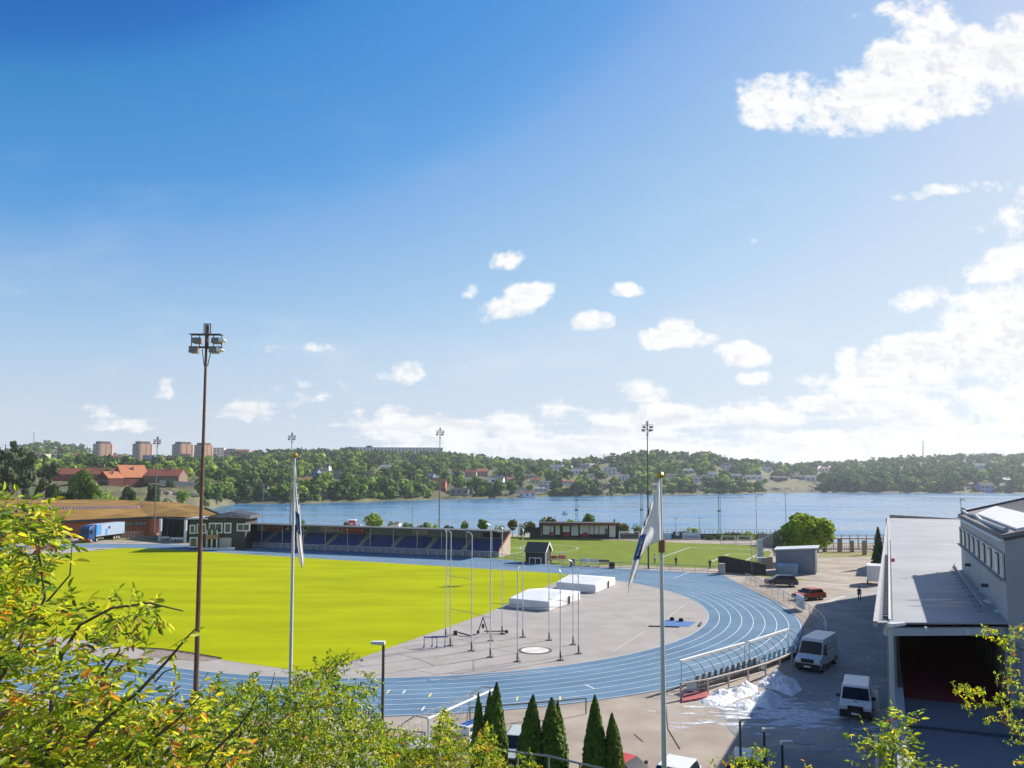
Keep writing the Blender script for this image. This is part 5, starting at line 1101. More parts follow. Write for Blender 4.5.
qA, qB = W(a0 + 1.2, bFar - .1, 0), W(63.5, bFar - .1, 0); b.hexa([up(qA, RZ), up(qB, RZ), up(qB, RZ) + NA * .2, up(qA, RZ) + NA * .2, up(qA, RZ + .42), up(qB, RZ + .1), up(qB, RZ + .1) + NA * .2, up(qA, RZ + .42) + NA * .2]); b.build('end_flashing', M_('flashing_tan', (.34, .27, .22), .8), dk, DO)
# tall hall on the deck
th = thing('ice_hall', 'tall grey panelled hall with a strip of narrow windows above the canopy roof', 'hall', W(aw, bR))
TO = W(aw, bR)
a1_ = 78
b = MB(); b.poly([W(aw, bR, DZ), W(aw, bE, DZ), W(aw, bE, tallz), W(aw, bR, tallz)]); sl_ = .27
top = lambda a: tallz + sl_ * (a - aw)
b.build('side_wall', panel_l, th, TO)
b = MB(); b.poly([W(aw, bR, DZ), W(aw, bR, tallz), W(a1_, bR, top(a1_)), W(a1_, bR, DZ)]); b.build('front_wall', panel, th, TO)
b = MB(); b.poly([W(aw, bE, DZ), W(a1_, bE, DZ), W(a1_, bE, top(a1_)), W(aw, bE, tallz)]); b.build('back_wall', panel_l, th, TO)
b = MB(); out_ = -UA * .02 - NA * .03
for i in range(1, 12): z = tallz - i * .60 + .05; b.beam(W(aw + .9, bR - .03, z), W(a1_, bR - .03, z), .05, .035)
b.beam(W(aw + .88, bR - .03, DZ), W(aw + .88, bR - .03, tallz + .15), .05, .06); b.beam(W(aw + 3.6, bR - .03, DZ), W(aw + 3.6, bR - .03, tallz + .8), .05, .05)
b.build('panel_joint', M_('joint_dark', (.06, .065, .07), .8), th, TO)
b = MB(); b.tube(W(aw + .25, bR - .12, DZ), W(aw + .25, bR - .12, RZ - .7), .07, .07, 8); b.build('drain_pipe', M_('pipe_blue_grey', (.16, .22, .28), .5), th, TO)
wz0, wz1 = at(1004, 577, FR_.y + .3).z, at(1004, 555, FR_.y + .3).z
b = MB(); b.beam(W(aw - .06, bR + .2, (wz0 + wz1) / 2), W(aw - .06, bE - .1, (wz0 + wz1) / 2), .06, wz1 - wz0 + .12); b.build('window_band', M_('band_white', (.55, .56, .58), .6), th, TO)
Lw = bE - bR; amber = M_('amber_glass', (.22, .12, .035), .2, .3)
for i in range(8):
    c = bR + .35 + (i + .5) * (Lw - .6) / 8; b = MB(); b.beam(W(aw - .11, c - .42, (wz0 + wz1) / 2), W(aw - .11, c + .42, (wz0 + wz1) / 2), .05, (wz1 - wz0) * .98); wo_ = b.build('window', darkm if i < 7 else darkm, th, TO)
    b = MB(); b.beam(W(aw - .145, c - .30, (wz0 + wz1) / 2), W(aw - .145, c + .34, (wz0 + wz1) / 2), .03, (wz1 - wz0) * .85); b.build('pane', amber if i < 6 else glassw, wo_, TO)
    b = MB(); b.box(tuple(W(aw - .16, c - .36, wz0 + (wz1 - wz0) * .5)), (.04, .10, (wz1 - wz0) * .9), TH); b.build('blind', offwhite, wo_, TO)
b = MB(); b.beam(W(aw - .12, bR, wz0 - .12), W(aw - .12, bE, wz0 - .12), .2, .06); b.build('sill', M_('sill_grey', (.28, .3, .33), .6), th, TO)
for (px, y) in ((974, 565), (993.5, 585.5)): q = at(px, y, 38); s_ = W(aw - .12, bR + (Lw * (.72 if px < 980 else .32)), at(px, y, (W(aw, bR + Lw * (.72 if px < 980 else .32))).y).z); b = MB(); b.box(tuple(s_), (.3, .25, .14), TH); b.build('wall_lamp', darkm, th, TO)
b = MB(); b.beam(W(aw - .12, bR - .05, tallz + .02), W(aw - .12, bE + .1, tallz + .02), .14, .10); b.build('eave', M_('eave_white', (.6, .62, .65), .5), th, TO)
rf = M_('ribbed_roof', (.20, .18, .19), .75, .12, .5)
b = MB(); b.hexa([W(aw - .1, bR - .15, tallz + .1), W(a1_, bR - .15, top(a1_) + .1), W(a1_, bE + .15, top(a1_) + .1), W(aw - .1, bE + .15, tallz + .1), W(aw - .1, bR - .15, tallz + .25), W(a1_, bR - .15, top(a1_) + .25), W(a1_, bE + .15, top(a1_) + .25), W(aw - .1, bE + .15, tallz + .25)]); b.build('roof', rf, th, TO)
b = MB()
for i in range(30): c = bR + i * Lw / 29; b.beam(W(aw + 1.9, c, top(aw + 1.9) + .27), W(a1_, c, top(a1_) + .27), .06, .05)
b.build('roof_rib', M_('rib_grey', (.26, .24, .25), .7), th, TO)
b = MB(); b.hexa([W(aw + .45, bR + .3, top(aw + .45) + .28), W(aw + 1.7, bR + .3, top(aw + 1.7) + .28), W(aw + 1.7, bE - 1.5, top(aw + 1.7) + .28), W(aw + .45, bE - 4.5, top(aw + .45) + .28), W(aw + .45, bR + .3, top(aw + .45) + .36), W(aw + 1.7, bR + .3, top(aw + 1.7) + .36), W(aw + 1.7, bE - 1.5, top(aw + 1.7) + .36), W(aw + .45, bE - 4.5, top(aw + .45) + .36)]); b.build('skylight', M_('skylight_white', (.72, .71, .69), .5), th, TO)
b = MB(); kx_ = [W(aw + .1, bE - .2, tallz + .45), W(aw + .2, bE - 2.2, tallz + .30), W(aw + .25, bE - 6, tallz + .42), W(aw + .2, bE - 9, tallz + .3), W(aw + .1, bR + .4, tallz + .4)]; b.path([tuple(p) for p in kx_], .10, .10, 8); b.build('roof_duct', M_('duct_grey', (.25, .29, .33), .5), th, TO)
b = MB(); b.beam(W(aw + .3, bE + .1, top(aw + .3) + .3), W(a1_, bE + .1, top(a1_) + .3), .2, .18); b.build('ridge_cap', darkm, th, TO)
q = W(aw + .05, bE - .2, tallz); b = MB(); b.tube(q, q + Vector((0, 0, 1.25)), .025, .02, 6); b.beam(q + Vector((-.1, 0, 1.05)), q + Vector((.3, 0, 1.2)), .03, .03); b.beam(q + Vector((0, 0, 1.2)), q + Vector((.28, 0, 1.02)), .03, .03); b.sphere(q + Vector((.14, 0, .45)), .14, 8, 6, sz=1.6); tag(b.build('aerial', galv, origin=q), 'small grey aerial with a dish on the far corner of the tall hall', 'aerial')
# unseen block added behind the deck roof to cast a shadow on the yard
b = MB(); z_ = 7.9; b.prism([tuple(W(56.6, 66, 0).to_2d()), tuple(W(72, 66, 0).to_2d()), tuple(W(72, 84, 0).to_2d()), tuple(W(58.2, 84, 0).to_2d()), tuple(W(56.6, 78, 0).to_2d())], 0, z_)
tag(b.build('shadow_block', panel_l, origin=W(56.6, 66)), 'unseen shadow block added behind the far end of the pale canopy roof', 'building')
# ------------------------------------------------------------------ lamps and rails near the road
def lamp(label, px, ytop, D, headpx=12, side=1, zb=None, r=.055, m=galv):
    p = at(px, ytop, D); zb_ = zb if zb is not None else 0.0; base = Vector((p.x, p.y, zb_)); t = thing('street_lamp', label, 'street lamp', base, 0, 'street lamps along the road'); h = p.z - zb_
    b = MB(); b.tube((0, 0, 0), (0, 0, h), r * 1.2, r, 8); b.tube((0, 0, 0), (0, 0, min(1.2, h * .3)), r * 1.8, r * 1.8, 8); b.build('pole', m, t)
    k = headpx * D / F; b = MB(); s = side
    b.hexa([(-.1 * k * s, -.13, h), (.95 * k * s, -.10, h + .08), (.95 * k * s, .10, h + .08), (-.1 * k * s, .13, h), (-.1 * k * s, -.12, h + .12), (.9 * k * s, -.09, h + .15), (.9 * k * s, .09, h + .15), (-.1 * k * s, .12, h + .12)] if s > 0 else [(.95 * k * s, -.10, h + .02), (.1 * k, -.13, h), (.1 * k, .13, h), (.95 * k * s, .10, h + .02), (.9 * k * s, -.09, h + .12), (.1 * k, -.12, h + .12), (.1 * k, .12, h + .12), (.9 * k * s, .09, h + .12)]); b.build('lamp_head', M_('lamp_white', (.62, .62, .63), .4, .05), t)
    return t
lamp('street lamp with a white head in front of the apron, left of the throwing cage', 383.5, 644.5, 30, 13, -1, zb=3.2, m=M_('lamp_pole_brown', (.12, .10, .09), .6))
lamp('low street lamp leftmost of the three at the shadow edge', 740, 721, 36, 11.5, 1, m=M_('lamp_pole_brown', (.12, .10, .09), .6)); lamp('low street lamp in the middle of the three beside the slush', 764, 731, 36.5, 12, 1, m=M_('lamp_pole_dark', (.05, .055, .06), .6)); lamp('low street lamp rightmost of the three next to the manholes', 782, 744, 35, 11, 1, m=M_('lamp_pole_dark', (.05, .055, .06), .6))
lp = lamp('tall pale street lamp standing before the left edge of the covered deck', 890.5, 627, 26, 15, 1, zb=4.4, r=.075, m=M_('lamp_pole_pale', (.42, .45, .48), .5))
# hand rail on the slope path
rail('grey pipe handrail on the slope in front of the columnar thujas', [at(488, 748.5, 31.5) - Vector((0, 0, 1.7)), at(548, 756, 30.6) - Vector((0, 0, 1.7)), at(612, 771, 29.5) - Vector((0, 0, 1.7))], 1.7, 4, galv, low=False, r=.04)
# rail along the outside of the near track
pts = [G(470, 724), G(512, 721), G(562, 716.5), G(586, 714)]
rail('brown metal rail between the track and the car park behind the thujas', pts, 1.05, 4, M_('rail_brown', (.14, .11, .10), .6), low=False)
rail('dark rail fragment left of the street lamp behind the bushes', [G(384, 748), G(425, 752)], 1.1, 2, galv, low=False)
rail('pale timber rail in front of the team shelters and snow heaps', [G(681, 700), G(700, 697.5), G(738, 687), G(764, 679), G(786, 670), G(803, 661.5)], 1.15, 7, M_('rail_timber', (.42, .36, .32), .7, .15), r=.075)
rail('grey mesh fence curving round the outside of the far bend', [G(746, 581.5), G(762, 589.5), G(780, 599), G(797, 609.5), G(809, 616), G(819, 623), G(826, 632), G(826.5, 640)], 1.3, 16, galv, 'mesh_fence', r=.035, mesh=True)
b = MB(); b.beam(G(797, 608) + Vector((0, 0, 1.0)), G(804.5, 612) + Vector((0, 0, 1.0)), .12, 1.6); tag(b.build('white_gate_board', white, origin=G(797, 608)), 'white board hung on the mesh fence in front of the orange red car', 'board')
# ------------------------------------------------------------------ team shelters
clear = M_('clear_plastic', (.75, .8, .83), .12, .05, alpha=.05, spec=.6)
def shelter(label, p, q, nseat, seatm, rim):
    d = q - p; L_ = d.length; rz = math.atan2(d.y, d.x); t = thing('team_shelter', label, 'team shelter', p, rz, 'team shelters beside the near bend')
    prof = [(0, 0), (-.05, .5), (.02, 1.0), (.2, 1.45), (.55, 1.85), (1.0, 2.05), (1.35, 2.1)]       # local y towards the track
    b = MB(); f = MB(); n = max(3, int(L_ / 1.25))
    for (y0, z0), (y1, z1) in zip(prof[:-1], prof[1:]): b.poly([(0, y0, z0), (L_, y0, z0), (L_, y1, z1), (0, y1, z1)])
    b.build('clear_shell', clear, t)
    for i in range(n + 1):
        x = L_ * i / n
        for (y0, z0), (y1, z1) in zip(prof[:-1], prof[1:]): f.tube((x, y0, z0), (x, y1, z1), .022, .022, 5)
    f.beam((0, -.02, .05), (L_, -.02, .05), .06, .1); f.beam((0, 0, .55), (L_, 0, .55), .05, .05); f.build('rib', M_('rib_dark', (.09, .09, .10), .5), t)
    b = MB(); b.beam((-.05, 1.38, 2.14), (L_ + .05, 1.38, 2.14), .24, .18); b.build('front_rim', rim, t)
    for s in (0, L_): b = MB(); b.tube((s, 1.36, 0), (s, 1.36, 2.1), .035, .035, 6); b.poly([(s, 0, 0), (s, .9, 0), (s, .9, .9), (s, .0, .9)]); b.build('end_frame', offwhite, t)
    for i in range(nseat):
        x = (i + .5) * L_ / nseat; s = MB(); s.box((x, .55, .48), (.42, .42, .07)); s.hexa([(x - .22, .28, .5), (x + .22, .28, .5), (x + .22, .34, .5), (x - .22, .34, .5), (x - .2, .18, 1.22), (x + .2, .18, 1.22), (x + .2, .26, 1.22), (x - .2, .26, 1.22)]); s.box((x, .55, .24), (.06, .06, .45)); s.build('seat', seatm, t, bevel=.02)
    b = MB(); b.box((L_ / 2, .6, .05), (L_, 1.2, .1)); b.build('floor', woodd, t); b = MB(); b.box((L_ / 2, .12, .3), (L_ * .98, .06, .5)); b.build('kick_board', woodd, t)
d1, d2, d3 = G(697, 694), G(760, 672.5), G(765, 671)
shelter('clear curved team shelter with black seats beside the near bend', d1, d2, 11, blackp, white)
shelter('clear curved team shelter with pale blue seats next to the silver van', d3, G(803, 656), 8, M_('seat_sky', (.10, .30, .48), .5), white)
# ------------------------------------------------------------------ snow scraped into heaps, slush
def heap(label, poly, h, seed, base=None):
    r = np.random.RandomState(seed); P = [G(*q) for q in poly]; xs = [p.x for p in P]; ys = [p.y for p in P]; N_ = 34
    x0, x1, y0, y1 = min(xs), max(xs), min(ys), max(ys); inside = lambda x, y: sum(((P[i].y > y) != (P[i - 1].y > y)) and (x < (P[i - 1].x - P[i].x) * (y - P[i].y) / (P[i - 1].y - P[i].y) + P[i].x) for i in range(len(P))) % 2
    def edge(x, y):
        m = 9
        for i in range(len(P)):
            a, c = P[i - 1], P[i]; d = c - a; t = max(0, min(1, ((x - a.x) * d.x + (y - a.y) * d.y) / (d.x ** 2 + d.y ** 2))); m = min(m, math.hypot(a.x + d.x * t - x, a.y + d.y * t - y))
        return m
    bl = [(r.uniform(x0, x1), r.uniform(y0, y1), r.uniform(.4, 1.0), r.uniform(.35, 1)) for _ in range(26)]
    V = []; gridv = {}
    b = MB()
    for i in range(N_):
        for j in range(N_):
            x = x0 + (x1 - x0) * i / (N_ - 1); y = y0 + (y1 - y0) * j / (N_ - 1)
            if not inside(x, y): z = -.03
            else:
                e = min(1, edge(x, y) / .9); z = h * (.25 * e + .75 * e * max([0] + [k * (1 - ((x - bx_) ** 2 + (y - by_) ** 2) / (w * w)) for bx_, by_, w, k in bl])) + r.uniform(-.035, .06) * h * (e > .1)
            b.v.append((x, y, z))
    for i in range(N_ - 1):
        for j in range(N_ - 1):
            q = [i * N_ + j, (i + 1) * N_ + j, (i + 1) * N_ + j + 1, i * N_ + j + 1]
            if max(b.v[k][2] for k in q) > 0: b.f.append(tuple(q)); b.m.append(0)
    tag(b.build('snow_heap', snow_m, origin=(sum(xs) / len(xs), sum(ys) / len(ys), 0)), label, 'snow heap', 'heaps of scraped snow')
heap('sunlit heap of dirty snow right of the red board under the rail', [(697, 701), (712, 691), (728, 690), (742, 684), (757, 686), (759, 694), (740, 699), (725, 707), (708, 706)], .75, 3)
heap('bluish shaded snow heap in front of the pale blue team seats', [(756, 686), (764, 676), (778, 673), (796, 680), (803, 690), (792, 697), (776, 690)], .7, 5)
heap('small bright snow heap at the left end of the slush', [(735, 703), (744, 699), (756, 702), (758, 708), (748, 711), (736, 709)], .4, 11)
heap('rounded snow heap at the shadow edge below the sunlit heap', [(749, 701), (756, 692), (770, 690), (782, 697), (784, 706), (772, 711), (756, 706)], .6, 8)
sl = MB(); rs_ = random.Random(4)
zz = .016
for i in range(110):
    px = rs_.uniform(800, 884); y = rs_.uniform(640, 740); zz += .00008; q = rs_.uniform(.03, .16); patch(sl, G(px, y), q * 1.6, q, zz, i + 50, 8)
def slush_mat():
    m, t, N, L = nt('slush'); out = N.new('ShaderNodeOutputMaterial'); p = N.new('ShaderNodeBsdfPrincipled'); p.inputs['Roughness'].default_value = .75
    g = N.new('ShaderNodeNewGeometry'); c_ = G(786, 714); mp = N.new('ShaderNodeMapping'); mp.vector_type = 'TEXTURE'; mp.inputs['Location'].default_value = c_; mp.inputs['Rotation'].default_value = (0, 0, -.22); mp.inputs['Scale'].default_value = (6.2, 4.0, 1); L.new(g.outputs['Position'], mp.inputs['Vector'])
    ln_ = N.new('ShaderNodeVectorMath'); ln_.operation = 'LENGTH'; L.new(mp.outputs[0], ln_.inputs[0])
    m2 = N.new('ShaderNodeMapping'); m2.inputs['Rotation'].default_value = (0, 0, .25); m2.inputs['Scale'].default_value = (.45, 1.5, 1); L.new(g.outputs['Position'], m2.inputs['Vector'])
    a = N.new('ShaderNodeTexNoise'); a.inputs['Scale'].default_value = .75; a.inputs['Detail'].default_value = 9; a.inputs['Roughness'].default_value = .66; a.inputs['Distortion'].default_value = .5; L.new(m2.outputs[0], a.inputs['Vector'])
    d = N.new('ShaderNodeMath'); d.operation = 'MULTIPLY_ADD'; L.new(ln_.outputs['Value'], d.inputs[0]); d.inputs[1].default_value = -.15; L.new(a.outputs['Fac'], d.inputs[2])
    r = N.new('ShaderNodeMapRange'); r.interpolation_type = 'SMOOTHSTEP'; r.inputs['From Min'].default_value = .345; r.inputs['From Max'].default_value = .45; L.new(d.outputs[0], r.inputs['Value'])
    n2 = N.new('ShaderNodeTexNoise'); n2.inputs['Scale'].default_value = 2.5; n2.inputs['Detail'].default_value = 6; L.new(g.outputs['Position'], n2.inputs['Vector'])
    cr2 = N.new('ShaderNodeValToRGB'); cr2.color_ramp.elements[0].color = (.34, .36, .40, 1); cr2.color_ramp.elements[1].color = (.70, .72, .75, 1); cr2.color_ramp.elements[0].position = .35; cr2.color_ramp.elements[1].position = .62; L.new(n2.outputs['Fac'], cr2.inputs['Fac']); L.new(cr2.outputs[0], p.inputs['Base Color'])
    bp = N.new('ShaderNodeBump'); bp.inputs['Strength'].default_value = .5; bp.inputs['Distance'].default_value = .08; L.new(n2.outputs['Fac'], bp.inputs['Height']); L.new(bp.outputs[0], p.inputs['Normal'])
    tr = N.new('ShaderNodeBsdfTransparent'); mx = N.new('ShaderNodeMixShader'); L.new(r.outputs[0], mx.inputs[0]); L.new(tr.outputs[0], mx.inputs[1]); L.new(p.outputs[0], mx.inputs[2]); L.new(mx.outputs[0], out.inputs['Surface']); return m
sh_ = MB(); c_ = G(786, 714); sh_.poly([(c_.x + 9.5 * math.cos(i * .2618), c_.y + 8.0 * math.sin(i * .2618), .014) for i in range(24)]); kind(sh_.build('slush', slush_mat()), 'stuff')
kind(sl.build('snow_crumbs', mat('snow_crumbs', (.5, .52, .56), .8, .2, 1.2, c2=(.6, .62, .65))), 'stuff')
wet = MB(); patch(wet, G(815, 722), 6.2, 5, .006, 91, 90, -.2); kind(wet.build('wet_asphalt', mat('wet_asphalt', (.15, .155, .165), .55, .25, .4, c2=(.21, .21, .215))))
rdark = MB(); kind(rdark.poly([W(47.5, -52, .004), W(54.4, -52, .004), W(54.4, 44, .004), W(47.5, 30, .004)]).build('road', mat('road_asphalt', (.24, .235, .225), .9, .12, .3, c2=(.30, .29, .275))))
for (px, y, lab) in ((803.5, 741.5, 'pale round manhole cover left of the other one beside the slush'), (820.5, 748.5, 'pale round manhole cover in the middle of the shaded yard'), (859, 756.5, 'faint grey manhole cover nearest the covered deck')):
    p = G(px, y); b = MB(); b.cyl((p.x, p.y, .0), .62, .03, 24); b.cyl((p.x, p.y, .0), .48, .036, 24); tag(b.build('manhole_cover', M_('manhole', (.30, .31, .33) if px < 850 else (.2, .21, .23), .8, .2, 6), origin=p), lab, 'manhole cover', 'manhole covers')
# red board under the rail
p, q = G(682, 703), G(707, 699); b = MB(); b.hexa([p, q, q + Vector((.3, 1.0, 0)), p + Vector((.3, 1.0, 0)), up(p, .12), up(q, .18), up(q, .4) + Vector((.3, 1.0, 0)), up(p, .3) + Vector((.3, 1.0, 0))]); tag(b.build('red_board', M_('faded_red', (.42, .09, .10), .7, .25, 2), origin=p), 'faded red board lying under the end of the timber rail', 'board')
cr_ = MB(); cr_.path([tuple(G(666, 706, .012)), tuple(G(668, 729, .012)), tuple(G(680, 749, .012))], .03, .03, 4); seg(cr_, G(634, 734), G(643, 742), .1, .012); kind(cr_.build('asphalt_cracks', M_('crack_dark', (.07, .06, .055), .95)))
# bins at the deck foot
for (px, y, lab) in ((881.5, 745, 'pale grey box at the foot of the deck wall near the bottom edge'),): p = at(px, y - 7, 27); t = thing('utility_box', lab, 'box', p - Vector((0, 0, 1.0))); b = MB(); b.box((0, 0, .5), (.38, .3, 1.1)); b.build('body', M_('box_grey', (.4, .42, .45), .6), t, bevel=.02); b = MB(); b.box((0, 0, 1.07), (.44, .36, .08)); b.build('lid', M_('box_lid', (.3, .32, .35), .6), t)
# ------------------------------------------------------------------ shed, fences and posts by the water on the right
s0, s1 = G(776, 572.5), G(808.5, 571.5); d = s1 - s0; t = thing('storage_shed', 'blue grey metal shed with a pale sloping roof beside the big green tree', 'shed', s0, -.43); w = d.length; hl, hr = at(776, 550.5, s0.y).z, at(809, 546.5, s1.y).z
b = MB(); b.hexa([(0, 0, 0), (w, 0, 0), (w, 4.5, 0), (0, 4.5, 0), (0, 0, hl), (w, 0, hr), (w, 4.5, hr), (0, 4.5, hl)]); b.build('wall', M_('shed_blue_grey', (.17, .20, .25), .75, .1, .8), t)
b = MB(); b.hexa([(-.3, -.3, hl + .02), (w + .4, -.3, hr + .02), (w + .4, 4.9, hr + .05), (-.3, 4.9, hl + .05), (-.3, -.3, hl + .2), (w + .4, -.3, hr + .2), (w + .4, 4.9, hr + .25), (-.3, 4.9, hl + .25)]); b.build('roof', M_('shed_roof', (.55, .57, .6), .5, .08), t)
b = MB(); b.box((w + .03, 2.2, hr * .42), (.08, 1.2, hr * .8)); b.build('door', M_('shed_door', (.2, .22, .25), .6), t)
p = G(785, 571); t = thing('dumpster', 'pale blue container standing against the left front of the shed', 'container', G(777, 574.5), -.43); b = MB(); b.hexa([(0, 0, 0), (3.2, 0, 0), (3.2, 1.2, 0), (0, 1.2, 0), (0, -.1, 1.35), (3.2, -.1, 1.35), (3.2, 1.2, 1.7), (0, 1.2, 1.7)]); b.build('body', M_('container_blue', (.20, .30, .40), .6, .1), t, bevel=.05); b = MB(); b.hexa([(-.05, -.15, 1.36), (3.25, -.15, 1.36), (3.25, 1.25, 1.72), (-.05, 1.25, 1.72), (-.05, -.15, 1.43), (3.25, -.15, 1.43), (3.25, 1.25, 1.8), (-.05, 1.25, 1.8)]); b.build('lid', M_('container_lid', (.34, .42, .48), .5), t)
b = MB(); p = G(767, 568.5); b.box((p.x, p.y, 1.0), (2.0, .3, 2.0)); tag(b.build('plank_screen', woodl, origin=p), 'grey plank screen left of the blue grey shed', 'fence')
for (px, y, h, m, lab) in ((762, 573, 1.5, offwhite, 'pale post at the left of the plank screen'), (760.5, 562, 4.2, offwhite, 'pale upright board behind the black sloping wall')):
    p = G(px, y); b = MB(); b.box((p.x, p.y, h / 2), (.9, .3, h)); b.box((p.x, p.y, h + .05), (1.0, .4, .1)); tag(b.build('post_board', m, origin=p), lab, 'post')
b = MB(); p, q = at(757, 541.5, 150), at(793, 523.5, 150); b.tube(p, q, .13, .10, 8); b.tube((p.x, p.y, 0), p, .1, .1, 8); b.tube((q.x, q.y, 0), q, .1, .1, 8); b.tube(p, p + Vector((-.6, .3, -.5)), .05, .05, 6); tag(b.build('barrier_boom', M_('boom_pale', (.55, .55, .52), .6), origin=(p.x, p.y, 0)), 'long pale slanting pole raised in front of the big green tree', 'boom')
# masts of thin scaffold left of the boom
b = MB()
for px in (752, 756, 760, 764):
    p = G(px, 574); b.tube(p, up(p, 5.2 if px < 758 else 4.2), .04, .04, 5)
p, q = G(752, 574), G(764, 574)
for z in (1.2, 2.2, 3.2, 4.1): b.tube(up(p, z), up(q, z), .03, .03, 5)
b.box((p.x + 1.6, p.y + .8, 2.6), (2.2, 1.4, .1)); tag(b.build('scaffold', galv, origin=p), 'light scaffold of thin tubes between the football pitch and the dark car', 'scaffold')
FY = 174; post_m = M_('pier_post', (.27, .22, .17), .85, .2, 2)
for i, px in enumerate((815, 823, 838, 850, 862.5)):
    D = 168 if px != 862.5 else 162; x = gxy(px, D)[0]; h = 2.9 if i % 2 == 0 else 2.4; b = MB(); b.box((x, D, h / 2), (.75, .5, h)); b.box((x, D, h + .06), (.9, .6, .14))
    tag(b.build('gate_post', post_m, origin=(x, D, 0)), ['brown post of the waterside fence next to the shed', 'brown post of the waterside fence, second from the shed', 'middle brown post of the waterside fence', 'brown post of the waterside fence, fourth from the shed', 'brown post of the waterside fence nearest the dark conifer'][i], 'post', 'posts of the waterside fence')
b = MB(); x0, x1 = gxy(811, 169)[0], gxy(884, 169)[0]
for z in (.4, 1.1, 1.8): b.beam((x0, 169, z), (x1, 169, z), .05, .07)
for i in range(40): x = x0 + (x1 - x0) * i / 39; b.box((x, 169, 1.0), (.06, .05, 2.0))
tag(b.build('waterside_fence', M_('fence_weathered', (.42, .38, .33), .8), origin=(x0, 169, 0)), 'pale wire and picket fence along the water right of the shed', 'fence')
b = MB(); x0, x1 = gxy(822, 178)[0], gxy(888, 178)[0]; b.beam((x0, 178, 2.2), (x1, 178, 2.2), 2.2, .25)
for i in range(9): x = x0 + (x1 - x0) * i / 8; b.tube((x, 177.2, -3), (x, 177.2, 3.1), .12, .12, 6)
b.beam((x0, 177.2, 3.0), (x1, 177.2, 3.0), .1, .12); tag(b.build('jetty', M_('jetty_timber', (.33, .28, .22), .85, .2), origin=(x0, 178, 0)), 'timber jetty with railings at the water left of the dark conifer', 'jetty')
p = at(852, 543, 178); b = MB(); b.tube(p - Vector((.3, 0, 0)), p + Vector((.3, 0, 0)), .42, .42, 12); tag(b.build('lifebuoy', redp, origin=p), 'small red lifebuoy on the jetty railing', 'lifebuoy')
mo = MB(); mo.poly([G(818, 557.5, .02), G(886, 556.5, .02), G(886, 551, .02), G(820, 551.5, .02)]); kind(mo.build('shore_meadow', mat('meadow', (.20, .19, .045), .95, .3, .5)))
kl = MB(); q0, q1, q2 = G(800, 581.5), G(838, 584.5), G(886, 586.5); seg(kl, q0, q1, .8, .012); seg(kl, q1, q2, .8, .012); seg(kl, G(845, 596), G(815, 606), .6, .012); kind(kl.build('pale_kerb', M_('kerb_pale', (.45, .42, .38), .85, .1)))
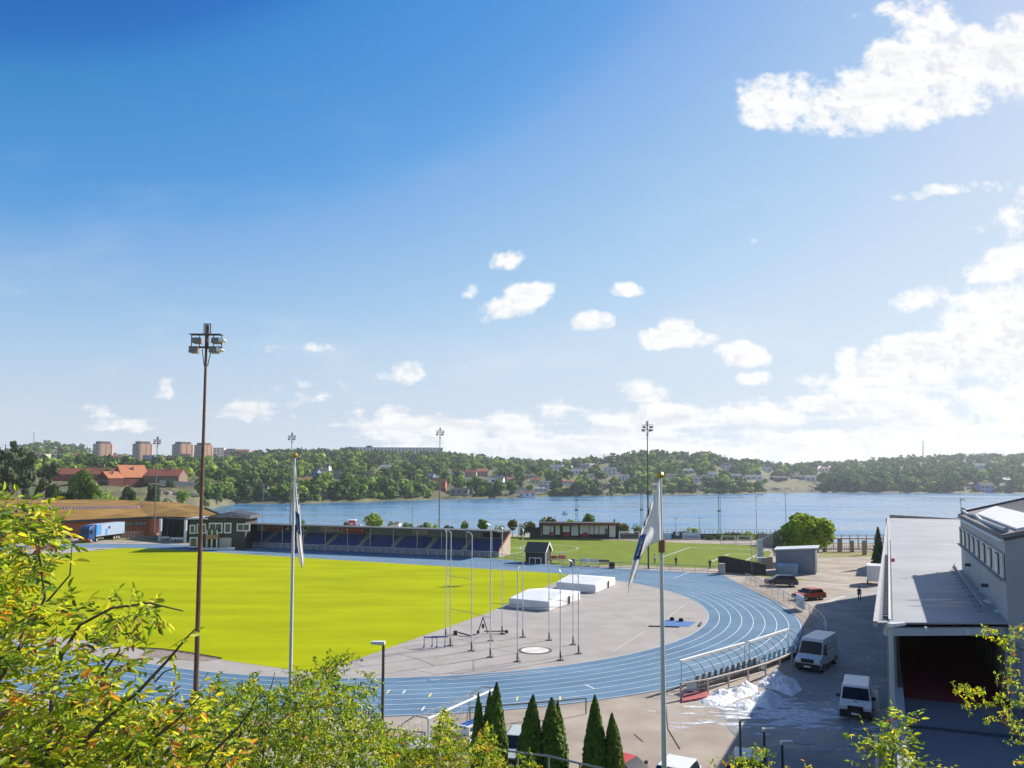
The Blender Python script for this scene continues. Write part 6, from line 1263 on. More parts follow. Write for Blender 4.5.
# ------------------------------------------------------------------ vehicles: +x forward, origin on the ground
carglass = M_('car_glass', (.012, .018, .028), .12, .2, spec=.3)
def vehicle(name, label, cat, loc, fwd, prof, W_, cab, belt, paint, trim=blackp, wheels=(1.35, -1.35), wr=.33, group=None, roofz=None, lights=True, sidewin=(), rear_glass=True, insets=.14, plate=True, roof_rails=False, ws=None):
    rz = math.atan2(fwd[1], fwd[0]); t = thing(name, label, cat, loc, rz, group); hw = W_ / 2
    b = MB(); n = len(prof)
    for s in (-1, 1):
        pts = [(x, s * hw, z) for x, z in prof]; b.poly(pts if s < 0 else pts[::-1])
    for i in range(n):
        (x0, z0), (x1, z1) = prof[i], prof[(i + 1) % n]; b.poly([(x0, -hw, z0), (x0, hw, z0), (x1, hw, z1), (x1, -hw, z1)])
    # cabin frustum: (rear bottom, front bottom, front top, rear top)
    (rb, fb, ft, rt, zt) = cab; hi = hw - insets; hb_ = hw - .015
    C8 = [(rb, -hb_, belt - .03), (fb, -hb_, belt - .03), (fb, hb_, belt - .03), (rb, hb_, belt - .03), (rt, -hi, zt), (ft, -hi, zt), (ft, hi, zt), (rt, hi, zt)]
    b.hexa(C8)
    b.build('body', paint, t, bevel=.07)
    def L3(a, b_, k): return tuple(a[i] + (b_[i] - a[i]) * k for i in range(3))
    def quad(nm, P, u0, u1, v0, v1, off, m):      # P: 4 corners bl, br, tr, tl of a cabin face
        A = lambda u, v: L3(L3(P[0], P[1], u), L3(P[3], P[2], u), v); pts = [Vector(A(u, v)) for u, v in ((u0, v0), (u1, v0), (u1, v1), (u0, v1))]
        nr = (pts[1] - pts[0]).cross(pts[3] - pts[0]).normalized() * off; q = MB(); q.hexa([p - nr * .3 for p in pts] + [p + nr for p in pts]); return q.build(nm, m, t)
    front = (C8[1], C8[2], C8[6], C8[5]); rear = (C8[3], C8[0], C8[4], C8[7]); rs_ = (C8[0], C8[1], C8[5], C8[4]); ls_ = (C8[2], C8[3], C8[7], C8[6])
    w0, w1 = ws or (.08, .93)
    quad('windscreen', front, .05, .95, w0, w1, .03, carglass)
    if rear_glass: quad('rear_window', rear, .1, .9, .12, .9, .03, carglass)
    for (u0, u1, v0, v1) in sidewin:
        quad('side_window', rs_, u0, u1, v0, v1, .03, carglass); quad('side_window', ls_, 1 - u1, 1 - u0, v0, v1, .03, carglass)
    xf = max(p[0] for p in prof); xr = min(p[0] for p in prof); zb = min(p[1] for p in prof)
    for (x, nm) in ((xf, 'front_bumper'), (xr, 'rear_bumper')):
        q = MB(); q.box((x, 0, zb + .18), (.16, W_ * .98, .40)); q.build(nm, trim, t, bevel=.04)
    q = MB()
    for s in (-1, 1): q.box(((xf + xr) / 2, s * (hw + .005), zb + .08), ((xf - xr) * .9, .05, .16))
    q.build('sill', trim, t)
    if lights:
        for s in (-1, 1):
            q = MB(); q.hexa([(xf - .30, s * (hw - .30), belt - .40), (xf + .012, s * (hw - .42), belt - .44), (xf + .012, s * (hw - .02), belt - .42), (xf - .30, s * (hw + .01), belt - .36), (xf - .34, s * (hw - .3), belt - .24), (xf + .0, s * (hw - .42), belt - .28), (xf + .0, s * (hw - .03), belt - .26), (xf - .32, s * (hw + .01), belt - .20)]); q.build('headlight', M_('headlight_glass', (.55, .6, .65), .15, .1, spec=.8), t)
            q = MB(); q.box((xr, s * (hw - .12), belt - .25), (.05, .2, .28)); q.build('tail_light', M_('tail_red', (.4, .02, .02), .3), t)
        q = MB(); q.box((xf + .01, 0, belt - .36), (.05, W_ * .5, .32)); q.build('grille', blackp, t, bevel=.03)
    if plate:
        for x, s in ((xf + .09, 1), (xr - .09, -1)): q = MB(); q.box((x, 0, zb + .16), (.02, .5, .12)); q.build('number_plate', white, t)
    for s in (-1, 1):
        q = MB(); q.box((fb - .35, s * (hw + .13), belt + .14), (.12, .24, .20)); q.build('mirror', trim, t, bevel=.03)
        q = MB(); q.box((fb - .95, s * (hw + .012), belt - .12), (.18, .03, .035)); q.build('door_handle', trim, t)
    for x in wheels:
        for s in (-1, 1):
            q = MB(); q.tube((x, s * (hw - .2), wr), (x, s * (hw + .015), wr), wr, wr, 20); w = q.build('wheel', rubber, t); q = MB(); q.tube((x, s * (hw + .015), wr), (x, s * (hw + .03), wr), wr * .62, wr * .55, 14); q.build('rim', alu, w)
    return t
silver = M_('silver_white_paint', (.62, .63, .65), .32, .04, spec=.5); vwhite = M_('van_white', (.70, .71, .72), .35, .04)
VP = [(2.82, .35), (2.86, .95), (2.62, 1.10), (2.0, 1.32), (-2.85, 1.32), (-2.88, .35)]
vA = vehicle('panel_van', 'large silver white panel van with a dark nose parked at the rail by the bend', 'van', G(817.5, 666), (-.60, -.80), VP, 2.04, (-2.85, 2.02, 1.25, -2.78, 2.52), 1.32, silver, wheels=(1.85, -1.75), wr=.36, sidewin=((.78, .97, .1, .62),), rear_glass=True, group='white vans on the shaded yard', ws=(.06, .80))
vB = vehicle('panel_van', 'white panel van with its door ajar standing alone beside the deck wall', 'van', G(857, 711), (-.44, -.90), [(2.35, .30), (2.4, .88), (2.2, 1.02), (1.7, 1.16), (-2.2, 1.16), (-2.22, .30)], 1.94, (-2.2, 1.72, 1.0, -2.14, 1.94), 1.16, vwhite, wheels=(1.5, -1.35), wr=.34, sidewin=((.76, .97, .1, .68),), group='white vans on the shaded yard', ws=(.06, .85))
b = MB(); b.hexa([(.75, 1.0, .6), (.90, 1.42, .5), (.94, 1.42, .5), (.80, 1.0, .5), (.75, 1.0, 1.8), (.88, 1.36, 1.75), (.92, 1.36, 1.75), (.80, 1.0, 1.8)]); b.build('open_door', vwhite, vB)
b = MB(); b.box((1.95, 0, 1.13), (.12, .16, .03)); b.build('badge', darkm, vB)
for z in (1.62, 1.95):
    b = MB(); b.box((-.8, -1.0, z), (3.4, .04, .03)); b.box((-.8, 1.0, z), (3.4, .04, .03)); b.build('body_groove', M_('groove_grey', (.32, .33, .35), .5), vA)
b = MB()
for y in (-.6, -.2, .2, .6): b.box((-.9, y, 2.525), (3.2, .05, .03))
b.build('roof_rib', silver, vA)
CP = [(2.02, .28), (2.08, .62), (1.95, .78), (1.15, .95), (-1.95, .98), (-2.05, .75), (-2.02, .28)]
SUVP = [(2.15, .32), (2.22, .72), (2.05, .95), (1.2, 1.08), (-2.15, 1.1), (-2.25, .8), (-2.2, .32)]
navy = M_('navy_paint', (.012, .016, .035), .22, .1, spec=.6); orr = M_('orange_red_paint', (.42, .07, .03), .28, .1, spec=.5); carw = M_('car_white', (.68, .69, .70), .3, .04); carr = M_('car_red', (.50, .035, .03), .28, .08)
win = ((.06, .26, .12, .88), (.30, .55, .10, .9), (.59, .86, .10, .88))
p0, p1 = G(770, 586), G(795, 587); dv = (p0 - p1).normalized()
vehicle('parked_car', 'dark navy estate car parked side on behind the mesh fence', 'car', (p0 + p1) / 2 + Vector((0, .6, 0)), (-.985, .17), SUVP, 1.85, (-2.05, 1.25, .45, -1.75, 1.62), 1.08, navy, wheels=(1.32, -1.38), sidewin=win, group='cars parked beyond the bend')
vehicle('parked_car', 'orange red hatchback parked just behind the curved mesh fence', 'car', G(809, 599.5), (-.93, -.36), CP, 1.8, (-1.85, 1.1, .3, -1.5, 1.45), .96, orr, wheels=(1.25, -1.25), sidewin=win, group='cars parked beyond the bend')
CPS = CP
vehicle('parked_car', 'red hatchback with an orange tinged flank at the bottom edge between thuja and flagpole', 'car', Vector((5.85, 41.2, 0)), (.80, -.6), CPS, 1.8, (-1.85, 1.1, .3, -1.5, 1.47), .96, carr, wheels=(1.25, -1.25), sidewin=win, group='cars parked along the slope')
vehicle('parked_car', 'white hatchback behind the foot of the right flagpole at the bottom edge', 'car', Vector((8.2, 40.2, 0)), (-.5, -.87), CPS, 1.8, (-1.85, 1.1, .3, -1.5, 1.47), .96, carw, wheels=(1.25, -1.25), sidewin=win, group='cars parked along the slope')
vehicle('parked_car', 'pale silver car mostly hidden by the bush at the shadow edge', 'car', Vector((12.4, 41.3, 0)), (-.3, -.95), CPS, 1.8, (-1.85, 1.1, .3, -1.5, 1.47), .96, M_('car_silver', (.5, .52, .55), .3, .05), wheels=(1.25, -1.25), sidewin=win, group='cars parked along the slope')
vehicle('parked_car', 'pale green grey car glimpsed between the left thujas', 'car', G(520, 760), (-.2, -.98), CPS, 1.8, (-1.85, 1.1, .3, -1.5, 1.47), .96, M_('car_green_grey', (.42, .47, .46), .3, .05), wheels=(1.25, -1.25), sidewin=win, group='cars parked along the slope')
vehicle('parked_car', 'blue white car glimpsed through the bushes right of the brown street lamp', 'car', G(404, 774), (-.9, -.4), CPS, 1.8, (-1.85, 1.1, .3, -1.5, 1.47), .96, M_('car_pale_blue', (.40, .48, .60), .3, .05), wheels=(1.25, -1.25), sidewin=win, group='cars parked along the slope')
# white box trailer at the far corner of the deck
p = G(874.5, 584); t = thing('box_trailer', 'white box trailer parked under the dark conifer at the far end of the road', 'trailer', p, 1.15); b = MB(); b.box((0, 0, 1.75), (3.6, 2.0, 2.3)); b.build('body', carw, t, bevel=.05); b = MB(); b.box((1.9, 0, .6), (1.4, .12, .1)); b.build('drawbar', darkm, t)
for s in (-.95, .95): b = MB(); b.tube((-.2, s - .1, .34), (-.2, s + .1, .34), .34, .34, 16); w_ = b.build('wheel', rubber, t); b = MB(); b.tube((-.2, s - .11, .34), (-.2, s + .11, .34), .18, .18, 12); b.build('rim', alu, w_)
# stacked blue benches beside the goal
p = G(474, 742); t = thing('bench_stack', 'stack of blue slatted benches with white ends behind the large goal', 'bench stack', p, .95)
for k in range(3):
    b = MB()
    for j in range(3): b.box((0, -.3 + j * .3, .35 + k * .42), (2.6, .16, .06))
    b.build('blue_slat', bluep, t); b = MB(); b.box((0, -.5, .42 + k * .42), (2.7, .06, .14)); b.build('white_rail', white, t)
for s in (-1.2, 1.2): b = MB(); b.box((s, -.15, .65), (.08, .9, 1.3)); b.build('end_frame', white, t)
# ------------------------------------------------------------------ people (one continuous skinned body each)
def person(label, loc, face, shirt, legs, pose='walk', h=1.75, group=None, hairc=(.04, .025, .015)):
    s = h / 1.75; stp = .24 if pose == 'walk' else .04
    J = {'pel': (0, 0, .95), 'sp': (0.01, 0, 1.18), 'ch': (.015, 0, 1.38), 'nk': (.01, 0, 1.50), 'hd': (.03, 0, 1.60), 'hd2': (.03, 0, 1.70)}
    E = [('pel', 'sp'), ('sp', 'ch'), ('ch', 'nk'), ('nk', 'hd'), ('hd', 'hd2')]
    Rr = {'pel': .135, 'sp': .125, 'ch': .14, 'nk': .06, 'hd': .095, 'hd2': .075}
    for sd_, y in (('l', 1), ('r', -1)):
        k = stp * y; J.update({'h' + sd_: (.0, .10 * y, .90), 'k' + sd_: (.06 + k * .7, .10 * y, .49), 'a' + sd_: (-.02 + k * 1.25, .10 * y, .08 + (0 if k > 0 else .04)), 't' + sd_: (.14 + k * 1.25, .11 * y, .04), 's' + sd_: (.01, .19 * y, 1.40), 'e' + sd_: (-.03 - k * .5, .25 * y, 1.13), 'w' + sd_: (.08 - k * .8, .25 * y, .90), 'f' + sd_: (.11 - k * .9, .245 * y, .80)})
        E += [('pel', 'h' + sd_), ('h' + sd_, 'k' + sd_), ('k' + sd_, 'a' + sd_), ('a' + sd_, 't' + sd_), ('ch', 's' + sd_), ('s' + sd_, 'e' + sd_), ('e' + sd_, 'w' + sd_), ('w' + sd_, 'f' + sd_)]
        Rr.update({'h' + sd_: .10, 'k' + sd_: .068, 'a' + sd_: .05, 't' + sd_: .04, 's' + sd_: .07, 'e' + sd_: .05, 'w' + sd_: .036, 'f' + sd_: .042})
    nm = list(J); me = bpy.data.meshes.new('person'); me.from_pydata([tuple(c * s for c in J[k]) for k in nm], [(nm.index(a), nm.index(b_)) for a, b_ in E], []); o = bpy.data.objects.new('person', me); COL.objects.link(o)
    md = o.modifiers.new('skin', 'SKIN'); md.use_smooth_shade = True
    for i, k in enumerate(nm): r = Rr[k] * s; me.skin_vertices[0].data[i].radius = (r, r); me.skin_vertices[0].data[i].use_root = (k == 'pel')
    sb = o.modifiers.new('sub', 'SUBSURF'); sb.levels = 1; sb.render_levels = 1
    dg = bpy.context.evaluated_depsgraph_get(); m2 = bpy.data.meshes.new_from_object(o.evaluated_get(dg)); o.modifiers.clear(); o.data = m2
    skin_ = M_('skin', (.45, .27, .19), .6, .08); m2.materials.clear()
    for q in (shirt, legs, skin_, blackp): m2.materials.append(q)
    for p in m2.polygons:
        z = p.center.z / s; y = abs(p.center.y) / s; p.material_index = 2 if z > 1.48 or (y > .19 and z < 1.1) else (3 if z < .09 else (1 if z < .96 else 0)); p.use_smooth = True
    o.location = loc; o.rotation_euler.z = math.atan2(face[1], face[0]); tag(o, label, 'person', group)
    b = MB(); b.sphere((.005 * s, 0, 1.69 * s), .108 * s, 12, 8, sz=.95); b.build('hair', M_('hair_%d' % int(hairc[0] * 1000), hairc, .8), o, smooth=True)
    for y in (-.035, .035): e = MB(); e.sphere((.118 * s, y * s, 1.645 * s), .012 * s, 6, 4); e.build('eye', blackp, o)
    return o
dkc = M_('cloth_black', (.012, .012, .014), .85); nvc = M_('cloth_navy', (.02, .03, .06), .85); whc = M_('cloth_white', (.7, .7, .7), .8); gyc = M_('cloth_grey', (.12, .12, .13), .85); jn = M_('cloth_jeans', (.03, .05, .10), .85)
person('person in dark clothes walking along the shaded road towards the yard', G(859.5, 600.5), (-.3, -.95), dkc, dkc)
person('person in a white shirt standing on the pitch edge by the dark floodlight mast', G(654.8, 563.5), (-.5, -.8), whc, gyc, 'stand')
for (px, y, lab, sh_) in [q for q in ((676, 566, 'person in dark clothes behind the far rail, first one right of the right flagpole', dkc), (693.5, 566.5, 'person in dark clothes behind the far rail between two others', nvc), (702, 567, 'person in a grey top behind the far rail', gyc), (710, 569, 'person in dark clothes behind the far rail nearest the black board wall', dkc)) if q[0] in (676, 710)]: person(lab, G(px, y), (rnd.uniform(-1, 1), -1), sh_, jn if px != 710 else dkc, 'stand', 1.7)
# ------------------------------------------------------------------ flagpoles and flags
pole_m = M_('flagpole_white', (.62, .62, .63), .35, .05)
def flagpole(label, px0, y0, px1, y1, D, rb, rt):
    top = at(px0, y0, D); bot = at(px1, y1, D); d = (bot - top).normalized(); bot = bot + d * ((bot.z - (4.7 if D < 29 else 3.3)) / -d.z); base = bot
    t = thing('flagpole', label, 'flagpole', base, 0, 'white flagpoles on the slope'); b = MB(); b.tube(bot, top, rb, rt, 12); b.build('pole', pole_m, t, base)
    b = MB(); b.sphere(top + Vector((0, 0, .1)), .13, 12, 8, sz=.9); b.build('finial', M_('gold_ball', (.55, .38, .06), .3, .05, metal=.6), t, base)
    return top, bot, t
D1, D2 = 27.0, 31.0
tA, bA, fA = flagpole('white flagpole with a gold ball right of the middle, carrying a flag blown left', 660.3, 478, 664.3, 770, D1, .095, .05)
b = MB(); q = at(661.8, 546, D1); b.tube(q - Vector((0, 0, .22)), q + Vector((0, 0, .22)), .12, .12, 10); b.build('clamp', M_('clamp_brown', (.20, .10, .06), .6), fA, bA)
b = MB(); q0, q1 = at(659.3, 482, D1 - .06), at(661.5, 560, D1 - .06); b.tube(q0, q1, .008, .008, 4); b.build('halyard', blackp, fA, bA)
tB, bB, fB = flagpole('white flagpole with a gold ball in front of the grass, carrying a limp flag', 294.6, 458, 290.2, 690, D2, .085, .045)
flag_m = M_('flag_white', (.88, .87, .87), .75, .03, trans=.75, spec=.05); fblue = M_('flag_blue', (.012, .10, .36), .75, .12, 2, trans=.3); flet = M_('flag_letter', (.5, .6, .72), .8, trans=.3)
def flag(name, label, U, Lw, D, depth, n=70, k=26, band=None, seed=1, fold=.22, cycles=2.5, dark=None):
    # U and Lw: upper and lower borders as pixel polylines from the hoist to the tip; the cloth swings in depth in folds
    def samp(P, s):
        ds = [0]
        for a, c in zip(P[:-1], P[1:]): ds.append(ds[-1] + math.hypot(c[0] - a[0], c[1] - a[1]))
        s *= ds[-1]
        for i in range(len(P) - 1):
            if s <= ds[i + 1]: t = (s - ds[i]) / max(1e-6, ds[i + 1] - ds[i]); return P[i][0] + (P[i + 1][0] - P[i][0]) * t, P[i][1] + (P[i + 1][1] - P[i][1]) * t
        return P[-1]
    b = MB()
    for i in range(n + 1):
        s = i / n; a, c = samp(U, s), samp(Lw, s)
        for j in range(k + 1):
            t = j / k; x, y = a[0] + (c[0] - a[0]) * t, a[1] + (c[1] - a[1]) * t
            dd = D + depth * s + fold * min(1, s * 2.5) * math.sin(t * cycles * 2 * math.pi + s * 2.2 + seed) ; b.v.append(tuple(at(x, y, dd)))
    for i in range(n):
        for j in range(k):
            m = 0; s, t = (i + .5) / n, (j + .5) / k
            x, y = pix(Vector(b.v[i * (k + 1) + j])); xu = next((p[0] + (q[0] - p[0]) * (y - p[1]) / (q[1] - p[1]) for p, q in zip(U[:-1], U[1:]) if p[1] <= y <= q[1]), U[-1][0])
            if band and band[0] < y + (x - xu) * band[3] < band[1] and abs(x - xu - band[4]) < band[2]:
                m = 1; u = (y - band[0]) / (band[1] - band[0]); t = .5 + (x - xu - band[4]) / (2 * band[2]) * .6
                if .40 < t < .62 and .12 < u < .88 and int(u * 18) % 4 != 3 and not (int(u * 18) % 4 == 1 and .46 < t < .56): m = 2
            if dark and dark[0] < s < dark[1] and t < .18 and int(s * 90) % 3: m = 3
            b.f.append((i * (k + 1) + j, (i + 1) * (k + 1) + j, (i + 1) * (k + 1) + j + 1, i * (k + 1) + j + 1)); b.m.append(m)
    o = b.build(name, [flag_m, fblue, flet, M_('flag_dark', (.05, .06, .10), .8)], smooth=True, origin=at(U[0][0], U[0][1], D)); sd2 = o.modifiers.new('thick', 'SOLIDIFY'); sd2.thickness = .006
    tag(o, label, 'flag', 'white and blue flags'); return o
flag('flag', 'white flag with a blue lettered band, blown out left from the right flagpole and drooping', [(659.6, 480), (654, 495), (646, 517), (639.5, 537), (634, 556), (630, 574), (628.5, 583), (628, 592)], [(661.2, 540.5), (654, 543), (648.5, 546), (644.5, 550), (639.5, 561), (636.5, 574), (632.5, 583), (628.6, 593)], D1 - .12, -.5, band=(533.5, 559, 3.2, .15, 2.8), seed=.4, fold=.16, cycles=1.5, dark=(.2, .42))
flag('flag', 'white flag with a blue patch hanging limp down the left flagpole', [(295.4, 462), (297, 482), (299.5, 505), (301, 528), (302.5, 548), (303.8, 559), (303.5, 564), (302.6, 567.5)], [(294.6, 470), (294.2, 490), (295, 505), (296, 520), (296.6, 540), (298, 552), (299.5, 561), (301.5, 567.5)], D2 - .15, -.3, band=(514, 535, 2.6, -.9, -3.4), seed=2, fold=.13, cycles=2, dark=(.10, .40))
# ------------------------------------------------------------------ slope under the camera
sm = MB(); hs = [(38.6, -.02), (36.5, .8), (34, 2.2), (30, 3.9), (26, 5.2), (20, 7.6), (12, 11), (5, 13.4), (0, 14.2), (-30, 14.5)]
def slope_z(x, y):
    for (a, c) in zip(hs[:-1], hs[1:]):
        if c[0] <= y <= a[0]: t = (a[0] - y) / (a[0] - c[0]); return a[1] + (c[1] - a[1]) * t
    return 0 if y > 38 else 14.5
nx = 70; X = [-60 + i * (75.0 / nx) for i in range(nx + 1)]; rg = random.Random(12)
for (y, z) in hs:
    for x in X: sm.v.append((x, y, z + rg.uniform(-.12, .06) if 0 < z < 14 else z - .02))
for j in range(len(hs) - 1):
    for i in range(nx): sm.f.append((j * (nx + 1) + i, j * (nx + 1) + i + 1, (j + 1) * (nx + 1) + i + 1, (j + 1) * (nx + 1) + i)); sm.m.append(0)
kind(sm.build('hillside', mat('slope_grass', (.07, .085, .02), .95, .4, .8)))
# ------------------------------------------------------------------ columnar thujas
TH_ = [(479.5, 694, 9, 'short columnar thuja at the left end of the row, behind the bush'), (496, 684.5, 16, 'tallest columnar thuja, standing where the goal crossbar ends'), (530, 696, 17, 'broad columnar thuja just right of the pale parked car'), (552.5, 700, 19, 'broad two-tipped columnar thuja in the middle of the row'), (594, 696.5, 15, 'columnar thuja standing alone left of the smallest one'), (611.5, 714.5, 13, 'smallest columnar thuja beside the red car')]
for i, (px, yt, hw_, lab) in enumerate(TH_):
    D = 40.4; x = gxy(px, D)[0]; zt = at(px, yt, D).z; h = zt + .1; wd = (1.55 * hw_ * D / F) / (h * .30)
    t = thing('thuja', lab, 'conifer', (x, D, -.05), rnd.uniform(0, 6), 'columnar thujas along the car park'); t.scale = (h * wd * .98, h * wd * .98, h)
    V, Fq, mi = crown_np('column', 60 + i, 5000, .024); 
    tr_ = random.Random(70 + i)
    for q in range(3):
        V2, F2, m2 = crown_np('column', 77 + i * 5 + q, 2600, .024); sc_ = tr_.uniform(.55, .93) if not (i == 3 and q == 0) else .95; a_ = tr_.uniform(0, 6.28); o_ = tr_.uniform(.05, .10)
        V2 = V2 * np.array([.72, .72, sc_]) + np.array([o_ * math.cos(a_), o_ * math.sin(a_), 0]); Fq = np.concatenate([Fq, F2 + len(V)]); V = np.concatenate([V, V2]); mi = np.concatenate([mi, m2])
    V[:, 0] += V[:, 2] ** 2 * tr_.uniform(-.05, .05); V = V * np.array([.86, .86, 1])
    link('crown', np_mesh('crown', V, Fq, mi, PAL['thuja']), t); link('trunk', trunk_mb('column', 1, seed=i).mesh('trunk', bark), t)
# ------------------------------------------------------------------ big green tree, dark conifer, shrubs by the water
D = 147
def big_tree(name, label, cat, px, yb, yt, wpx, D, shape, pal, n, size, seed, group=None, base=0.0):
    x, y = gxy(px, D); h = at(px, yt, D).z - base; w = wpx * D / F; k = {'round': .82, 'bush': 1.25, 'pine': .62, 'cone': .42, 'column': .30}[shape]
    return tree(name, label, cat, (x, y, base), h, shape, pal, seed, n, size, w / (h * k), group, seed * 1.3)
big_tree('leafy_tree', 'big bright green tree behind the blue grey shed', 'tree', 808, 565, 502.5, 58, 148, 'round', 'bright', 7500, .026, 11)
big_tree('leafy_bush', 'bright green bush mass filling the left front of the big green tree', 'bush', 794, 560, 521, 34, 146, 'bush', 'bright', 3800, .035, 12)
big_tree('grey_shrub', 'grey half bare shrub at the left edge of the big green tree', 'shrub', 781, 562, 526, 22, 147, 'bush', 'pine', 1500, .03, 13)
big_tree('dark_conifer', 'slim dark conifer at the far corner of the covered deck', 'conifer', 876.5, 567, 527, 15, 139, 'cone', 'dark', 2600, .035, 14)
SHR = [(348, 518, 9, 'round', 'dark', 'small dark round tree behind the stand left of the red kiosk'), (374.5, 511.5, 20, 'round', 'light', 'yellow green round tree behind the middle of the stand'), (303, 517, 6, 'bush', 'mid', 'small green bush behind the stand right of the left flagpole'), (396, 520, 14, 'bush', 'gold', 'olive bush behind the stand right of the marquees'), (409, 520.5, 14, 'bush', 'mid', 'green bush behind the stand left of the grey floodlight'), (424, 519.5, 15, 'bush', 'dark', 'dark bush behind the stand just left of the grey floodlight'), (433, 521, 12, 'bush', 'light', 'light green bush touching the grey floodlight'),
 (449, 523, 14, 'bush', 'dark', 'dark low bush right of the grey floodlight'), (465, 520.5, 9, 'round', 'mid', 'small green tree above the right part of the stand roof'), (483, 518, 14, 'round', 'mid', 'round green tree above the right end of the stand roof'), (498, 523, 12, 'bush', 'light', 'light bush above the very end of the stand roof'), (513, 518.5, 11, 'round', 'gold', 'small yellowish tree behind the goal beside the stand'), (523, 520, 8, 'bush', 'mid', 'green shrub left of the two yellowish trees'), (530, 519.5, 12, 'round', 'gold', 'yellow brown tree left of the two-coloured tree'),
 (545, 513.5, 11, 'round', 'mid', 'dark green half of the tree pair at the left end of the long shelter'), (553, 516, 14, 'round', 'gold', 'orange yellow tree at the left end of the long shelter'), (571, 518.5, 14, 'round', 'bright', 'bright light green tree above the long shelter'), (588, 513, 19, 'round', 'mid', 'large round green tree behind the long shelter'), (608, 521, 12, 'bush', 'dark', 'dark shrub above the right part of the long shelter'), (614, 519, 7, 'cone', 'dark', 'small pointed conifer above the right end of the long shelter'), (622, 522, 14, 'bush', 'gold', 'olive shrub right of the long shelter'), (638, 524, 16, 'bush', 'mid', 'green shrub just left of the right flag'),
 (652, 526, 14, 'bush', 'mid', 'green shrub behind the pale blue banner'), (694, 527, 14, 'bush', 'light', 'light green shrub above the lettered banner'), (684, 529, 10, 'bush', 'mid', 'small green shrub above the crest banner'), (722, 531.5, 14, 'bush', 'mid', 'green shrub above the left small goal'), (736, 531, 14, 'bush', 'gold', 'olive shrub above the pair of small goals'), (749, 531, 14, 'bush', 'light', 'light shrub above the right end of the dark fence'), (763, 532, 12, 'bush', 'gold', 'yellowish shrub left of the grey half bare shrub'), (709, 533, 12, 'bush', 'dark', 'dark shrub above the violet fence panel')]
for i, (px, yt, w, sh, pal, lab) in enumerate(SHR): big_tree('shore_shrub' if sh == 'bush' else 'waterside_tree', lab, 'shrub' if sh == 'bush' else 'tree', px, 530, yt, w * 1.08, 206 if px < 700 else 200, sh, pal, 900 if w > 12 else 600, .05, 80 + i, 'shrubs and small trees on the near shore')
# ------------------------------------------------------------------ trees behind the sports hall
LT = [(4, 438, 30, 'pine', 'pine', 292, 'tall rugged pine at the far left edge'), (24, 446, 26, 'pine', 'pine', 286, 'tall rugged pine, second from the left edge'), (-16, 444, 30, 'pine', 'dark', 288, 'tall pine cut by the left edge'), (46, 454, 22, 'pine', 'pine', 280, 'bushy upright pine left of the round oak'), (86, 470, 34, 'round', 'mid', 276, 'broad round oak behind the mossy hall roof'), (66, 484, 20, 'round', 'dark', 278, 'dark round tree in the gap left of the round oak'), (112, 486, 18, 'bush', 'light', 274, 'light yellow green bush right of the round oak'), (101, 489, 14, 'bush', 'light', 272, 'light green bush at the foot of the round oak'), (129, 482, 19, 'round', 'dark', 290, 'dark round tree in front of the small gabled annex'), (152, 481, 19, 'round', 'dark', 330, 'dark round tree below the long red tiled wing'), (140, 493, 18, 'bush', 'light', 300, 'light bush on the slope right of the dark round tree'), (184, 487, 13, 'round', 'light', 380, 'yellow green tree on the rocky slope left of the floodlight pole'), (170, 478, 10, 'round', 'dark', 440, 'dark small tree beside the stone wall'), (8, 488, 22, 'bush', 'light', 270, 'light bush in front of the left edge pines'), (34, 490, 20, 'bush', 'mid', 270, 'green bush in front of the second pine'), (55, 488, 14, 'bush', 'light', 270, 'light bush in front of the bushy pine'), (206, 494, 9, 'bush', 'mid', 420, 'green bush on the rocky slope right of the floodlight pole'), (163, 497, 12, 'bush', 'dark', 345, 'dark bush just behind the mossy roof end'), (218, 489, 11, 'bush', 'mid', 470, 'green bush near the tip of the rocky slope')]
for i, (px, yt, w, sh, pal, D, lab) in enumerate(LT):
    z = hz(px, D) - .4; big_tree('hall_tree', lab, 'bush' if sh == 'bush' else 'tree', px, 500, yt, w, D, sh, pal, 2200 if w > 18 else 1100, .030 if w > 18 else .042, 120 + i, 'trees behind the sports hall', base=z)
rk = random.Random(14)
for i in range(16):
    px = rk.uniform(158, 232); y = rk.uniform(484, 500); D = Dof(px, y) if px > 190 else rk.uniform(370, 430); x, yy = gxy(px, D); r_ = rk.uniform(1.2, 2.6); b = MB(); b.sphere((0, 0, 0), r_, 9, 6, sz=.55)
    for k, v in enumerate(b.v): j = 1 + rk.uniform(-.22, .22); b.v[k] = (v[0] * j * 1.4, v[1] * j, v[2] * j)
    o = b.build('slope_boulder', M_('grey_rock', (.27, .24, .21), .9, .3, .4)); o.location = (x, yy, hz(px, D) + .1); tag(o, 'grey brown boulder on the rocky slope between the red tiled wing and the water', 'rock', 'boulders on the rocky slope')
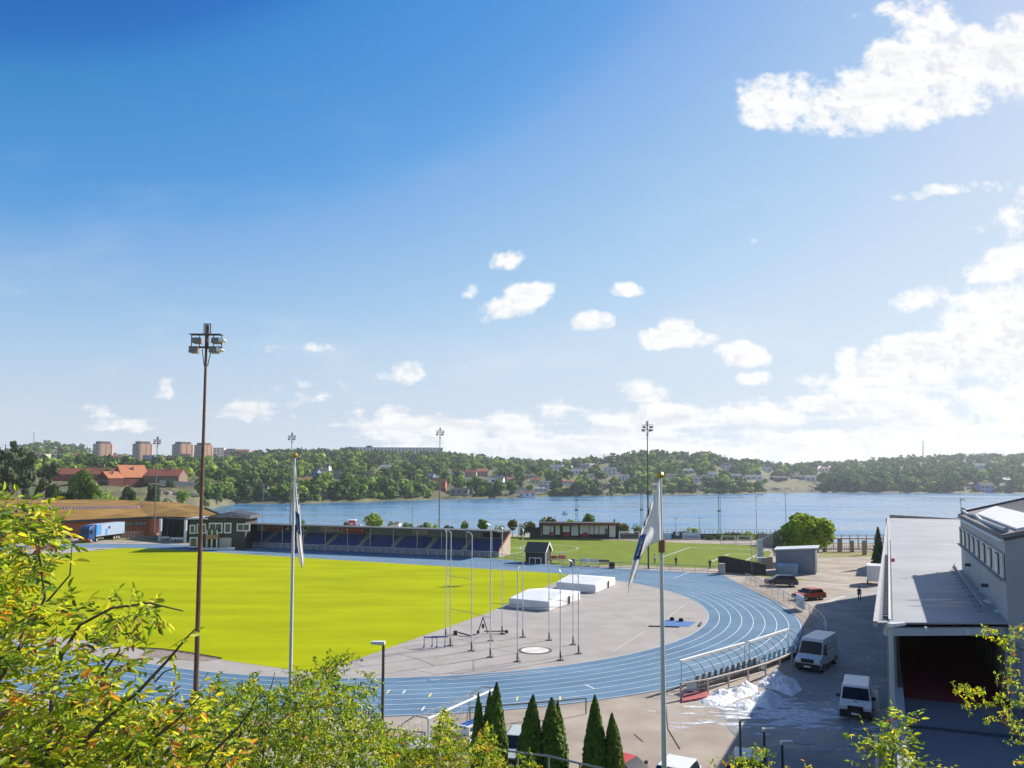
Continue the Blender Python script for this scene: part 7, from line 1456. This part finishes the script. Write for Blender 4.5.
# ------------------------------------------------------------------ foreground foliage: real leaves on twigs
def lm(name, c, tr=.58): return M_(name, c, .5, .2, 14, trans=tr, spec=.35)
FG = [lm('fresh_leaf', (0.295, 0.418, 0.020)), lm('lime_leaf', (0.522, 0.592, 0.031)), lm('green_leaf', (0.122, 0.227, 0.024)), lm('yellow_leaf', (0.800, 0.696, 0.035)), lm('orange_leaf', (0.800, 0.330, 0.035)), lm('brown_leaf', (0.278, 0.122, 0.043), .25), lm('dark_green_leaf', (0.070, 0.131, 0.020))]  # last tone is a darker green, mixed in at random
twig_m = M_('twig_bark', (.10, .075, .055), .85, .25, 6)
def leaves_np(P, Dr, ln, wd, rs, fold=.25):
    n = len(P); d = Dr / (np.linalg.norm(Dr, axis=1, keepdims=True) + 1e-9); up = rs.normal(size=(n, 3)) * .55 + np.array([0, -.25, .9]); s = np.cross(d, up); s /= np.linalg.norm(s, axis=1, keepdims=True) + 1e-9; nn = np.cross(s, d)
    l = ln[:, None]; w = wd[:, None]; dr = -nn * l * .12
    base = P; tip = P + d * l + dr * 1.6; c1 = P + d * l * .33; c2 = P + d * l * .68 + dr * .5
    L1 = c1 + s * w * .48 + nn * w * fold; L2 = c2 + s * w * .42 + nn * w * fold + dr * .2; R1 = c1 - s * w * .48 + nn * w * fold; R2 = c2 - s * w * .42 + nn * w * fold + dr * .2
    V = np.stack([base, L1, L2, tip, R2, R1], 1).reshape(-1, 3); i = np.arange(n)[:, None] * 6
    return V, np.concatenate([i + np.array([[0, 1, 2, 3]]), i + np.array([[0, 3, 4, 5]])], 0)
def inpoly(P, x, y):
    c = False
    for i in range(len(P)):
        (x0, y0), (x1, y1) = P[i], P[i - 1]
        if (y0 > y) != (y1 > y) and x < (x1 - x0) * (y - y0) / (y1 - y0) + x0: c = not c
    return c
def foliage(name, label, cat, regions, D0, D1, leaf, mats_p, branches, seed, per=7, compound=True, base=None, droop=.2):
    rs = np.random.RandomState(seed); r = random.Random(seed); Ps, Ds, Ls, Ws, Ms = [], [], [], [], []; tw = MB()
    for (poly, ntw) in regions:
        xs = [p[0] for p in poly]; ys = [p[1] for p in poly]; c = 0; guard = 0
        while c < ntw and guard < ntw * 60:
            guard += 1; x, y = r.uniform(min(xs), max(xs)), r.uniform(min(ys), max(ys))
            if not inpoly(poly, x, y): continue
            c += 1; D = D0 + (D1 - D0) * r.random() ** .8; p = np.array(at(x, y, D)); dirv = np.array([r.gauss(0, 1), r.gauss(-.2, .7), r.gauss(.25, .6)]); dirv /= np.linalg.norm(dirv)
            L = leaf * r.uniform(1.6, 3.0); side = np.cross(dirv, [0, 0, 1]); side /= np.linalg.norm(side) + 1e-9
            tone = r.choices(range(7), mats_p)[0]
            tw.tube(tuple(p), tuple(p + dirv * L), leaf * .03, leaf * .015, 4, cap=False)
            for k in range(per):
                t = (k + .6) / per; q = p + dirv * L * t
                if compound:
                    sg = 1 if k % 2 else -1; dv = side * sg * .8 + dirv * .55 + np.array([0, 0, -droop + r.uniform(-.25, .25)]) if k < per - 1 else dirv
                else: dv = np.array([r.gauss(0, 1), r.gauss(0, 1), r.gauss(-droop, .8)])
                Ps.append(q); Ds.append(dv); l_ = leaf * r.uniform(.65, 1.2); Ls.append(l_); Ws.append(l_ * r.uniform(.28, .44)); Ms.append(tone if r.random() < .72 else r.choices(range(7), mats_p)[0])
    V, Fq = leaves_np(np.array(Ps), np.array(Ds), np.array(Ls), np.array(Ws), rs); mi = np.concatenate([np.array(Ms), np.array(Ms)])
    o0 = base or at(regions[0][0][0][0], 768, D0); t = thing(name, label, cat, o0); V = V - np.array(o0)
    link('crown', np_mesh('crown', V, Fq, mi, FG), t); tw.build('twigs', twig_m, t, o0)['kind'] = 'stuff'
    for (pts, ra, rb_) in branches:
        b = MB(); P = [at(x, y, D) for x, y, D in pts]; b.path([tuple(p) for p in P], ra, rb_, 7); b.build('branch', twig_m, t, o0)
    return t
Pm = (4.5, 7.5, 2.2, 2.4, .7, .5, 1)
foliage('elder_bush', 'nearest yellow green bush with long pointed leaves filling the left edge', 'bush', [
  ([(-30, 505), (22, 501), (42, 507), (50, 520), (54, 545), (48, 570), (36, 590), (44, 625), (34, 650), (20, 668), (-30, 670)], 330),
  ([(45, 512), (66, 522), (56, 560), (58, 590), (44, 600)], 10),
  ([(50, 600), (90, 606), (118, 606), (140, 604), (165, 612), (150, 622), (120, 625), (95, 640), (60, 640)], 34), ([(95, 612), (120, 600), (150, 598), (178, 606), (176, 614), (140, 616)], 12), ([(120, 655), (150, 640), (175, 640), (182, 655), (160, 678), (130, 690)], 9),
  ([(-30, 640), (60, 650), (100, 640), (130, 660), (110, 690), (-30, 700)], 110),
  ([(-30, 700), (50, 702), (108, 690), (130, 700), (125, 768), (140, 800), (-30, 800)], 620)], 4.3, 6.2, .074, Pm,
  [([(-20, 705, 5.4), (10, 665, 5.3), (32, 625, 5.2), (45, 598, 5.2), (40, 560, 5.1), (30, 520, 5.1)], .016, .004), ([(45, 800, 5), (52, 700, 5.1), (62, 655, 5.1), (80, 625, 5.0), (112, 608, 4.9), (150, 603, 4.9), (183, 611, 4.9)], .016, .004), ([(40, 768, 4.9), (75, 715, 5), (98, 680, 5.1), (120, 650, 5.1), (108, 615, 5.2)], .014, .004), ([(60, 770, 4.7), (100, 725, 4.7), (140, 690, 4.7), (168, 660, 4.7), (185, 640, 4.7), (196, 628, 4.7)], .015, .004), ([(155, 682, 4.7), (164, 672, 4.7), (175, 668, 4.7)], .006, .003), ([(-10, 640, 5.6), (40, 610, 5.6), (70, 575, 5.6), (72, 545, 5.6)], .011, .003)], 31, per=7)
foliage('yellowing_bush', 'yellow and orange tinged bush below the left floodlight mast', 'bush', [
  ([(118, 715), (150, 708), (172, 702), (190, 692), (205, 702), (222, 712), (228, 730), (238, 800), (110, 800)], 470)], 4.6, 6.4, .072, (3.4, 4.6, 2.6, 4.2, 1.3, .6, 1.6),
  [([(110, 770, 4.9), (145, 745, 4.9), (175, 722, 4.9), (200, 697, 4.9)], .014, .004), ([(195, 790, 4.8), (215, 750, 4.8), (238, 728, 4.8), (252, 708, 4.8)], .012, .003)], 33, per=6)
foliage('green_bush', 'dense mid green bush in front of the brown street lamp and the left flagpole', 'bush', [
  ([(205, 700), (215, 676), (228, 690), (245, 684), (250, 676), (262, 688), (288, 690), (300, 680), (318, 672), (336, 676), (356, 700), (365, 712), (385, 720), (392, 745), (400, 800), (200, 800)], 3000),
  ([(314, 680), (316, 664), (326, 650), (332, 662), (345, 654), (354, 655), (350, 664), (332, 680)], 60), ([(286, 690), (291, 676), (299, 668), (297, 690)], 22), ([(345, 690), (362, 676), (375, 668), (376, 690), (380, 705), (362, 706)], 45)], 9.0, 12.5, .058, (7, 6.5, 4.5, 1.2, .35, .4, 2),
  [([(215, 790, 10), (240, 735, 10), (252, 705, 10), (262, 690, 10)], .02, .006), ([(300, 790, 10.5), (305, 720, 10.5), (318, 690, 10.5), (338, 664, 10.5), (350, 657, 10.5)], .022, .005), ([(262, 770, 10), (268, 700, 10), (275, 672, 10)], .012, .004)], 35, per=8, compound=False)
foliage('mixed_bush', 'lower yellow green bush in front of the large goal and the left thujas', 'bush', [
  ([(385, 768), (388, 744), (402, 732), (416, 736), (426, 742), (433, 726), (440, 714), (447, 712), (452, 722), (462, 738), (474, 745), (480, 734), (488, 726), (493, 738), (500, 752), (505, 800), (380, 800)], 1400),
  ([(378, 745), (382, 728), (396, 722), (402, 736), (392, 750)], 28)], 12.0, 14.5, .062, (5, 6, 3.5, 2.4, .7, .5, 1.6), [([(430, 800, 13), (438, 750, 13), (444, 716, 13)], .022, .005), ([(478, 800, 13), (483, 760, 13), (487, 730, 13)], .02, .005)], 37, per=8, compound=False)
foliage('low_bush', 'small light green bush tip at the bottom edge in front of the thujas', 'bush', [([(512, 764), (520, 755), (533, 754), (542, 762), (546, 790), (508, 790)], 60)], 13, 14, .062, (5, 5, 3, 1.6, .2, .3, 2), [([(527, 800, 13.5), (527, 757, 13.5)], .015, .005)], 39, per=8, compound=False)
foliage('leafy_shrub', 'bright light green shrub top at the bottom edge below the three low lamps', 'bush', [([(716, 768), (724, 756), (742, 753), (752, 748), (760, 748), (768, 756), (774, 768), (774, 790), (712, 790)], 110), ([(784, 764), (795, 766), (800, 790), (780, 790)], 9), ([(803, 762), (812, 760), (820, 766), (815, 790), (804, 790)], 7)], 11, 12, .062, (5, 6, 2, 1.2, .3, .2, 1), [([(750, 800, 11.5), (752, 752, 11.5)], .014, .004)], 41, per=8, compound=False)
foliage('sapling', 'pale leafy sapling top in front of the deck wall at the bottom edge', 'sapling', [([(864, 734), (874, 730), (884, 733), (890, 724), (900, 714), (910, 713), (908, 724), (902, 732), (916, 744), (919, 758), (912, 790), (866, 790)], 120), ([(924, 762), (932, 760), (938, 770), (934, 790), (924, 790)], 12)], 7.0, 8.0, .07, (5, 5, 3, 1.6, .3, .3, 1.4), [([(893, 800, 7.5), (892, 760, 7.5), (896, 735, 7.5), (903, 718, 7.5)], .01, .003), ([(893, 775, 7.5), (878, 750, 7.5), (868, 738, 7.5)], .006, .002)], 43, per=6)
cl = [(958, 688), (966, 693), (975, 690), (982, 705), (968, 708), (988, 718), (1000, 700), (1004, 712), (1012, 722), (1020, 728), (1018, 706), (1002, 682), (1012, 672), (1010, 660), (998, 637), (990, 632), (1004, 640), (1018, 634), (1012, 650), (1020, 690), (1016, 740), (1020, 762)]
foliage('larch_branch', 'pale green tufted larch branches reaching in from the right edge', 'tree', [([(x - 7, y - 5), (x, y - 7), (x + 7, y - 4), (x + 8, y + 4), (x, y + 7), (x - 8, y + 3)], 7) for x, y in cl], 7.4, 8.0, .034, (4, 7, 1.5, 3, .6, .3, .6),
  [([(1060, 768, 7.7), (1020, 736, 7.7), (1000, 722, 7.7), (980, 706, 7.7), (962, 692, 7.7)], .012, .003), ([(1006, 725, 7.7), (1000, 712, 7.7), (998, 702, 7.7)], .006, .002), ([(1060, 690, 7.7), (1022, 680, 7.7), (1004, 684, 7.7)], .007, .002), ([(1060, 660, 7.7), (1024, 650, 7.7), (1004, 640, 7.7), (986, 631, 7.7)], .008, .002), ([(1022, 725, 7.7), (1018, 695, 7.7), (1012, 660, 7.7)], .005, .002)], 45, per=9, compound=False, base=at(1060, 768, 7.7))
# ------------------------------------------------------------------ air
if HAZE > 0:
    m, t, N, L = nt('haze_air'); out = N.new('ShaderNodeOutputMaterial'); v = N.new('ShaderNodeVolumePrincipled'); v.inputs['Color'].default_value = (.86, .92, 1, 1); v.inputs['Density'].default_value = HAZE; v.inputs['Anisotropy'].default_value = .35
    L.new(v.outputs[0], out.inputs['Volume']); b = MB(); b.box((0, 1100, 60), (5600, 3400, 140)); o = kind(b.build('haze', m), 'stuff'); o.display_type = 'WIRE'
    cy.volume_bounces = 1
bpy.context.view_layer.update()
